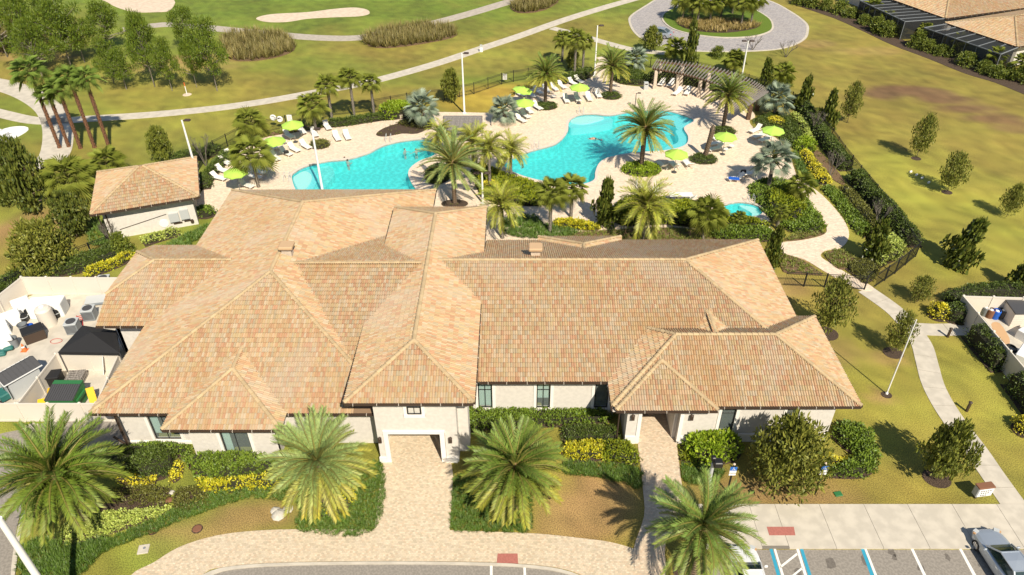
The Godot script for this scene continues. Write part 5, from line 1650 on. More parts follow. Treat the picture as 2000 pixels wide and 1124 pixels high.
	bed("shrub_row", "leafy bright shrubs in the middle of the island bed", "shrubs", smooth([V(26.36,-68.22),V(28.18,-68.98),V(29.39,-67.67),V(28.94,-64.53),V(27.21,-62.56),V(26.14,-63.74),V(25.43,-65.77)], 3), "mixed", 1.2, 16, 1.3)
	bed("dry_lawn", "crescent of golden grass inside the garden path bend", "lawn bed", smooth([V(25.59,-59.76),V(27.35,-61.04),V(29.58,-61.22),V(29.75,-60.85),V(28.58,-60.30),V(26.95,-59.75)], 3), "shortgrass", 0.1, 24, 1.2, "", "straw", 0.02)
	bed("hedge", "tall dark hedge inside the right fence, upper stretch", "hedge", band(along([V(37.19,-93.77),V(36.94,-87.93),V(36.69,-82.92),V(36.63,-77.79),V(36.71,-73.97)], 3), 1.7), "dark", 1.5, 24, 1.2)
	bed("hedge", "tall dark hedge inside the right fence, lower stretch", "hedge", band(along([V(36.78,-72.16),V(36.81,-67.64),V(37.13,-64.50),V(37.20,-61.01),V(37.19,-58.47)], 3), 1.9), "dark", 1.5, 24, 1.2)
	bed("lime_cover", "curving pale lime hedge below the silver pergola palm", "hedge", band(along([V(35.19,-89.39),V(35.64,-87.46),V(35.43,-84.40),V(34.91,-81.21)], 4), 1.0), "lime", 0.7, 24)
	bed("ground_cover", "dark olive ground cover above the right umbrella", "ground cover", smooth([V(29.92,-87.66),V(32.29,-89.73),V(34.48,-89.39),V(34.93,-85.61),V(34.30,-81.21),V(32.77,-79.55),V(31.93,-81.79),V(30.91,-84.72)], 3), "dark", 0.35, 20, 1.2)
	bed("gold_shrub", "yellow flowers beside the right umbrella", "shrubs", smooth([V(31.41,-87.49),V(32.71,-88.43),V(33.59,-87.48),V(33.10,-86.23),V(31.83,-86.24)], 3), "gold", 0.6, 20)
	bed("shrub_row", "bright green shrubs between umbrella and fence", "shrubs", smooth([V(33.01,-80.94),V(34.71,-81.92),V(35.15,-80.09),V(34.38,-78.46),V(32.81,-78.74)], 3), "fresh", 0.9, 20, 1.2)
	bed("gold_shrub", "bright yellow shrub row along the right border", "shrubs", smooth([V(32.68,-77.94),V(33.71,-78.20),V(33.90,-75.22),V(34.09,-72.41),V(33.75,-70.77),V(32.62,-71.01),V(32.28,-73.38)], 3), "gold", 0.8, 24)
	bed("turf_bed", "green strip between terrace edge and yellow shrubs", "lawn bed", smooth([V(32.10,-78.74),V(32.52,-77.41),V(32.20,-72.77),V(32.47,-70.55),V(31.30,-70.32),V(31.08,-72.78),V(31.46,-75.87)], 3), "turf", 0.2, 26, 1.6, "", "")
	bed("bark_bed", "reddish mulch bank beside the bare myrtle", "flower bed", smooth([V(34.73,-79.54),V(35.33,-78.46),V(35.65,-73.36),V(35.28,-70.76),V(34.39,-72.17),V(34.14,-75.60)], 3), "olive", 0.1, 1.0, 1.0, "", "straw")
	bed("ground_cover", "green ground cover right of the garden path bend", "ground cover", smooth([V(32.46,-69.86),V(33.75,-70.31),V(34.25,-68.19),V(34.57,-64.51),V(34.61,-61.96),V(33.70,-60.10),V(32.81,-61.40),V(32.86,-64.02),V(32.76,-67.44)], 3), "green", 0.35, 24, 1.1)
	bed("ground_cover", "olive mounds between ground cover and fence hedge", "ground cover", smooth([V(34.49,-70.08),V(35.56,-69.29),V(35.68,-64.71),V(35.63,-61.39),V(34.69,-60.65),V(34.41,-62.73),V(34.11,-66.05)], 3), "olive", 0.55, 20, 1.2)
	bed("lime_cover", "clipped lime block in the fence corner", "hedge", smooth([V(34.67,-59.37),V(36.01,-60.27),V(36.28,-58.12),V(35.67,-56.92),V(33.88,-55.75),V(32.51,-55.10)], 3), "lime", 0.8, 24)
	bed("ground_cover", "dark ground cover under the fence corner magnolia", "ground cover", smooth([V(29.72,-55.27),V(32.10,-56.67),V(33.15,-56.25),V(32.01,-53.82),V(30.54,-52.58),V(30.01,-53.82)], 3), "olive", 0.4, 22)
	bed("dry_lawn", "golden lawn corner beside the path fork", "lawn bed", smooth([V(28.70,-57.45),V(30.21,-57.96),V(31.35,-56.93),V(30.24,-55.43),V(29.08,-54.78),V(28.58,-56.26)], 3), "shortgrass", 0.1, 26, 1.2, "", "straw", 0.02)
	bed("dry_lawn", "bare lawn between path and black fence", "lawn bed", smooth([V(24.53,-57.12),V(25.98,-56.61),V(26.94,-54.95),V(27.26,-53.99),V(25.67,-54.15),V(23.94,-54.47)], 3), "shortgrass", 0.1, 18, 1.2, "", "straw", 0.02)
	bed("hedge", "dark hedge behind the pergola", "hedge", band(along([V(18.66,-101.36),V(21.10,-101.34),V(23.87,-100.73),V(27.61,-98.20),V(30.02,-94.88)], 4), 1.8), "dark", 1.7, 22, 1.3)
	bed("hedge", "low dark hedge between gate walk and pergola", "hedge", smooth([V(13.48,-104.23),V(14.60,-106.32),V(16.95,-105.45),V(18.31,-102.96),V(18.20,-100.18),V(15.57,-100.20),V(13.91,-101.39)], 3), "dark", 0.9, 20, 1.3)
	bed("hedge", "dark shrubs at the foot of the gate palms", "hedge", smooth([V(5.63,-101.45),V(7.55,-103.45),V(10.64,-105.50),V(11.28,-104.25),V(9.62,-101.82),V(6.65,-100.27)], 3), "dark", 0.9, 20, 1.3)
	bed("hedge", "dark hedge under the three cabbage palms", "hedge", band(along([V(-23.47,-86.56),V(-21.02,-87.17),V(-18.60,-88.11),V(-16.14,-89.06)], 4), 1.6), "dark", 0.8, 20, 1.3)
	bed("shrub_row", "leafy green shrubs left of the silver pool palm", "shrubs", smooth([V(-17.54,-89.72),V(-16.17,-91.71),V(-13.79,-91.35),V(-12.77,-89.36),V(-14.75,-88.40),V(-16.65,-88.10)], 3), "fresh", 1.5, 18, 1.3)
	bed("hedge", "dark hedge between left light pole and loungers", "hedge", band(along([V(-33.30,-69.91),V(-33.63,-71.52),V(-33.64,-73.92),V(-33.46,-76.18),V(-33.26,-78.54)], 3), 1.5), "dark", 0.9, 22, 1.2)
	bed("hedge", "dark hedge outside the left fence", "hedge", band(along([V(-39.03,-75.95),V(-37.74,-77.23),V(-35.95,-78.02),V(-34.90,-79.90)], 3), 1.8), "dark", 1.0, 18, 1.3)
	bed("hedge", "long dark hedge along the service yard wall", "hedge", band(along([V(-43.91,-47.76),V(-44.26,-50.79),V(-43.99,-53.06),V(-42.26,-54.47),V(-39.88,-55.28),V(-37.91,-56.61),V(-37.07,-58.51)], 3), 2.2), "dark", 1.1, 22, 1.2)
	bed("gold_shrub", "yellow shrub row beside the left roof wing", "shrubs", band(along([V(-38.43,-53.98),V(-37.20,-55.03),V(-36.10,-56.26),V(-35.68,-57.28)], 3), 1.2), "yellow", 0.7, 26)
	bed("lime_cover", "clipped lime hedge against the pump house wall", "hedge", band(along([V(-35.42,-59.22),V(-34.31,-60.12),V(-32.74,-61.23)], 3), 1.2), "lime", 0.75, 26)
	bed("turf_bed", "green grass apron in front of the pump house", "lawn bed", smooth([V(-33.95,-57.97),V(-32.30,-60.30),V(-31.11,-61.98),V(-29.75,-62.75),V(-30.05,-60.66),V(-31.54,-57.96)], 3), "turf", 0.12, 22, 1.5, "", "")
	bed("turf_bed", "green grass strip left of the pump house", "lawn bed", smooth([V(-41.04,-59.96),V(-42.99,-64.79),V(-40.94,-62.79),V(-39.15,-60.14),V(-39.00,-59.05),V(-39.85,-58.87)], 3), "turf", 0.12, 22, 1.5, "", "")
	bed("shrub_row", "green spiky shrub at the right corner of the pump house", "shrubs", e.call(V(-31.34,-64.75), 1.1, 0.9), "green", 0.9, 22)
	bed("hedge", "dark hedge left of the right yard wall, near the path", "hedge", band(along([V(36.20,-45.46),V(36.21,-43.97),V(36.32,-42.42),V(36.38,-41.28)], 3), 1.6), "dark", 1.9, 26)
	bed("hedge", "dark hedge left of the right yard wall, lower end", "hedge", band(along([V(36.43,-39.95),V(36.40,-38.21),V(36.30,-35.50)], 3), 1.6), "dark", 1.9, 26)
	bed("hedge", "dark hedge behind the right yard wall", "hedge", band(along([V(36.22,-49.48),V(38.93,-50.62),V(41.61,-50.76),V(45.79,-50.46)], 3), 1.6), "dark", 1.4, 22)
	bed("hedge", "dark bush where the side path meets the yard wall", "bush", e.call(V(36.11,-47.82), 1.1, 1.0), "dark", 1.5, 26)
	bed("gold_shrub", "round yellow shrub beside the concrete path", "bush", e.call(V(34.81,-48.10), 0.85, 0.8), "gold", 1.3, 34)
	bed("gold_shrub", "yellow shrub at the right picture edge", "bush", e.call(V(34.85,-35.40), 0.8, 0.8), "gold", 1.1, 34)
	bed("dry_lawn", "golden grass strip inside the left fence", "lawn bed", smooth([V(-33.74,-76.69),V(-32.61,-80.72),V(-30.77,-82.85),V(-27.99,-84.16),V(-23.38,-86.10),V(-23.66,-87.50),V(-28.33,-85.52),V(-31.11,-83.88),V(-33.01,-82.29),V(-33.83,-80.17),V(-34.55,-78.28)], 3), "shortgrass", 0.1, 20, 1.2, "", "straw", 0.02)
	# golf course
	for p in [[smooth([V(-47.40,-120.56),V(-44.83,-124.28),V(-39.28,-122.60),V(-35.31,-118.39),V(-34.96,-113.96),V(-38.51,-110.73),V(-43.33,-111.23)], 3), "shaggy ornamental grass beside the pine grove"], [smooth([V(-24.76,-120.34),V(-21.88,-124.60),V(-15.39,-127.91),V(-10.41,-125.04),V(-10.23,-121.25),V(-16.77,-117.21),V(-21.90,-116.27)], 3), "shaggy ornamental grass between the two golf paths"], [smooth([V(-1.01,-139.51),V(2.24,-144.96),V(8.18,-144.18),V(5.25,-136.82),V(0.74,-134.96)], 3), "shaggy ornamental grass at the top edge by the golf path"], [smooth([V(-88.10,-125.26),V(-82.95,-126.89),V(-78.41,-125.17),V(-76.81,-117.26),V(-81.31,-114.85)], 3), "shaggy ornamental grass at the upper left edge"]]:
		bed("tall_grass", p[1], "ornamental grass", p[0], "reed", 0.12, 5, 1.2, "", "straw")
	bed("tall_grass", "straw coloured grass under the roundabout palms", "ornamental grass", smooth([V(27.60,-129.21),V(31.15,-130.35),V(37.89,-129.10),V(41.24,-127.90),V(39.82,-125.09),V(34.73,-122.95),V(30.65,-123.53),V(28.11,-125.76)], 3), "straw", 0.12, 6, 1.4, "", "mulch", 0.17)
	# planting along the neighbouring gardens
	rng.seed = 5
	var spots := [V(51.81,-140.22),V(53.50,-138.21),V(55.33,-136.25),V(57.20,-134.33),V(58.28,-131.86),V(59.01,-127.72),V(59.54,-123.79),V(60.18,-121.63),V(62.22,-122.14),V(62.70,-115.99),V(63.58,-114.04),V(64.75,-112.14),V(66.17,-111.21),V(66.41,-107.63),V(67.30,-104.64),V(68.27,-102.98),V(69.71,-102.57),V(70.78,-100.96)]
	var looks := ["low dark shrub", "bushy green shrub", "glossy broad leaved shrub", "banana like shrub", "clipped round shrub", "pale green shrub"]
	for i in spots.size():
		tree("garden_shrub", "bush", spots[i], rnd(1.4, 2.6), rnd(1.3, 2.0), looks[i % 6] + ["in the far corner of the row", "at the far end of the row", "past the far screen corner", "before the far screen", "beside the broad fan palm", "below the broad fan palm", "at the bend of the row", "under the far screen edge", "in the dark gap by the low palm", "left of the gap between the gardens", "right of the gap between the gardens", "before the near screen corner", "at the left end of the pool water", "in front of the pool water", "right of the pool water", "below the near screen", "near the picture edge", "at the picture edge"][i].insert(0, " "), "shrubs along the neighbouring gardens")
	for p in [[V(60.94,-130.03), 2.2, 2.0, "broad fan palm by the first screened garden"], [V(61.32,-124.87), 1.8, 1.8, "dark low palm by the corner of the first screened garden"], [V(65.05,-119.49), 1.8, 1.5, "small palm beside the gap between the gardens"], [V(67.36,-113.06), 2.0, 1.6, "small palm before the second screened garden"], [V(68.83,-105.46), 2.2, 1.8, "bushy palm before the turquoise water of the second garden"], [V(70.94,-102.56), 2.2, 1.8, "palm at the right edge before the second garden"]]:
		fan_palm(p[0], p[1], p[2], 24, "sabal", p[3])


func neighbours() -> void:
	var root := thing("tan_house", "tan roofed house at the upper right behind the far screened pool", "house", Vector3(67.9, 0, -119.7), 19.9)
	var blocks := [[rect(0, 34, -24, 0), [[V(0, 0), V(0, -1), 3.3, 0.4], [V(0, -24), V(0, 1), 3.3, 0.4], [V(0, 0), V(1, 0), 3.3, 0.4], [V(34, 0), V(-1, 0), 3.3, 0.4]]]]
	roof(root, blocks, 0)
	eave(root, V(0, 0), V(30, 0), V(0, 1), 3.3)
	eave(root, V(0, -24), V(0, 0), V(-1, 0), 3.3)
	wall(root, V(0.8, -0.8), V(33, -0.8), 0, 3.1, [[6.0, 9.5, 0.2, 2.4]], M.stucco)
	wall(root, V(0.8, -23), V(0.8, -0.82), 0, 3.1, [], M.stucco)
	window(root, 6.8, 10.3, 0.2, 2.4, -0.8, 0, 3, 0, false)
	var m := MB.new()
	for p in [V(5, -5), V(8, -4), V(9, -9)]:
		m.tube(Vector3(p.x, 3.3 - p.y * 0.4, p.y), Vector3(p.x, 4.0 - p.y * 0.4, p.y), 0.16, 0.16, 8)
	part("roof_pipe", m, M.brown, root)
	root = thing("tan_house", "tan roofed house at the right edge behind the near screened pool", "house", Vector3(71.6, 0, -105.8), 22.6)
	blocks = [[rect(0, 26, -12.6, 0), [[V(0, 0), V(0, -1), 3.3, 0.3], [V(0, -12.6), V(0, 1), 3.3, 0.3], [V(0, 0), V(1, 0), 3.3, 0.3], [V(26, 0), V(-1, 0), 3.3, 0.3]]]]
	roof(root, blocks, 0)
	eave(root, V(0, 0), V(24, 0), V(0, 1), 3.3)
	eave(root, V(0, -12.6), V(0, 0), V(-1, 0), 3.3)
	wall(root, V(0.8, -0.8), V(25, -0.8), 0, 3.1, [], M.stucco)
	wall(root, V(0.8, -12), V(0.8, -0.82), 0, 3.1, [], M.stucco)
	# the two dark screened enclosures beside them
	cage("far dark screened pool enclosure in front of the upper house", [Vector3(59.04,2.80,-131.65), Vector3(61.61,2.80,-119.58), Vector3(68.18,3.20,-119.77), Vector3(68.94,3.20,-132.58)], 8)
	cage("near dark screened pool enclosure in front of the right house", [Vector3(63.17,2.80,-116.38), Vector3(68.47,2.80,-104.02), Vector3(71.84,3.20,-105.86), Vector3(67.15,3.20,-117.09)], 7)
	var p := thing("garden_pool", "strip of turquoise pool water seen under the near screened enclosure", "pool")
	m = MB.new()
	m.slab(smooth([V(66.61,-112.13),V(68.84,-113.04),V(70.01,-110.72),V(70.60,-106.73),V(68.98,-105.04),V(67.69,-107.62),V(66.52,-109.39)], 3), -0.05, 0.05)
	part("water", m, mat(0.03, 0.2, 0.19, 0.1), p)
	m = MB.new()
	m.slab(smooth([V(66.14,-112.13),V(69.23,-113.99),V(70.58,-111.40),V(71.34,-106.72),V(68.69,-103.80),V(67.00,-106.54),V(65.85,-108.95)], 3), -0.08, 0.04)
	part("coping", m, M.stone, p)
	m = MB.new()
	m.slab(band(along([V(52.02,-140.90),V(56.55,-132.49),V(58.96,-124.89),V(60.94,-117.49),V(63.71,-111.23),V(66.04,-105.06),V(68.50,-101.38),V(70.74,-95.32)], 4), 3.4), -0.1, 0.03)
	ground_piece("planting_strip_ground", m, M.mulch)


func cage(label: String, q: Array, n: int) -> void:
	var root := thing("pool_cage", label, "pool enclosure")
	var m := MB.new()
	m.quad(q[0], q[1], q[2], q[3])
	part("roof_screen", m, M.screen, root)
	m = MB.new()
	for e in [[q[0], q[1]], [q[1], q[2]], [q[3], q[0]]]:
		var a: Vector3 = e[0]
		var b: Vector3 = e[1]
		m.quad(Vector3(a.x, 0.1, a.z), Vector3(b.x, 0.1, b.z), b, a)
	part("side_screen", m, M.screen, root)
	for i in n + 1:
		m = MB.new()
		var a: Vector3 = q[0].lerp(q[1], float(i) / n)
		var b: Vector3 = q[3].lerp(q[2], float(i) / n)
		m.bar(a + Vector3(0, 0.04, 0), b + Vector3(0, 0.04, 0), 0.07, 0.09)
		m.bar(Vector3(a.x, 0, a.z), a, 0.07, 0.07)
		part("beam", m, M.grey, root)
	m = MB.new()
	for e in [[q[0], q[1]], [q[1], q[2]], [q[2], q[3]], [q[3], q[0]]]:
		m.bar(e[0] + Vector3(0, 0.06, 0), e[1] + Vector3(0, 0.06, 0), 0.1, 0.12)
	part("edge_rail", m, M.grey, root)


# a vinyl privacy wall: panels between capped posts
func vinyl(label: String, pts: Array, h: float, material: Material) -> void:
	var root := thing("vinyl_wall", label, "fence")
	for i in pts.size() - 1:
		var a: Vector2 = pts[i]
		var b: Vector2 = pts[i + 1]
		var n := maxi(1, roundi(a.distance_to(b) / 2.4))
		for k in n:
			var p := a.lerp(b, float(k) / n)
			var q := a.lerp(b, float(k + 1) / n)
			var m := MB.new()
			m.bar(at3(p, h / 2 - 0.06), at3(q, h / 2 - 0.06), 0.05, h - 0.16)
			m.bar(at3(p, h - 0.1), at3(q, h - 0.1), 0.09, 0.14)
			m.bar(at3(p, 0.12), at3(q, 0.12), 0.09, 0.14)
			part("panel", m, material, root)
	for i in pts.size() - 1:
		var n := maxi(1, roundi(pts[i].distance_to(pts[i + 1]) / 2.4))
		for k in n + (1 if i == pts.size() - 2 else 0):
			var p: Vector2 = pts[i].lerp(pts[i + 1], float(k) / n)
			var m := MB.new()
			m.box(at3(p, h / 2), Vector3(0.14, h + 0.06, 0.14))
			m.lathe(at3(p, h + 0.03), [V(0.12, 0), V(0.0, 0.09)], 4)
			part("post", m, material, root)


func lump(called: String, label: String, cat: String, at: Vector3, turn: float, bits: Array, group := "") -> Node3D:
	# bits: [part name, material, shape callable(MB)]
	var t := thing(called, label, cat, at, turn, group)
	for b in bits:
		var m := MB.new()
		b[2].call(m)
		part(b[0], m, b[1], t)
	return t


func ac_unit(at: Vector2, turn: float, label: String) -> void:
	lump("air_conditioner", label, "air conditioner", at3(at, 0.05), turn, [
		["case", M.grey, func(m): m.soft(Vector3(0, 0.48, 0), Vector3(0.95, 0.96, 0.95), 0.06)],
		["top_plate", M.light_grey, func(m): m.soft(Vector3(0, 0.99, 0), Vector3(0.98, 0.06, 0.98), 0.03)],
		["fan_ring", M.dark_grey, func(m): m.lathe(Vector3(0, 1.02, 0), [V(0.38, 0), V(0.38, 0.03), V(0.3, 0.03), V(0.3, 0.005), V(0.1, 0.005), V(0.1, 0.04), V(0, 0.04)], 16)],
		["louvre", M.dark_grey, func(m):
			for i in 6:
				m.box(Vector3(0, 0.2 + i * 0.12, 0.478), Vector3(0.8, 0.05, 0.02))]])


func yards() -> void:
	var m := MB.new()
	m.slab(PackedVector2Array([V(-48, -36.4), V(-26, -36.4), V(-26, -51.3), V(-41.6, -51.3), V(-47.5, -44)]), -0.1, 0.04)
	ground_piece("service_yard_floor", m, M.concrete)
	vinyl("cream vinyl wall round the service yard with the white tank", [Vector3(-43.12,1.90,-45.69), Vector3(-42.06,1.90,-51.22), Vector3(-33.52,1.90,-51.13)].map(func(v): return V(v.x, v.z)), 1.9, M.vinyl)
	vinyl("cream vinyl front wall of the service yard facing the drive", [V(-41, -36.3), V(-34.4, -36.3), V(-30.0, -36.3), V(-26.4, -36.3)], 1.8, M.vinyl)
	# the bin store
	var bl := Vector3(-34.28,1.80,-41.52)
	var br := Vector3(-29.57,1.80,-41.39)
	vinyl("cream wall round the bin store with the green dumpster", [V(-34.3, -36.35), V(bl.x, bl.z), V(br.x, br.z), V(-28.9, -36.4)], 1.75, M.vinyl)
	var yl := V(-38.2, -46.6)
	lump("freezer_unit", "big white box unit at the back of the service yard", "cabinet", at3(V(-38.9, -48.6), 0.05), 8, [["case", M.white, func(m): m.soft(Vector3(0, 0.65, 0), Vector3(2.7, 1.3, 1.3), 0.06)], ["side_panel", M.light_grey, func(m): m.box(Vector3(1.37, 0.65, 0), Vector3(0.03, 1.1, 1.1))], ["handle", M.black, func(m): m.box(Vector3(0.2, 1.0, 0.67), Vector3(0.3, 0.06, 0.05))]])
	lump("water_tank", "upright white cylindrical tank in the service yard", "tank", at3(V(-38.24,-47.14), 0.04), 0, [["shell", M.vinyl, func(m): m.lathe(Vector3.ZERO, [V(0.62, 0), V(0.62, 1.5), V(0.5, 1.68), V(0.15, 1.75), V(0.0, 1.75)], 18)], ["lid", M.white, func(m): m.lathe(Vector3(0, 1.75, 0), [V(0.2, 0), V(0.2, 0.06), V(0, 0.08)], 12)]])
	for p in [[V(-38.04,-48.09), "lowest"], [V(-38.03,-48.57), "middle"], [V(-37.93,-49.06), "highest"], [V(-40.40,-47.55), "left pair, front"], [V(-40.35,-48.09), "left pair, back"]]:
		lump("filter_drum", "black pool filter drum with pale collar beside the white tank, " + p[1], "filter", at3(p[0], 0.04), 0, [["drum", M.black, func(m): m.lathe(Vector3.ZERO, [V(0.26, 0), V(0.3, 0.2), V(0.3, 0.5), V(0.22, 0.72), V(0.0, 0.8)], 12)], ["collar", M.light_grey, func(m): m.lathe(Vector3(0, 0.42, 0), [V(0.31, 0), V(0.33, 0.03), V(0.31, 0.07)], 12)]], "filter drums in the service yard")
	for p in [[V(-41.38,-49.06), 1.3, "nearest the tank"], [V(-41.27,-47.28), 1.4, "in the middle of the row"], [V(-41.47,-45.84), 1.4, "at the picture edge"], [V(-39.98,-44.20), 1.0, "lowest, grey sided"]]:
		lump("pump_cabinet", "white pump cabinet with grey end along the yard wall, " + p[2], "cabinet", at3(p[0], 0.04), 40, [["case", M.white, func(m): m.soft(Vector3(0, 0.5, 0), Vector3(p[1], 1.0, 0.9), 0.05)], ["end_panel", M.light_grey, func(m): m.box(Vector3(p[1] / 2 + 0.012, 0.48, 0), Vector3(0.02, 0.85, 0.75))]])
	lump("dark_box", "dark brown lidded box in the middle of the service yard", "box", at3(V(-38.38,-45.32), 0.04), 38, [["case", M.brown, func(m): m.soft(Vector3(0, 0.45, 0), Vector3(1.5, 0.9, 1.1), 0.04)], ["lid", M.black_cloth, func(m): m.soft(Vector3(0, 0.94, 0), Vector3(1.56, 0.08, 1.16), 0.03)]])
	for p in [[V(-39.62,-46.09), "beside the dark box", M.grey], [V(-39.48,-44.32), "near the shed", M.grey]]:
		lump("round_bin", "grey round bin " + p[1], "bin", at3(p[0], 0.04), 0, [["body", p[2], func(m): m.lathe(Vector3.ZERO, [V(0.28, 0), V(0.36, 0.8), V(0.39, 0.82), V(0.34, 0.82), V(0.28, 0.3), V(0, 0.3)], 14)], ["rim", M.dark_grey, func(m): m.lathe(Vector3(0, 0.8, 0), [V(0.38, 0), V(0.4, 0.04), V(0.36, 0.06)], 14)]])
	lump("blue_barrel", "small blue tub beside the grey bin", "tub", at3(V(-39.19,-46.22), 0.04), 0, [["tub", M.blue, func(m): m.lathe(Vector3.ZERO, [V(0.25, 0), V(0.32, 0.6), V(0.3, 0.62), V(0.24, 0.2), V(0, 0.2)], 14)], ["band", M.dark_grey, func(m): m.lathe(Vector3(0, 0.4, 0), [V(0.3, 0), V(0.31, 0.05)], 14)]])
	lump("orange_cone", "orange traffic cone near the shed roof", "cone", at3(V(-38.48,-43.83), 0.04), 0, [["cone", M.orange, func(m): m.lathe(Vector3.ZERO, [V(0.2, 0.03), V(0.04, 0.68), V(0, 0.7)], 12)], ["foot", M.orange, func(m): m.box(Vector3(0, 0.02, 0), Vector3(0.45, 0.04, 0.45))], ["stripe", M.white, func(m): m.lathe(Vector3(0, 0.34, 0), [V(0.128, 0), V(0.104, 0.12)], 12)]])
	lump("green_tarp", "crumpled green tarp at the left picture edge", "tarp", at3(V(-39.96,-43.59), 0.04), 20, [["cloth", M.teal, func(m):
		for i in 5:
			m.soft(Vector3(rnd(-0.4, 0.4), 0.1 + i * 0.05, rnd(-0.3, 0.3)), Vector3(0.7, 0.2, 0.5), 0.08)]])
	ac_unit(V(-35.17,-47.95), 10, "grey air conditioner at the left wing, middle one")
	ac_unit(V(-35.69,-46.22), 10, "grey air conditioner half hidden by the black canopy")
	ac_unit(V(-35.87,-52.27), 10, "grey air conditioner at the back wall by the roof corner")
	lump("metal_sheet", "pale grey metal sheets stacked by the back wall", "sheets", at3(V(-35.77,-50.19), 0.04), 12, [["sheet", M.light_grey, func(m): m.box(Vector3(0, 0.25, 0), Vector3(1.6, 0.05, 1.0), Color.WHITE, Basis(Vector3.RIGHT, 0.12))], ["sheet", M.grey, func(m): m.box(Vector3(0.3, 0.14, 0.25), Vector3(1.4, 0.05, 0.9))]])
	lump("red_ladder", "red folding ladder lying by the air conditioner", "ladder", at3(V(-35.84,-47.41), 0.06), -62, [["rail", M.red, func(m): m.box(Vector3(0, 0.04, 0.2), Vector3(1.9, 0.06, 0.05))], ["rail", M.red, func(m): m.box(Vector3(0, 0.04, -0.2), Vector3(1.9, 0.06, 0.05))], ["rungs", M.red, func(m):
		for i in 7:
			m.box(Vector3(-0.8 + i * 0.27, 0.04, 0), Vector3(0.04, 0.04, 0.36))]])
	lump("red_hose", "red hose loop on the yard floor left of the black canopy", "hose", at3(V(-36.55,-44.94), 0.06), 0, [["hose", M.red, func(m):
		for i in 16:
			var a := TAU * i / 16.0
			var b := TAU * (i + 1) / 16.0
			m.tube(Vector3(cos(a) * 0.45, 0.02, sin(a) * 0.3), Vector3(cos(b) * 0.45, 0.02, sin(b) * 0.3), 0.02, 0.02, 4)]])
	# the black pop-up canopy
	var cq := [Vector3(-33.83,2.10,-41.29), Vector3(-29.22,2.10,-41.17), Vector3(-30.63,2.10,-43.78), Vector3(-33.52,2.10,-44.41)]
	var cc: Vector3 = (cq[0] + cq[1] + cq[2] + cq[3]) / 4 + Vector3(0, 0.75, 0)
	var t := thing("black_canopy", "black pop-up canopy tent over the yard beside the left wing", "canopy")
	m = MB.new()
	for i in 4:
		m.tri(cq[i], cq[(i + 1) % 4], cc)
		m.quad(cq[i] - Vector3(0, 0.25, 0), cq[(i + 1) % 4] - Vector3(0, 0.25, 0), cq[(i + 1) % 4], cq[i])
	part("canopy_cloth", m, M.black_cloth, t)
	for q in cq:
		m = MB.new()
		m.tube(Vector3(q.x, 0.04, q.z), q, 0.03, 0.03, 6)
		part("leg", m, M.dark_grey, t)
	lump("white_table", "pale plastic table beside the black canopy", "table", at3(V(-30.51,-44.18), 0.04), 30, [["top", M.light_grey, func(m): m.box(Vector3(0, 0.74, 0), Vector3(1.8, 0.05, 0.8))], ["leg", M.grey, func(m): m.box(Vector3(0.7, 0.36, 0), Vector3(0.05, 0.72, 0.6))], ["leg", M.grey, func(m): m.box(Vector3(-0.7, 0.36, 0), Vector3(0.05, 0.72, 0.6))]])
	# the grey-roofed shed
	var sh := thing("garden_shed", "small pale shed with a dark grey gable roof at the corner of the bin store", "shed", at3(V(-36.18,-39.69)), -34)
	m = MB.new()
	m.box(Vector3(0, 0.85, 0), Vector3(1.5, 1.7, 2.2))
	m.tri(Vector3(-0.75, 1.7, 1.2), Vector3(0.75, 1.7, 1.2), Vector3(0, 2.1, 1.2))
	m.tri(Vector3(0.75, 1.7, -1.2), Vector3(-0.75, 1.7, -1.2), Vector3(0, 2.1, -1.2))
	part("wall", m, M.light_grey, sh)
	for s in [-1.0, 1.0]:
		m = MB.new()
		m.quad(Vector3(s * 0.86, 1.68, 1.35), Vector3(s * 0.86, 1.68, -1.35), Vector3(0, 2.16, -1.35), Vector3(0, 2.16, 1.35))
		m.quad(Vector3(s * 0.86, 1.62, 1.35), Vector3(s * 0.86, 1.62, -1.35), Vector3(s * 0.86, 1.68, -1.35), Vector3(s * 0.86, 1.68, 1.35))
		for i in 9:
			m.bar(Vector3(s * 0.86, 1.69, -1.3 + i * 0.32), Vector3(0, 2.17, -1.3 + i * 0.32), 0.03, 0.03)
		part("roof", m, M.dark_grey, sh)
		m = MB.new()
		m.bar(Vector3(s * 0.88, 1.64, 1.37), Vector3(0, 2.14, 1.37), 0.03, 0.09)
		m.bar(Vector3(s * 0.88, 1.66, 1.37), Vector3(s * 0.88, 1.66, -1.37), 0.05, 0.07)
		part("roof_edge", m, M.white, sh)
		m = MB.new()
		m.box(Vector3(s * 0.33, 0.82, 1.215), Vector3(0.6, 1.5, 0.03))
		var d := part("door", m, M.light_grey, sh)
		m = MB.new()
		m.box(Vector3(s * 0.08, 0.9, 1.24), Vector3(0.03, 0.3, 0.04))
		part("handle", m, M.dark_grey, d)
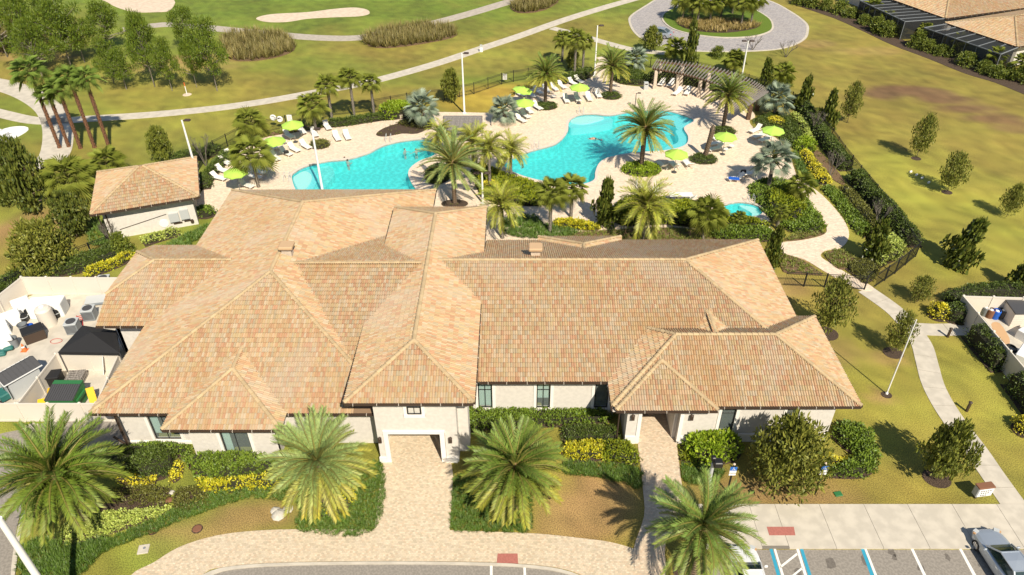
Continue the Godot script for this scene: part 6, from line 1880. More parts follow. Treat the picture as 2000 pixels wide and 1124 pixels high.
	# dumpster and its neighbours
	t = lump("dumpster", "green dumpster with a black ribbed lid in the bin store", "dumpster", at3(V(-31.98,-37.90), 0.04), 0, [
		["bin", M.green_paint, func(m):
			m.quad(Vector3(-1.0, 0.1, 0.75), Vector3(1.0, 0.1, 0.75), Vector3(1.0, 1.25, 0.85), Vector3(-1.0, 1.25, 0.85))
			m.quad(Vector3(1.0, 0.1, -0.75), Vector3(-1.0, 0.1, -0.75), Vector3(-1.0, 1.55, -0.85), Vector3(1.0, 1.55, -0.85))
			m.quad(Vector3(1.0, 0.1, 0.75), Vector3(1.0, 0.1, -0.75), Vector3(1.0, 1.55, -0.85), Vector3(1.0, 1.25, 0.85))
			m.quad(Vector3(-1.0, 0.1, -0.75), Vector3(-1.0, 0.1, 0.75), Vector3(-1.0, 1.25, 0.85), Vector3(-1.0, 1.55, -0.85))],
		["lid", M.dark_grey, func(m):
			m.quad(Vector3(-1.02, 1.28, 0.9), Vector3(1.02, 1.28, 0.9), Vector3(1.02, 1.56, -0.5), Vector3(-1.02, 1.56, -0.5))
			for i in 13:
				m.bar(Vector3(-0.96 + i * 0.16, 1.3, 0.88), Vector3(-0.96 + i * 0.16, 1.58, -0.48), 0.06, 0.04)],
		["back_panel", M.green_paint, func(m): m.box(Vector3(0, 1.56, -0.7), Vector3(2.04, 0.05, 0.36))],
		["side_pocket", M.green_paint, func(m): m.box(Vector3(1.08, 0.9, 0), Vector3(0.14, 0.22, 1.2))]])
	lump("yellow_guard", "bent yellow steel guard left of the dumpster", "guard", at3(V(-33.57,-37.69), 0.04), 20, [["plate", M.yellow, func(m): m.box(Vector3(0, 0.5, 0), Vector3(0.9, 0.06, 0.6), Color.WHITE, Basis(Vector3.RIGHT, 0.3))], ["arm", M.yellow, func(m): m.box(Vector3(0.4, 0.7, -0.4), Vector3(0.12, 0.9, 0.5))]])
	lump("yellow_board", "yellow board leaning in the gap beside the roof corner", "board", at3(V(-30.25,-38.00), 0.04), 25, [["board", M.yellow, func(m): m.box(Vector3(0, 0.7, 0), Vector3(0.5, 1.4, 0.08), Color.WHITE, Basis(Vector3.RIGHT, -0.5))]])
	lump("black_bin", "black lidded cart behind the dumpster", "bin", at3(V(-34.00,-40.01), 0.04), 10, [["tub", M.black, func(m): m.soft(Vector3(0, 0.5, 0), Vector3(1.0, 1.0, 0.9), 0.05)], ["lid", M.black_cloth, func(m): m.soft(Vector3(0, 1.05, 0.03), Vector3(1.06, 0.1, 1.0), 0.04)]])
	t = thing("pallet_stack", "stack of worn wooden pallets behind the dumpster", "pallets", at3(V(-32.68,-40.45), 0.04), 6)
	for k in 4:
		m = MB.new()
		for i in 5:
			m.box(Vector3(0, 0.13 + k * 0.15, -0.44 + i * 0.22), Vector3(1.2, 0.025, 0.14))
		for i in 3:
			m.box(Vector3(-0.5 + i * 0.5, 0.06 + k * 0.15, 0), Vector3(0.1, 0.1, 0.98))
		part("pallet", m, M.wood, t)
	for i in 6:
		var q: Vector2 = V(-34.27,-37.49) + V(rnd(-0.9, 0.8), rnd(-0.6, 0.4))
		lump("cardboard_box", "box in the litter inside the bin store front, %s" % ["flattened", "open and brown", "wood grey", "leaning", "pale one", "darkest one"][i], "box", at3(q, 0.04), rnd(0, 90), [["carton", [M.card, M.wood, M.card, M.vinyl, M.card, M.brown][i], func(m): m.box(Vector3(0, 0.2 + 0.05 * i, 0), Vector3(0.5, 0.3, 0.4), Color.WHITE, Basis(Vector3.RIGHT, rnd(-0.4, 0.4)))]], "litter in the bin store")
	lump("white_door", "white door panel in a black frame leaning in the bin store corner", "door", at3(V(-30.94,-41.35), 0.04), -62, [["panel", M.white, func(m): m.box(Vector3(0, 0.9, 0), Vector3(0.8, 1.6, 0.05), Color.WHITE, Basis(Vector3.RIGHT, -0.25))], ["frame", M.black, func(m): m.box(Vector3(-0.43, 0.9, 0), Vector3(0.05, 1.65, 0.06), Color.WHITE, Basis(Vector3.RIGHT, -0.25))]])
	lump("teal_cart", "teal and red cart left of the shed", "cart", at3(V(-37.05,-38.52), 0.04), -35, [["tub", M.teal, func(m): m.soft(Vector3(0, 0.45, 0), Vector3(1.1, 0.5, 0.7), 0.08)], ["rail", M.red, func(m): m.box(Vector3(0, 0.75, -0.4), Vector3(1.3, 0.06, 0.06))], ["wheel", M.rubber, func(m): m.tube(Vector3(0.4, 0.16, 0.38), Vector3(0.4, 0.16, 0.44), 0.16, 0.16, 12)]])
	# right yard
	m = MB.new()
	m.slab([V(38.39,-50.77),V(47.47,-50.39),V(40.85,-39.52),V(38.45,-37.95)], -0.1, 0.04)
	ground_piece("right_yard_floor", m, M.concrete)
	var c0 := Vector3(36.42,1.90,-48.37)
	var c1 := Vector3(36.59,1.90,-39.27)
	var c2 := Vector3(43.54,1.90,-48.01)
	vinyl("cream vinyl wall of the small yard at the right edge", [V(c1.x, c1.z), V(c0.x, c0.z), V(c2.x, c2.z)], 1.9, M.vinyl)
	t = thing("tan_shed", "tan sided shed with a dark roof in the right yard", "shed", at3(V(41.00,-47.41), 0.04), 0)
	m = MB.new()
	m.box(Vector3(0, 0.7, 0), Vector3(2.2, 1.4, 1.5))
	for i in 6:
		m.box(Vector3(0, 0.14 + i * 0.23, 0.755), Vector3(2.2, 0.02, 0.02))
	part("wall", m, M.vinyl, t)
	m = MB.new()
	m.box(Vector3(0, 1.48, 0), Vector3(2.4, 0.1, 1.75), Color.WHITE, Basis(Vector3.RIGHT, 0.1))
	part("roof", m, M.dark_grey, t)
	for p in [[V(39.29,-47.82), M.blue, "blue barrel between dark bins in the right yard"], [V(38.90,-47.95), M.iron_stain, "dark red bin left of the blue barrel in the right yard"], [V(39.87,-47.88), M.dark_grey, "dark bin right of the blue barrel in the right yard"], [V(38.66,-48.23), M.grey, "small grey bin in the corner of the right yard"]]:
		lump("yard_barrel", p[2], "barrel", at3(p[0], 0.04), 0, [["drum", p[1], func(m): m.lathe(Vector3.ZERO, [V(0.3, 0), V(0.33, 0.4), V(0.33, 0.75), V(0.28, 0.8), V(0.26, 0.5), V(0, 0.5)], 14)], ["contents", M.white, func(m): m.lathe(Vector3(0, 0.5, 0), [V(0.25, 0), V(0.15, 0.25), V(0, 0.3)], 8)]])
	lump("hose_coil", "coiled black hose on the ground of the right yard", "hose", at3(V(38.49,-43.85), 0.06), 0, [["hose", M.black, func(m):
		for k in 3:
			for i in 18:
				var a := TAU * i / 18.0
				var b := TAU * (i + 1) / 18.0
				m.tube(Vector3(cos(a) * (0.45 - k * 0.06), 0.05 + k * 0.07, sin(a) * 0.4), Vector3(cos(b) * (0.45 - k * 0.06), 0.05 + k * 0.07, sin(b) * 0.4), 0.05, 0.05, 5)]])
	lump("white_cabinet", "low white cabinet at the picture edge of the right yard", "cabinet", at3(V(38.83,-42.60), 0.04), 45, [["case", M.white, func(m): m.soft(Vector3(0, 0.45, 0), Vector3(1.9, 0.9, 1.2), 0.05)], ["door", M.vinyl, func(m): m.box(Vector3(0, 0.45, 0.61), Vector3(1.6, 0.75, 0.02))]])
	lump("white_cabinet", "white box behind the hose coil in the right yard", "cabinet", at3(V(40.51,-45.33), 0.04), 30, [["case", M.white, func(m): m.soft(Vector3(0, 0.4, 0), Vector3(1.6, 0.8, 1.0), 0.05)], ["door", M.vinyl, func(m): m.box(Vector3(0, 0.4, 0.51), Vector3(1.3, 0.65, 0.02))]])
	m = MB.new()
	m.slab(smooth([V(38.59,-46.95),V(39.36,-47.15),V(39.14,-45.21),V(38.52,-44.34),V(38.26,-45.21)], 3), 0, 0.046)
	ground_piece("rust_stained_ground", m, mat(0.52, 0.33, 0.18, 0.95))


# black picket fence along plan points
func picket(label: String, pts: Array, h: float) -> void:
	var root := thing("picket_fence", label, "fence")
	var pk := MB.new()
	for i in pts.size() - 1:
		var a: Vector2 = pts[i]
		var b: Vector2 = pts[i + 1]
		var l := a.distance_to(b)
		var n := maxi(1, roundi(l / 2.3))
		for k in n:
			var p := a.lerp(b, float(k) / n)
			var m := MB.new()
			m.box(at3(p, h / 2), Vector3(0.08, h + 0.1, 0.08))
			m.lathe(at3(p, h + 0.05), [V(0.06, 0), V(0, 0.07)], 4)
			part("post", m, M.fence, root)
		for y in [0.18, h - 0.2, h - 0.03]:
			var m := MB.new()
			m.bar(at3(a, y), at3(b, y), 0.035, 0.035)
			part("rail", m, M.fence, root)
		for k in int(l / 0.13):
			var p := a.lerp(b, (k + 0.5) / int(l / 0.13))
			pk.box(at3(p, h / 2 - 0.02), Vector3(0.018, h - 0.1, 0.018))
	var o := part("pickets", pk, M.fence, root)
	o.set_meta("kind", "stuff")


func fences() -> void:
	picket("black picket fence round the left end of the terrace", [V(-36.36,-62.77),V(-34.60,-65.58),V(-35.22,-71.29),V(-35.53,-76.44),V(-35.02,-78.81),V(-34.09,-80.59),V(-33.14,-82.72),V(-31.24,-84.33),V(-28.45,-85.98),V(-25.99,-87.52),V(-23.47,-89.75),V(-18.30,-91.22),V(-14.28,-93.24),V(-9.52,-94.79),V(-5.65,-96.94),V(-1.94,-100.53),V(-0.29,-101.50),V(3.88,-103.48),V(7.67,-105.53),V(10.74,-106.78)], 1.6)
	picket("black picket fence behind the pergola", [V(13.74,-106.76),V(17.60,-107.59),V(21.95,-106.48),V(26.14,-104.96),V(30.53,-101.66),V(33.81,-97.78),V(36.29,-93.25)], 1.6)
	picket("black picket fence down the right side of the garden", [V(36.29,-93.25),V(37.43,-87.45),V(37.52,-81.76),V(37.27,-77.13),V(37.22,-72.16),V(37.26,-67.85),V(37.24,-63.51),V(36.80,-56.91),V(33.80,-54.21),V(31.09,-52.05)], 1.6)
	picket("black picket fence between gate and right roof corner", [V(30.13,-51.75),V(26.81,-52.13),V(23.35,-52.44)], 1.45)
	picket("black picket fence over the bare slope left of the pump house", [V(-44.89,-50.21),V(-43.06,-53.36),V(-41.36,-55.45),V(-39.41,-57.29),V(-37.57,-59.22)], 1.4)
	# panels hung on the fences
	for p in [[Vector3(-29.00,1.30,-85.62), "white life ring on the left fence"], [Vector3(-29.95,1.30,-86.10), "round white notice on the left fence"]]:
		lump("life_ring", p[1], "life ring", p[0] - Vector3(0, 0, 0), 0, [["ring", M.white, func(m):
			for i in 16:
				var a := TAU * i / 16.0
				var b := TAU * (i + 1) / 16.0
				m.tube(Vector3(cos(a) * 0.3, sin(a) * 0.3, 0), Vector3(cos(b) * 0.3, sin(b) * 0.3, 0), 0.1, 0.1, 7)], ["backboard", M.white, func(m): m.tube(Vector3(0, 0, -0.06), Vector3(0, 0, -0.03), 0.32, 0.32, 16)]])
	for p in [[Vector3(-27.88,1.30,-85.93), "square white notice on the left fence above the umbrella"], [Vector3(-1.50,0.90,-101.07), "white notice board on the back fence"]]:
		lump("notice_board", p[1], "sign", p[0], 0, [["board", M.white, func(m): m.box(Vector3.ZERO, Vector3(0.62, 0.85, 0.04))], ["printed_lines", M.grey, func(m):
			for i in 5:
				m.box(Vector3(0, 0.28 - i * 0.13, 0.022), Vector3(0.44 - 0.05 * (i % 3), 0.03, 0.004))]])


var proto_lounger: Node3D
var proto_umbrella: Node3D


func lounger(at: Vector2, turn: float, label: String, raised := true) -> void:
	var key := "lounger%s" % raised
	if not shapes.has(key):
		shapes[key] = true
		var t := thing("sun_lounger", label, "sun lounger", at3(at, 0.05), turn, "sun loungers round the pools")
		var a := 0.75 if raised else 0.0
		var hinge := Vector3(0, 0.34, 0.35)
		var head := hinge + Vector3(0, sin(a), cos(a)) * 0.72
		var m := MB.new()
		m.bar(Vector3(0, 0.35, -1.0), hinge, 0.6, 0.05)
		part("seat", m, M.sling, t)
		m = MB.new()
		m.bar(hinge + Vector3(0, 0.01, 0), head, 0.6, 0.05)
		part("backrest", m, M.sling, t)
		for s in [-0.32, 0.32]:
			m = MB.new()
			m.bar(Vector3(s, 0.33, -1.02), Vector3(s, 0.33, 1.0 if not raised else 0.85), 0.05, 0.05)
			part("side_rail", m, M.sling, t)
			for z in [-0.8, 0.7]:
				m = MB.new()
				m.bar(Vector3(s, 0.0, z), Vector3(s, 0.31, z), 0.045, 0.045)
				part("leg", m, M.sling, t)
		if raised:
			proto_lounger = t
	else:
		dup(proto_lounger, at3(at, 0.05), turn, label)


func umbrella(at: Vector3, label: String, tilt := 0.0) -> void:
	if proto_umbrella == null:
		var t := thing("umbrella", label, "umbrella", Vector3(at.x, 0.05, at.z), 0, "lime green umbrellas on the terrace")
		var m := MB.new()
		var n := 8
		var top := Vector3(0, 2.75, 0)
		for i in n:
			var a := TAU * i / n
			var b := TAU * (i + 1) / n
			var p := Vector3(cos(a) * 1.32, 2.2, sin(a) * 1.32)
			var q := Vector3(cos(b) * 1.32, 2.2, sin(b) * 1.32)
			var e := (p + q) / 2 * Vector3(0.98, 1, 0.98) + Vector3(0, 0.02, 0)
			m.tri(p, top, e)
			m.tri(e, top, q)
			m.quad(p - Vector3(0, 0.14, 0), e - Vector3(0, 0.12, 0), e, p)
			m.quad(e - Vector3(0, 0.12, 0), q - Vector3(0, 0.14, 0), q, e)
		var c := part("canopy", m, M.lime, t)
		m = MB.new()
		m.tube(top, top + Vector3(0, 0.12, 0), 0.03, 0.05, 8)
		part("finial", m, M.lime, c)
		for i in n:
			m = MB.new()
			var a := TAU * i / n
			m.bar(top - Vector3(0, 0.03, 0), Vector3(cos(a) * 1.3, 2.18, sin(a) * 1.3), 0.02, 0.02)
			part("rib", m, M.grey, t)
		m = MB.new()
		m.tube(Vector3(0, 0, 0), top, 0.025, 0.025, 8)
		part("pole", m, M.grey, t)
		m = MB.new()
		m.lathe(Vector3.ZERO, [V(0.3, 0), V(0.3, 0.06), V(0.06, 0.12), V(0.04, 0.3)], 14)
		part("foot", m, M.dark_grey, t)
		proto_umbrella = t
		t.rotation_degrees.z = tilt
	else:
		var r := dup(proto_umbrella, Vector3(at.x, 0.05, at.z), rnd(0, 45), label)
		r.rotation_degrees.z = tilt


func lamp_pole(base: Vector2, h: float, label: String, heads: int, r := 0.13, dark := false, head_scale := 1.0) -> void:
	var t := thing("light_pole", label, "light pole", at3(base), 0.0)
	var m := MB.new()
	m.tube(Vector3(0, 0, 0), Vector3(0, h, 0), r, r * 0.7, 10)
	part("pole", m, M.dark_grey if dark else M.white, t)
	m = MB.new()
	m.lathe(Vector3.ZERO, [V(r * 2, 0), V(r * 2, 0.1), V(r * 1.1, 0.2)], 10)
	part("base_plate", m, M.dark_grey if dark else M.white, t)
	for k in heads:
		m = MB.new()
		var s := 1.0 if k == 0 else -1.0
		m.bar(Vector3(0, h - 0.08, 0), Vector3(s * 0.3, h, 0), 0.06, 0.06)
		m.soft(Vector3(s * 0.55 * head_scale, h + 0.02, 0), Vector3(0.62, 0.16, 0.4) * head_scale, 0.05)
		part("lamp_head", m, M.brown, t)


func furniture() -> void:
	rng.seed = 31
	lamp_pole(V(-33.83,-70.48), 7.71, "white light pole at the left end of the terrace by the pump house", 1)
	lamp_pole(V(-6.60,-90.31), 7.82, "white light pole on the grass behind the wooden shelter", 1)
	lamp_pole(V(-20.52,-69.52), 7.16, "white light pole rising in front of the left pool", 1, 0.14)
	lamp_pole(V(32.29,-103.26), 5.09, "white light pole behind the pergola", 2)
	lamp_pole(V(11.30,-103.63), 7.14, "white light pole by the garden gate", 1, 0.12)
	lamp_pole(V(-3.40,-66.93), 3.53, "white post with dark lamp head between the pools", 2, 0.12)
	lamp_pole(V(15.52,-91.67), 2.15, "small dark lamp at the back edge of the large pool", 1, 0.06, true, 0.7)
	lamp_pole(V(26.91,-39.00), 6.88, "thin pale pole leaning out of the lawn beside the right wing", 0, 0.055)
	lamp_pole(V(12.59,-68.82), 1.81, "short white post behind the weeping palm on the terrace", 0, 0.1)
	lamp_pole(V(-23.78, -21.17), 9.5, "thick white pole crossing the lower left corner of the picture", 0, 0.2)
	var t := thing("entry_lamp", "white lamp post with a black box head by the entry planting", "lamp", at3(V(12.29,-30.89)))
	var m := MB.new()
	m.tube(Vector3.ZERO, Vector3(0, 2.0, 0), 0.13, 0.11, 10)
	part("post", m, M.light_grey, t)
	m = MB.new()
	m.soft(Vector3(0.25, 2.1, 0.1), Vector3(0.55, 0.4, 0.5), 0.05)
	m.soft(Vector3(0, 2.3, -0.1), Vector3(0.3, 0.3, 0.3), 0.05)
	part("lamp_head", m, M.black, t)
	# loungers, foot and head of each read off the picture
	var row := [
		["along the left hedge", [[V(-32.39,-72.19),-114.6, "nearest the pump house"], [V(-32.48,-73.89),-121.2, "second from the pump house"], [V(-32.85,-75.96),-129.4, "third, next to the broad palm"], [V(-32.75,-77.59),-131.4, "last, behind the broad palm"]]],
		["under the broad palm at the left end", [[V(-28.84,-70.48),-119.6, "in front in the shade"], [V(-28.65,-72.41),-108.1, "middle one"], [V(-28.46,-73.56),-111.3, "rear one"]]],
		["between left umbrellas and pool", [[V(-27.53,-77.11),-142.8, "leftmost"], [V(-26.56,-78.29),-127.7, "with dark bag on it"], [V(-25.86,-79.30),-133.0, "third from the left"], [V(-24.73,-80.12),-135.7, "nearest the clipped bush"], [V(-30.00,-80.50),-138.2, "behind the lower umbrella"], [V(-28.61,-80.07),-139.9, "in the lower umbrella's shade"]]],
		["at the back of the left terrace", [[V(-27.38,-82.99),-136.5, "left of the upper umbrella"], [V(-26.15,-84.39),-150.2, "right of that umbrella"], [V(-23.29,-85.59),-152.8, "far one at the hedge"], [V(-21.48,-82.45),-154.5, "left of the pair by the pool"], [V(-20.30,-82.74),-157.3, "right of the pair by the pool"], [V(-24.43,-83.56),-154.5, "half hidden by the light pole"]]],
		["left of the golden palm", [[V(0.66,-87.62),-142.8, "lowest"], [V(1.22,-88.98),-148.9, "second from below"], [V(1.67,-90.46),-153.4, "third, under the umbrella"], [V(2.82,-91.63),-148.8, "beside the palm ring"], [V(2.06,-95.86),-148.2, "grey in the umbrella shade, lower"], [V(3.05,-97.05),-146.6, "grey in the umbrella shade, upper"], [V(0.65,-96.14),-145.1, "furthest left in the shade"]]],
		["behind the golden palm", [[V(4.22,-97.60),-152.4, "left"], [V(5.33,-98.25),-154.9, "middle"], [V(6.39,-99.01),-152.7, "right"], [V(7.98,-100.15),-146.4, "beside the umbrella"], [V(8.90,-101.03),-146.9, "furthest back"]]],
		["in the front row before the gate walk", [[V(6.71,-94.04),-170.4, "leftmost"], [V(8.20,-94.47),-169.0, "second"], [V(9.75,-94.64),-171.0, "third"], [V(11.11,-95.81),-171.3, "next to the clipped ring"]]],
		["under the pergola", [[V(21.88,-96.55),143.4, "in front, left"], [V(23.28,-96.64),155.6, "in front, right"], [V(20.33,-100.07),154.8, "behind, left"], [V(21.51,-99.67),150.5, "behind, right"]]],
		["right of the leaning palm", [[V(29.21,-84.29),129.9, "in the sun left of the right umbrella"], [V(29.26,-82.74),119.6, "in the shade of the right umbrella"], [V(29.75,-81.73),121.8, "below the right umbrella"], [V(23.26,-79.18),113.2, "lower one under the middle umbrella"], [V(23.67,-80.63),108.7, "upper one under the middle umbrella"], [V(24.51,-81.97),105.7, "hidden most by the middle umbrella"]]],
		["facing the pool beside the island palm", [[V(16.28,-74.78),13.6, "left"], [V(17.74,-74.84),15.7, "middle"], [V(19.30,-75.08),10.7, "right, next to the clipped ring"]]],
		["on the right part of the terrace", [[V(23.87,-71.82),105.2, "with the blue towel"], [V(25.38,-72.89),101.0, "in the silver palm's shade"], [V(13.64,-69.06),7.9, "near the weeping palm, left"], [V(14.84,-68.77),6.0, "near the weeping palm, right"], [V(17.71,-67.34),56.1, "beside the white table"]]],
	]
	for r in row:
		for p in r[1]:
			lounger(p[0], p[1], "cream lounger %s, %s" % [r[0], p[2]])
	t = thing("blue_towel", "blue towel spread on a lounger near the silver palm", "towel", Vector3(23.54,0.44,-71.50))
	m = MB.new()
	m.soft(Vector3(0, 0.02, 0), Vector3(1.15, 0.05, 0.62), 0.02)
	part("towel", m, M.blue, t)
	t.rotation_degrees.y = -12
	for p in [[Vector3(-26.45,0.42,-78.04), M.black_cloth, "dark bag lying on a lounger on the left terrace"], [Vector3(24.90,0.42,-72.96), M.black_cloth, "dark bag beside the blue towel"]]:
		lump("beach_bag", p[2], "bag", p[0], 15, [["bag", p[1], func(m): m.soft(Vector3(0, 0.16, 0), Vector3(0.6, 0.32, 0.4), 0.1)], ["strap", M.dark_grey, func(m): m.bar(Vector3(-0.2, 0.33, 0), Vector3(0.2, 0.33, 0), 0.03, 0.05)]])
	for p in [[Vector3(-26.34,2.45,-81.74), "upper lime umbrella on the left terrace below the fence notices", 0.0], [Vector3(-27.32,2.45,-77.23), "lower lime umbrella on the left terrace", 0.0], [Vector3(-29.32,2.45,-69.60), "lime umbrella mostly hidden by the broad palm", 0.0], [Vector3(0.53,2.45,-92.58), "tilted lime umbrella at the back left of the large pool", -10.0], [Vector3(1.08,2.45,-88.28), "lime umbrella beside the silver palm and clipped ring", 0.0], [Vector3(8.33,2.45,-93.42), "lime umbrella in front of the gate palms", 0.0], [Vector3(17.51,2.45,-73.73), "lime umbrella beside the island palm", 0.0], [Vector3(23.86,2.45,-78.18), "lime umbrella right of the crownless trunk", 0.0], [Vector3(29.72,2.45,-79.82), "lime umbrella furthest right, before the yellow flowers", 0.0]]:
		umbrella(p[0], p[1], p[2])
	# small tables and chairs
	for p in [[V(-27.44,-80.98), "between the left umbrellas"], [V(5.14,-95.05), "behind the golden palm"], [V(25.19,-79.59), "right of the middle umbrella"], [V(24.29,-78.78), "below the middle umbrella"], [V(17.98,-74.67), "between the three loungers by the island"], [V(1.72,-91.26), "under the silver palm umbrella"], [V(22.50,-97.12), "under the pergola"]]:
		lump("side_table", "small cream side table " + p[1], "table", at3(p[0], 0.05), 20, [["top", M.sling, func(m): m.lathe(Vector3(0, 0.42, 0), [V(0.3, 0), V(0.32, 0.02), V(0.3, 0.05), V(0, 0.05)], 14)], ["leg", M.sling, func(m): m.bar(Vector3(-0.2, 0, 0), Vector3(0.15, 0.42, 0), 0.03, 0.03)], ["leg", M.sling, func(m): m.bar(Vector3(0.2, 0, 0), Vector3(-0.15, 0.42, 0), 0.03, 0.03)]], "side tables among the loungers")
	lump("white_table", "long white topped table with black legs on the terrace behind the long roof", "table", at3(V(17.00,-67.28), 0.05), 0, [["top", M.white, func(m): m.box(Vector3(0, 0.78, 0), Vector3(2.4, 0.06, 0.8))]] + [V(-1.1, 0.3), V(-0.5, 0.3), V(1.1, 0.3), V(-1.1, -0.3)].map(func(q): return ["leg", M.black, func(m): m.bar(Vector3(q.x, 0, q.y), Vector3(q.x, 0.75, q.y), 0.07, 0.07)]))
	lump("trash_box", "pale grey litter bin at the left foot of the pergola", "bin", at3(V(17.89,-98.46), 0.05), 0, [["case", M.light_grey, func(m): m.soft(Vector3(0, 0.5, 0), Vector3(0.6, 1.0, 0.6), 0.04)], ["slot", M.black, func(m): m.box(Vector3(0, 0.8, 0.305), Vector3(0.35, 0.15, 0.02))]])
	# pergola
	t = thing("pergola", "long curved pergola of grey slats on pale stone columns behind the large pool", "pergola")
	var front := along([Vector3(18.64,2.90,-98.96), Vector3(21.48,2.90,-97.36), Vector3(24.14,2.90,-95.24), Vector3(26.46,2.90,-92.11), Vector3(27.94,2.90,-87.97), Vector3(28.20,2.90,-85.53)].map(func(v): return V(v.x, v.z)), 6)
	var back := along([Vector3(19.60,2.90,-101.60), Vector3(22.88,2.90,-100.54), Vector3(26.19,2.90,-98.90), Vector3(29.14,2.90,-96.14), Vector3(31.05,2.90,-92.61), Vector3(31.73,2.90,-89.80)].map(func(v): return V(v.x, v.z)), 6)
	for line in [front, back]:
		m = MB.new()
		for i in line.size() - 1:
			m.bar(at3(line[i], 2.75), at3(line[i + 1], 2.75), 0.12, 0.26)
		part("beam", m, M.wood_brown, t)
	for i in 40:
		var f := i / 39.0 * (front.size() - 1)
		var a := front[int(f)].lerp(front[mini(int(f) + 1, front.size() - 1)], f - int(f))
		var b := back[int(f)].lerp(back[mini(int(f) + 1, back.size() - 1)], f - int(f))
		var d := (b - a).normalized() * 0.45
		m = MB.new()
		m.bar(at3(a - d, 2.98), at3(b + d, 2.98), 0.08, 0.16)
		part("slat", m, M.wood, t)
	for p in [[V(19.11,-98.64), 2.6], [V(21.94,-97.49), 2.6], [V(24.57,-95.64), 2.6], [V(23.01,-100.34), 2.6], [V(26.05,-97.46), 2.6], [V(20.17,-101.34), 2.6], [V(26.88,-92.45), 2.6], [V(29.70,-95.24), 2.6]]:
		m = MB.new()
		m.soft(at3(p[0], 1.3), Vector3(0.42, 2.6, 0.42), 0.03)
		m.soft(at3(p[0], 0.3), Vector3(0.54, 0.5, 0.54), 0.04)
		part("column", m, M.stone, t)
	for p in [V(29.33,-88.14), V(31.20,-91.07)]:
		m = MB.new()
		m.soft(at3(p, 1.3), Vector3(0.5, 2.6, 0.5), 0.03)
		part("column", m, M.wood_brown, t)
	# small wooden shelter
	t = thing("wood_shelter", "small shelter with a flat roof of grey boards between the pools", "shelter")
	var c := [Vector3(-8.70,2.30,-84.24), Vector3(-4.07,2.30,-84.21), Vector3(-3.92,2.30,-80.07), Vector3(-8.37,2.30,-80.09)]
	for i in 9:
		m = MB.new()
		m.bar(c[0].lerp(c[3], (i + 0.5) / 9.0), c[1].lerp(c[2], (i + 0.5) / 9.0), 0.36, 0.06)
		part("roof_board", m, M.wood, t)
	for q in c:
		m = MB.new()
		m.bar(Vector3(q.x, 0, q.z) * 1.0 + Vector3(0, 0.05, 0), Vector3(q.x, 2.25, q.z), 0.16, 0.16)
		part("post", m, M.wood, t)
	m = MB.new()
	m.bar(Vector3(c[2].x - 3.0, 0.5, c[2].z + 0.1), Vector3(c[2].x, 0.5, c[2].z + 0.1), 0.4, 0.9)
	part("counter", m, M.stone, t)
	# handrails, lift and stone wall bits by the pools
	for p in [[V(8.16,-90.21), "at the back step of the large pool"], [V(-15.48,-82.05), "at the back edge of the left pool"], [V(-25.17,-72.19), "at the shallow end of the left pool"], [V(23.92,-67.04), "at the spa steps"], [V(2.16,-79.99), "at the left shore of the large pool"]]:
		lump("pool_handrail", "pale metal handrail " + p[1], "handrail", at3(p[0], 0.05), 0, [["rail", M.light_grey, func(m):
			m.tube(Vector3(0, 0, -0.3), Vector3(0, 0.85, -0.25), 0.025, 0.025, 6)
			m.tube(Vector3(0, 0.85, -0.25), Vector3(0, 0.8, 0.35), 0.025, 0.025, 6)
			m.tube(Vector3(0, 0.8, 0.35), Vector3(0, 0.1, 0.6), 0.025, 0.025, 6)], ["rail", M.light_grey, func(m):
			m.tube(Vector3(0.55, 0, -0.3), Vector3(0.55, 0.85, -0.25), 0.025, 0.025, 6)
			m.tube(Vector3(0.55, 0.85, -0.25), Vector3(0.55, 0.8, 0.35), 0.025, 0.025, 6)
			m.tube(Vector3(0.55, 0.8, 0.35), Vector3(0.55, 0.1, 0.6), 0.025, 0.025, 6)]], "pool handrails")
	m = MB.new()
	for p in [[V(-3.01,-86.44), V(0.06,-86.43)], [V(-14.79,-88.73), V(-12.68,-90.35)]]:
		m = MB.new()
		m.bar(at3(p[0], 0.25), at3(p[1], 0.25), 0.4, 0.5)
		tag(part("stone_wall", m, M.stone), "low pale stone wall " + ("right of the wooden shelter" if p[0].x > -10 else "behind the mulch wedge"), "wall")
	for p in [[V(-53.24,-83.12), 0]]:
		pass
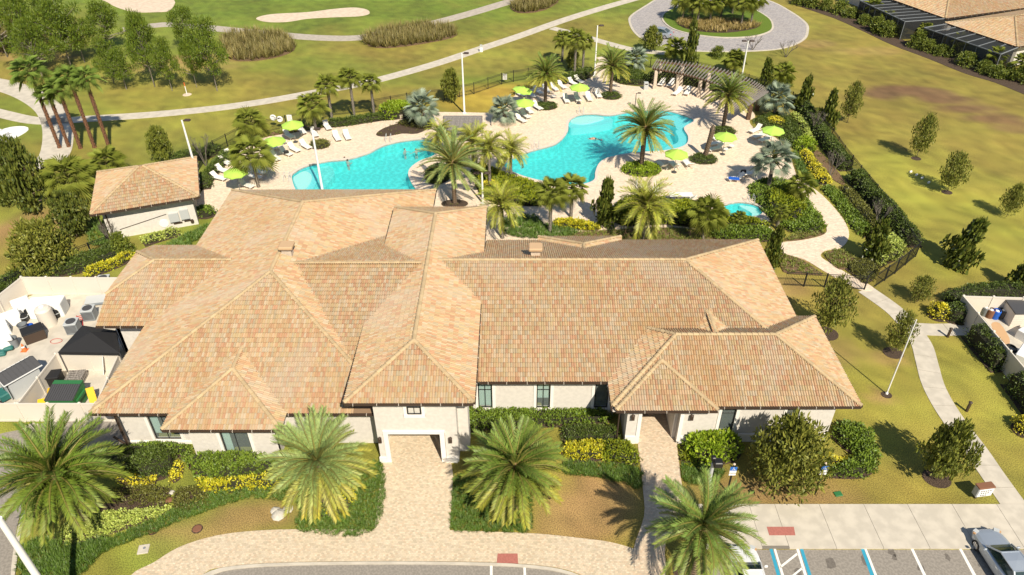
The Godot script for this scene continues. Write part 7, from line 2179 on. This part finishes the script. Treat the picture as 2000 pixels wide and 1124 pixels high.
	# signs and lids
	for p in [[V(18.79,-30.01), 2.84, "right of the feathery bush"], [V(13.33,-30.17), 2.57, "between the entry lamp and the feathery bush"]]:
		var h: float = p[1]
		lump("parking_sign", "blue accessible parking sign on a black post " + p[2], "sign", at3(p[0]), 0, [
			["post", M.black, func(m): m.soft(Vector3(0, h / 2, -0.06), Vector3(0.1, h, 0.1), 0.02)],
			["finial", M.sand, func(m): m.lathe(Vector3(0, h, -0.06), [V(0.07, 0), V(0.09, 0.06), V(0, 0.16)], 10)],
			["blue_plate", M.sign_blue, func(m): m.box(Vector3(0, h - 0.3, 0.01), Vector3(0.42, 0.32, 0.02))],
			["white_plate", M.white, func(m):
				m.box(Vector3(0, h - 0.57, 0.01), Vector3(0.42, 0.2, 0.02))
				m.box(Vector3(0, h - 0.82, 0.01), Vector3(0.42, 0.16, 0.02))],
			["wheelchair_mark", M.white, func(m):
				for i in 10:
					var a := -0.3 + i * 0.42
					m.bar(Vector3(cos(a) * 0.07, h - 0.36 + sin(a) * 0.07, 0.024), Vector3(cos(a + 0.42) * 0.07, h - 0.36 + sin(a + 0.42) * 0.07, 0.024), 0.006, 0.018)
				m.tube(Vector3(0, h - 0.19, 0.02), Vector3(0, h - 0.19, 0.026), 0.025, 0.025, 8)
				m.bar(Vector3(0, h - 0.22, 0.023), Vector3(0.01, h - 0.33, 0.023), 0.006, 0.02)
				m.bar(Vector3(0.01, h - 0.33, 0.023), Vector3(0.09, h - 0.33, 0.023), 0.006, 0.02)
				m.bar(Vector3(0.09, h - 0.33, 0.023), Vector3(0.12, h - 0.42, 0.023), 0.006, 0.02)]])
	lump("box_sign", "white box sign with a brown top on a post at the corner of the paths", "sign", at3(V(28.68,-29.78)), 8, [
		["post", M.brown, func(m): m.box(Vector3(0, 0.2, 0), Vector3(0.14, 0.4, 0.14))],
		["case", M.light_grey, func(m): m.soft(Vector3(0.3, 0.72, 0), Vector3(1.05, 0.75, 0.42), 0.03)],
		["face", M.white, func(m): m.box(Vector3(0.3, 0.7, 0.22), Vector3(0.95, 0.62, 0.02))],
		["top", M.iron_stain, func(m): m.soft(Vector3(0.3, 1.13, 0), Vector3(1.1, 0.08, 0.48), 0.03)],
		["lettering", M.dark_grey, func(m):
			for i in 3:
				for k in 5 - i:
					m.box(Vector3(-0.02 + k * 0.15 + i * 0.04, 0.88 - i * 0.19, 0.234), Vector3(0.09, 0.09, 0.006), Color.WHITE, Basis(Vector3.BACK, 0.5 - 0.2 * (k % 3)))]])
	for p in [[V(31.84,-37.25), "on the lawn right of the concrete path"], [V(34.34,-45.40), "on the side path to the yard door"]]:
		lump("path_bollard", "short dark bollard light " + p[1], "bollard", at3(p[0]), 0, [["post", M.brown, func(m): m.soft(Vector3(0, 0.42, 0), Vector3(0.16, 0.84, 0.16), 0.02)], ["cap", M.brown, func(m): m.soft(Vector3(0, 0.88, 0), Vector3(0.22, 0.1, 0.22), 0.03)]], "bollard lights by the concrete path")
	lump("marker_post", "short white marker post with an orange top before the pines", "marker post", at3(V(-44.85,-97.03)), 0, [["post", M.white, func(m): m.tube(Vector3.ZERO, Vector3(0, 1.2, 0), 0.06, 0.06, 8)], ["top", M.orange, func(m): m.tube(Vector3(0, 1.2, 0), Vector3(0, 1.7, 0), 0.065, 0.065, 8)], ["base", M.sand, func(m): m.lathe(Vector3.ZERO, [V(0.6, 0), V(0.5, 0.06), V(0, 0.06)], 12)]])
	lump("tee_marker", "small white stand beside the golf path", "sign", at3(V(-5.32,-114.41)), 0, [["stand", M.white, func(m): m.soft(Vector3(0, 0.3, 0), Vector3(0.5, 0.6, 0.4), 0.05)], ["board", M.light_grey, func(m): m.box(Vector3(0, 0.85, 0), Vector3(0.4, 0.5, 0.06))]])
	for p in [[V(-14.54,-28.43), 0.34, "flat pale rock on the bare lawn, largest of three"], [V(-14.12,-28.88), 0.26, "pale rock on the bare lawn, upper right of three"], [V(-14.88,-28.76), 0.24, "brownish rock on the bare lawn, left of three"], [V(-21.78,-30.16), 0.16, "white stone in the gap of the olive ground cover"], [V(-21.75,-29.57), 0.2, "rusty stone in the gap of the olive ground cover"]]:
		t = thing("rock", p[2], "rock", at3(p[0]))
		m = MB.new()
		var pts := []
		for i in 6:
			pts.append(V(p[1] * [1.0, 1.1, 0.9, 0.6, 0.3, 0.0][i] * 1.1, p[1] * [0.0, 0.25, 0.5, 0.68, 0.75, 0.76][i]))
		m.lathe(Vector3.ZERO, pts, 9)
		for i in m.p.size():
			var v := m.p[i]
			m.p[i] = v * (1.0 + 0.18 * sin(v.x * 21.0) * cos(v.z * 17.0))
		part("stone", m, M.rock if not p[2].contains("rusty") else M.iron_stain, t)
	for p in [[V(-19.25,-27.47), 0.27, "rusty round lid on the lawn beside the front walk"], [V(-19.10,-29.26), 0.2, "rusty round lid at the edge of the dark grass"], [V(-21.88,-27.32), 0.24, "brown round lid in the dark grass strip"]]:
		lump("utility_lid", p[2], "cover", at3(p[0], 0.1), 0, [["lid", M.iron_stain, func(m): m.lathe(Vector3(0, -0.1, 0), [V(p[1], 0), V(p[1], 0.05), V(p[1] * 0.8, 0.07), V(0, 0.07)], 16)], ["rim", M.mulch, func(m): m.lathe(Vector3(0, -0.1, 0), [V(p[1] * 1.25, 0), V(p[1] * 1.2, 0.03), V(p[1], 0.03)], 16)]])
	lump("valve_box", "square white valve cover on the lawn by the front walk", "cover", at3(V(-21.92,-26.05)), 10, [["lid", M.concrete, func(m): m.soft(Vector3(0, 0.03, 0), Vector3(0.62, 0.08, 0.62), 0.02)], ["plug", M.grey, func(m): m.tube(Vector3(0.05, 0.06, -0.05), Vector3(0.05, 0.09, -0.05), 0.08, 0.08, 10)]])
	lump("valve_box", "small green valve cover on the bare lawn by the sidewalk", "cover", at3(V(20.25,-30.05)), 10, [["lid", M.green_paint, func(m): m.soft(Vector3(0, 0.03, 0), Vector3(0.5, 0.08, 0.36), 0.02)]])
	for p in [[V(43.60,-73.69), "uppermost"], [V(43.90,-72.96), "second"], [V(44.20,-72.24), "third"], [V(44.45,-71.19), "lowest"]]:
		lump("lawn_light", "tiny white ground marker in the oak's shadow, " + p[1], "marker", at3(p[0]), 30, [["stake", M.white, func(m): m.soft(Vector3(0, 0.1, 0), Vector3(0.34, 0.2, 0.16), 0.04)]], "white ground markers on the right lawn")


# ---- vehicles ----------------------------------------------------------------
func car(called: String, label: String, at: Vector3, turn: float, paint: Material) -> void:
	var t := thing(called, label, "car", at, turn)
	# stations from nose (-z) to tail: z, half width, sill, hood or belt height
	var st := [[-2.32, 0.52, 0.36, 0.56], [-2.22, 0.70, 0.26, 0.66], [-1.95, 0.84, 0.2, 0.74], [-1.5, 0.89, 0.2, 0.82], [-0.85, 0.9, 0.2, 0.92], [0.0, 0.9, 0.2, 0.95], [0.9, 0.9, 0.2, 0.98], [1.6, 0.88, 0.2, 1.0], [2.1, 0.82, 0.24, 0.98], [2.3, 0.66, 0.36, 0.86]]
	var m := MB.new()
	var prev := []
	for s in st:
		var ring := []
		var w: float = s[1]
		var lo: float = s[2]
		var hi: float = s[3]
		for q in [V(-0.9, 0.0), V(-1.0, 0.25), V(-1.0, 0.62), V(-0.93, 0.86), V(-0.72, 0.97), V(-0.35, 1.02), V(0.0, 1.03), V(0.35, 1.02), V(0.72, 0.97), V(0.93, 0.86), V(1.0, 0.62), V(1.0, 0.25), V(0.9, 0.0)]:
			ring.append(Vector3(q.x * w, lerpf(lo, hi, q.y), s[0]))
		if prev:
			for i in ring.size() - 1:
				var nn: Vector3 = ((prev[i + 1] - prev[i]).cross(ring[i] - prev[i])).normalized()
				m.quad(prev[i + 1], prev[i], ring[i], ring[i + 1])
		else:
			for i in range(1, ring.size() - 1):
				m.tri(ring[0], ring[i + 1], ring[i])
		prev = ring
	for i in range(1, prev.size() - 1):
		m.tri(prev[0], prev[i], prev[i + 1])
	part("body", m, paint, t)
	# cabin: belt outline and roof outline
	var b := [Vector3(-0.76, 0.93, -1.0), Vector3(0.76, 0.93, -1.0), Vector3(0.8, 0.98, 0.4), Vector3(0.72, 0.99, 1.75), Vector3(-0.72, 0.99, 1.75), Vector3(-0.8, 0.98, 0.4)]
	var r := [Vector3(-0.54, 1.42, -0.2), Vector3(0.54, 1.42, -0.2), Vector3(0.57, 1.46, 0.4), Vector3(0.5, 1.4, 1.0), Vector3(-0.5, 1.4, 1.0), Vector3(-0.57, 1.46, 0.4)]
	m = MB.new()
	var crown := Vector3(0, 1.5, 0.4)
	for i in 6:
		m.tri(crown, r[(i + 1) % 6], r[i])
		m.bar(r[i], r[(i + 1) % 6], 0.06, 0.05)
	for i in [0, 1, 3, 4]:
		m.bar(b[i], r[i], 0.07, 0.07)
	part("roof", m, paint, t)
	for w in [["windshield", 0, 1], ["side_window", 1, 2], ["side_window", 2, 3], ["rear_window", 3, 4], ["side_window", 4, 5], ["side_window", 5, 0]]:
		m = MB.new()
		m.quad(b[w[2]], b[w[1]], r[w[1]], r[w[2]])
		part(w[0], m, M.tinted, t)
	m = MB.new()
	m.box(Vector3(0, 0.93, 0.4), Vector3(1.4, 0.06, 2.4))
	m.soft(Vector3(-0.35, 1.1, 0.2), Vector3(0.45, 0.4, 0.2), 0.06)
	m.soft(Vector3(0.35, 1.1, 0.2), Vector3(0.45, 0.4, 0.2), 0.06)
	part("interior", m, M.black_cloth, t)
	for s in [-1.0, 1.0]:
		m = MB.new()
		m.soft(Vector3(s * 0.97, 0.98, -0.72), Vector3(0.2, 0.14, 0.1), 0.03)
		part("mirror", m, paint, t)
		m = MB.new()
		m.box(Vector3(s * 0.62, 0.66, -2.12), Vector3(0.3, 0.16, 0.22), Color.WHITE, Basis(Vector3.UP, s * -0.5))
		var hl := part("headlight", m, M.light_grey, t)
		m = MB.new()
		m.box(Vector3(s * 0.77, 0.66, -1.99), Vector3(0.1, 0.12, 0.14), Color.WHITE, Basis(Vector3.UP, s * -0.5))
		part("indicator", m, M.amber, hl)
		m = MB.new()
		m.box(Vector3(s * 0.6, 0.82, 2.22), Vector3(0.4, 0.14, 0.12))
		part("tail_light", m, M.red, t)
		for z in [-1.42, 1.36]:
			m = MB.new()
			m.tube(Vector3(s * 0.7, 0.32, z), Vector3(s * 0.91, 0.32, z), 0.32, 0.32, 18)
			var wh := part("wheel", m, M.rubber, t)
			m = MB.new()
			m.tube(Vector3(s * 0.9, 0.32, z), Vector3(s * 0.918, 0.32, z), 0.21, 0.21, 14)
			for k in 5:
				var a := TAU * k / 5.0
				m.bar(Vector3(s * 0.922, 0.32, z), Vector3(s * 0.922, 0.32 + cos(a) * 0.2, z + sin(a) * 0.2), 0.03, 0.05)
			part("rim", m, M.chrome, wh)
		for z in [0.02, 1.0]:
			m = MB.new()
			m.box(Vector3(s * 0.91, 0.8, z + 0.35), Vector3(0.03, 0.03, 0.18))
			part("door_handle", m, M.light_grey, t)
	m = MB.new()
	m.box(Vector3(0, 0.5, -2.3), Vector3(0.8, 0.14, 0.06))
	part("grille", m, M.black, t)


func vehicles() -> void:
	car("silver_car", "silver blue sedan parked nose to the sidewalk at the lower right", Vector3(27.75, 0.02, -24.75), 3, M.silver)
	car("white_car", "white car half hidden under the date palm in the accessible bay", Vector3(13.0, 0.02, -23.6), 0, M.car_white)
	car("blue_car", "pale blue car on the roundabout behind the small tree", at3(V(23.24,-121.46), 0.05), 60, M.silver)


# ---- people ------------------------------------------------------------------
# one skin over a skeleton: the smooth union of tapered capsules, meshed as surface nets
func skin(bones: Array, cell: float) -> MB:
	var lo := Vector3.ONE * 1e6
	var hi := -lo
	for b in bones:
		var r := maxf(b[2], b[3]) + cell * 2
		lo = lo.min(b[0] - Vector3.ONE * r).min(b[1] - Vector3.ONE * r)
		hi = hi.max(b[0] + Vector3.ONE * r).max(b[1] + Vector3.ONE * r)
	var n := Vector3i(((hi - lo) / cell).ceil()) + Vector3i.ONE
	var d := PackedFloat32Array()
	d.resize(n.x * n.y * n.z)
	var i := 0
	for z in n.z:
		for y in n.y:
			for x in n.x:
				var p := lo + Vector3(x, y, z) * cell
				var v := 1.0
				for b in bones:
					var ab: Vector3 = b[1] - b[0]
					var t := clampf((p - b[0]).dot(ab) / maxf(ab.length_squared(), 1e-6), 0, 1)
					var s: float = p.distance_to(b[0] + ab * t) - lerpf(b[2], b[3], t)
					var h := clampf(0.5 + 0.5 * (v - s) / 0.03, 0, 1)
					v = lerpf(v, s, h) - 0.03 * h * (1 - h)
				d[i] = v
				i += 1
	var m := MB.new()
	var ids := {}
	var sx := 1
	var sy := n.x
	var sz := n.x * n.y
	for z in n.z - 1:
		for y in n.y - 1:
			for x in n.x - 1:
				var k := x + y * sy + z * sz
				var sum := Vector3.ZERO
				var c := 0
				for e in [[0, sx], [0, sy], [0, sz], [sx, sx + sy], [sx, sx + sz], [sy, sy + sx], [sy, sy + sz], [sz, sz + sx], [sz, sz + sy], [sx + sy, sx + sy + sz], [sx + sz, sx + sy + sz], [sy + sz, sx + sy + sz]]:
					var a := d[k + e[0]]
					var b := d[k + e[1]]
					if (a < 0) != (b < 0):
						var f := a / (a - b)
						sum += corner(e[0], sx, sy, sz).lerp(corner(e[1], sx, sy, sz), f)
						c += 1
				if c:
					var g := Vector3(d[k + sx] - d[k], d[k + sy] - d[k], d[k + sz] - d[k])
					ids[k] = m.vert(lo + (Vector3(x, y, z) + sum / c) * cell, g, Vector2.ZERO, Color.WHITE)
	for k in ids:
		for ax in [[sx, sy, sz], [sy, sz, sx], [sz, sx, sy]]:
			var a := d[k]
			var b: float = d[k + ax[0]]
			if (a < 0) != (b < 0) and ids.has(k - ax[1]) and ids.has(k - ax[2]) and ids.has(k - ax[1] - ax[2]):
				var q := [ids[k], ids[k - ax[1]], ids[k - ax[1] - ax[2]], ids[k - ax[2]]]
				if a < 0:
					m.ix.append_array([q[0], q[2], q[1], q[0], q[3], q[2]])
				else:
					m.ix.append_array([q[0], q[1], q[2], q[0], q[2], q[3]])
	return m


func corner(o: int, sx: int, sy: int, sz: int) -> Vector3:
	return Vector3(o % sy, (o % sz) / sy, o / sz)


# body from the water up, or lying; arms given as elbow and hand offsets
func person(label: String, at: Vector3, turn: float, skin_mat: Material, hair_mat: Material, suit: Material, lying: bool, elbows: Array, hands: Array) -> void:
	var t := thing("person", label, "person", at, turn)
	var bones := []
	var up := Basis() if not lying else Basis(Vector3.RIGHT, -1.35)
	var T := func(v: Vector3) -> Vector3: return up * v
	bones.append([T.call(Vector3(0, 0.0, 0)), T.call(Vector3(0, 0.24, 0)), 0.14, 0.15])
	bones.append([T.call(Vector3(-0.07, 0.3, 0)), T.call(Vector3(0.07, 0.3, 0)), 0.13, 0.13])
	bones.append([T.call(Vector3(-0.15, 0.4, 0)), T.call(Vector3(0.15, 0.4, 0)), 0.075, 0.075])
	bones.append([T.call(Vector3(0, 0.4, 0)), T.call(Vector3(0, 0.53, 0.01)), 0.06, 0.055])
	bones.append([T.call(Vector3(0, 0.6, 0.02)), T.call(Vector3(0, 0.67, 0.0)), 0.085, 0.095])
	bones.append([T.call(Vector3(0, 0.56, 0.06)), T.call(Vector3(0, 0.58, 0.06)), 0.05, 0.05])
	bones.append([T.call(Vector3(0, 0.64, 0.10)), T.call(Vector3(0, 0.61, 0.118)), 0.012, 0.018])
	for s in [-1.0, 1.0]:
		bones.append([T.call(Vector3(s * 0.09, 0.63, 0)), T.call(Vector3(s * 0.1, 0.645, -0.01)), 0.02, 0.025])
		bones.append([T.call(Vector3(s * 0.08, -0.05, 0)), T.call(Vector3(s * 0.09, -0.42, 0.02)), 0.085, 0.06])
		bones.append([T.call(Vector3(s * 0.09, -0.42, 0.02)), T.call(Vector3(s * 0.09, -0.8, -0.02)), 0.058, 0.04])
		bones.append([T.call(Vector3(s * 0.09, -0.8, -0.02)), T.call(Vector3(s * 0.09, -0.84, 0.14)), 0.04, 0.028])
		var k := 0 if s < 0 else 1
		var e: Vector3 = elbows[k]
		var h: Vector3 = hands[k]
		bones.append([T.call(Vector3(s * 0.19, 0.39, 0)), T.call(e), 0.05, 0.04])
		bones.append([T.call(e), T.call(h), 0.04, 0.028])
		var dir := (h - e).normalized()
		var side := dir.cross(Vector3(0, 0, 1)).normalized()
		bones.append([T.call(h), T.call(h + dir * 0.08), 0.03, 0.034])
		for f in 4:
			var o := side * (f - 1.5) * 0.02
			bones.append([T.call(h + dir * 0.08 + o), T.call(h + dir * (0.15 + 0.012 * (1.5 - absf(f - 1.6))) + o * 1.3 + Vector3(0, 0, 0.02)), 0.01, 0.008])
		bones.append([T.call(h + dir * 0.03 + side * 0.03), T.call(h + dir * 0.08 + side * 0.07), 0.012, 0.009])
	part("body", skin(bones, 0.026), skin_mat, t)
	var m := MB.new()
	var q := []
	for i in 7:
		var a := PI * 0.62 * i / 6.0
		q.append(V(sin(a) * 0.108, cos(a) * 0.112))
	q.reverse()
	m.x = Transform3D(up, up * Vector3(0, 0.665, -0.012)) * Transform3D(Basis(Vector3.RIGHT, -0.35), Vector3.ZERO)
	m.lathe(Vector3.ZERO, q, 12)
	part("hair", m, hair_mat, t)
	m = MB.new()
	m.x = Transform3D(up, Vector3.ZERO)
	m.lathe(Vector3(0, -0.1, 0), [V(0.155, 0), V(0.165, 0.12), V(0.15, 0.2)], 12)
	part("swimwear", m, suit, t)
	for s in [-1.0, 1.0]:
		m = MB.new()
		m.x = Transform3D(up, Vector3.ZERO)
		m.lathe(Vector3(s * 0.034, 0.64, 0.098), [V(0.011, -0.008), V(0.013, 0.0), V(0.0, 0.01)], 6)
		part("eye", m, M.black, t)


func people() -> void:
	person("dark haired person holding on to the edge of the left pool", Vector3(-19.72,-0.62,-77.61), 200, M.skin, M.hair, M.black_cloth, false, [Vector3(-0.3, 0.2, 0.1), Vector3(0.3, 0.2, 0.1)], [Vector3(-0.22, 0.18, 0.32), Vector3(0.22, 0.18, 0.32)])
	person("second dark haired person close beside the first at the left pool edge", Vector3(-19.24,-0.62,-76.96), 160, M.skin, M.hair, M.red, false, [Vector3(-0.32, 0.18, 0.05), Vector3(0.32, 0.22, 0.1)], [Vector3(-0.3, 0.2, 0.3), Vector3(0.2, 0.3, 0.3)])
	person("person standing to the chest in the left pool, left of two", Vector3(-13.05,-0.66,-79.80), 60, M.skin, M.hair, M.black_cloth, false, [Vector3(-0.32, 0.2, 0.0), Vector3(0.32, 0.2, 0.0)], [Vector3(-0.4, 0.22, 0.25), Vector3(0.4, 0.22, 0.25)])
	person("person with arms spread in the left pool, right of two", Vector3(-11.72,-0.64,-79.75), 20, M.skin, M.hair, M.black_cloth, false, [Vector3(-0.42, 0.3, 0.05), Vector3(0.42, 0.3, 0.05)], [Vector3(-0.66, 0.28, 0.12), Vector3(0.66, 0.28, 0.12)])
	person("person low in the water by the left pool handrail", Vector3(-15.18,-0.78,-82.00), 180, M.skin_dark, M.hair, M.teal, false, [Vector3(-0.3, 0.2, 0.1), Vector3(0.3, 0.2, 0.1)], [Vector3(-0.2, 0.3, 0.3), Vector3(0.2, 0.3, 0.3)])
	person("swimmer stretched out on the large pool beside the palm shadow", Vector3(9.63,-0.16,-82.83), 100, M.skin, M.hair, M.black_cloth, true, [Vector3(-0.3, 0.62, 0.0), Vector3(0.32, 0.2, 0.05)], [Vector3(-0.22, 0.88, 0.0), Vector3(0.34, -0.05, 0.05)])
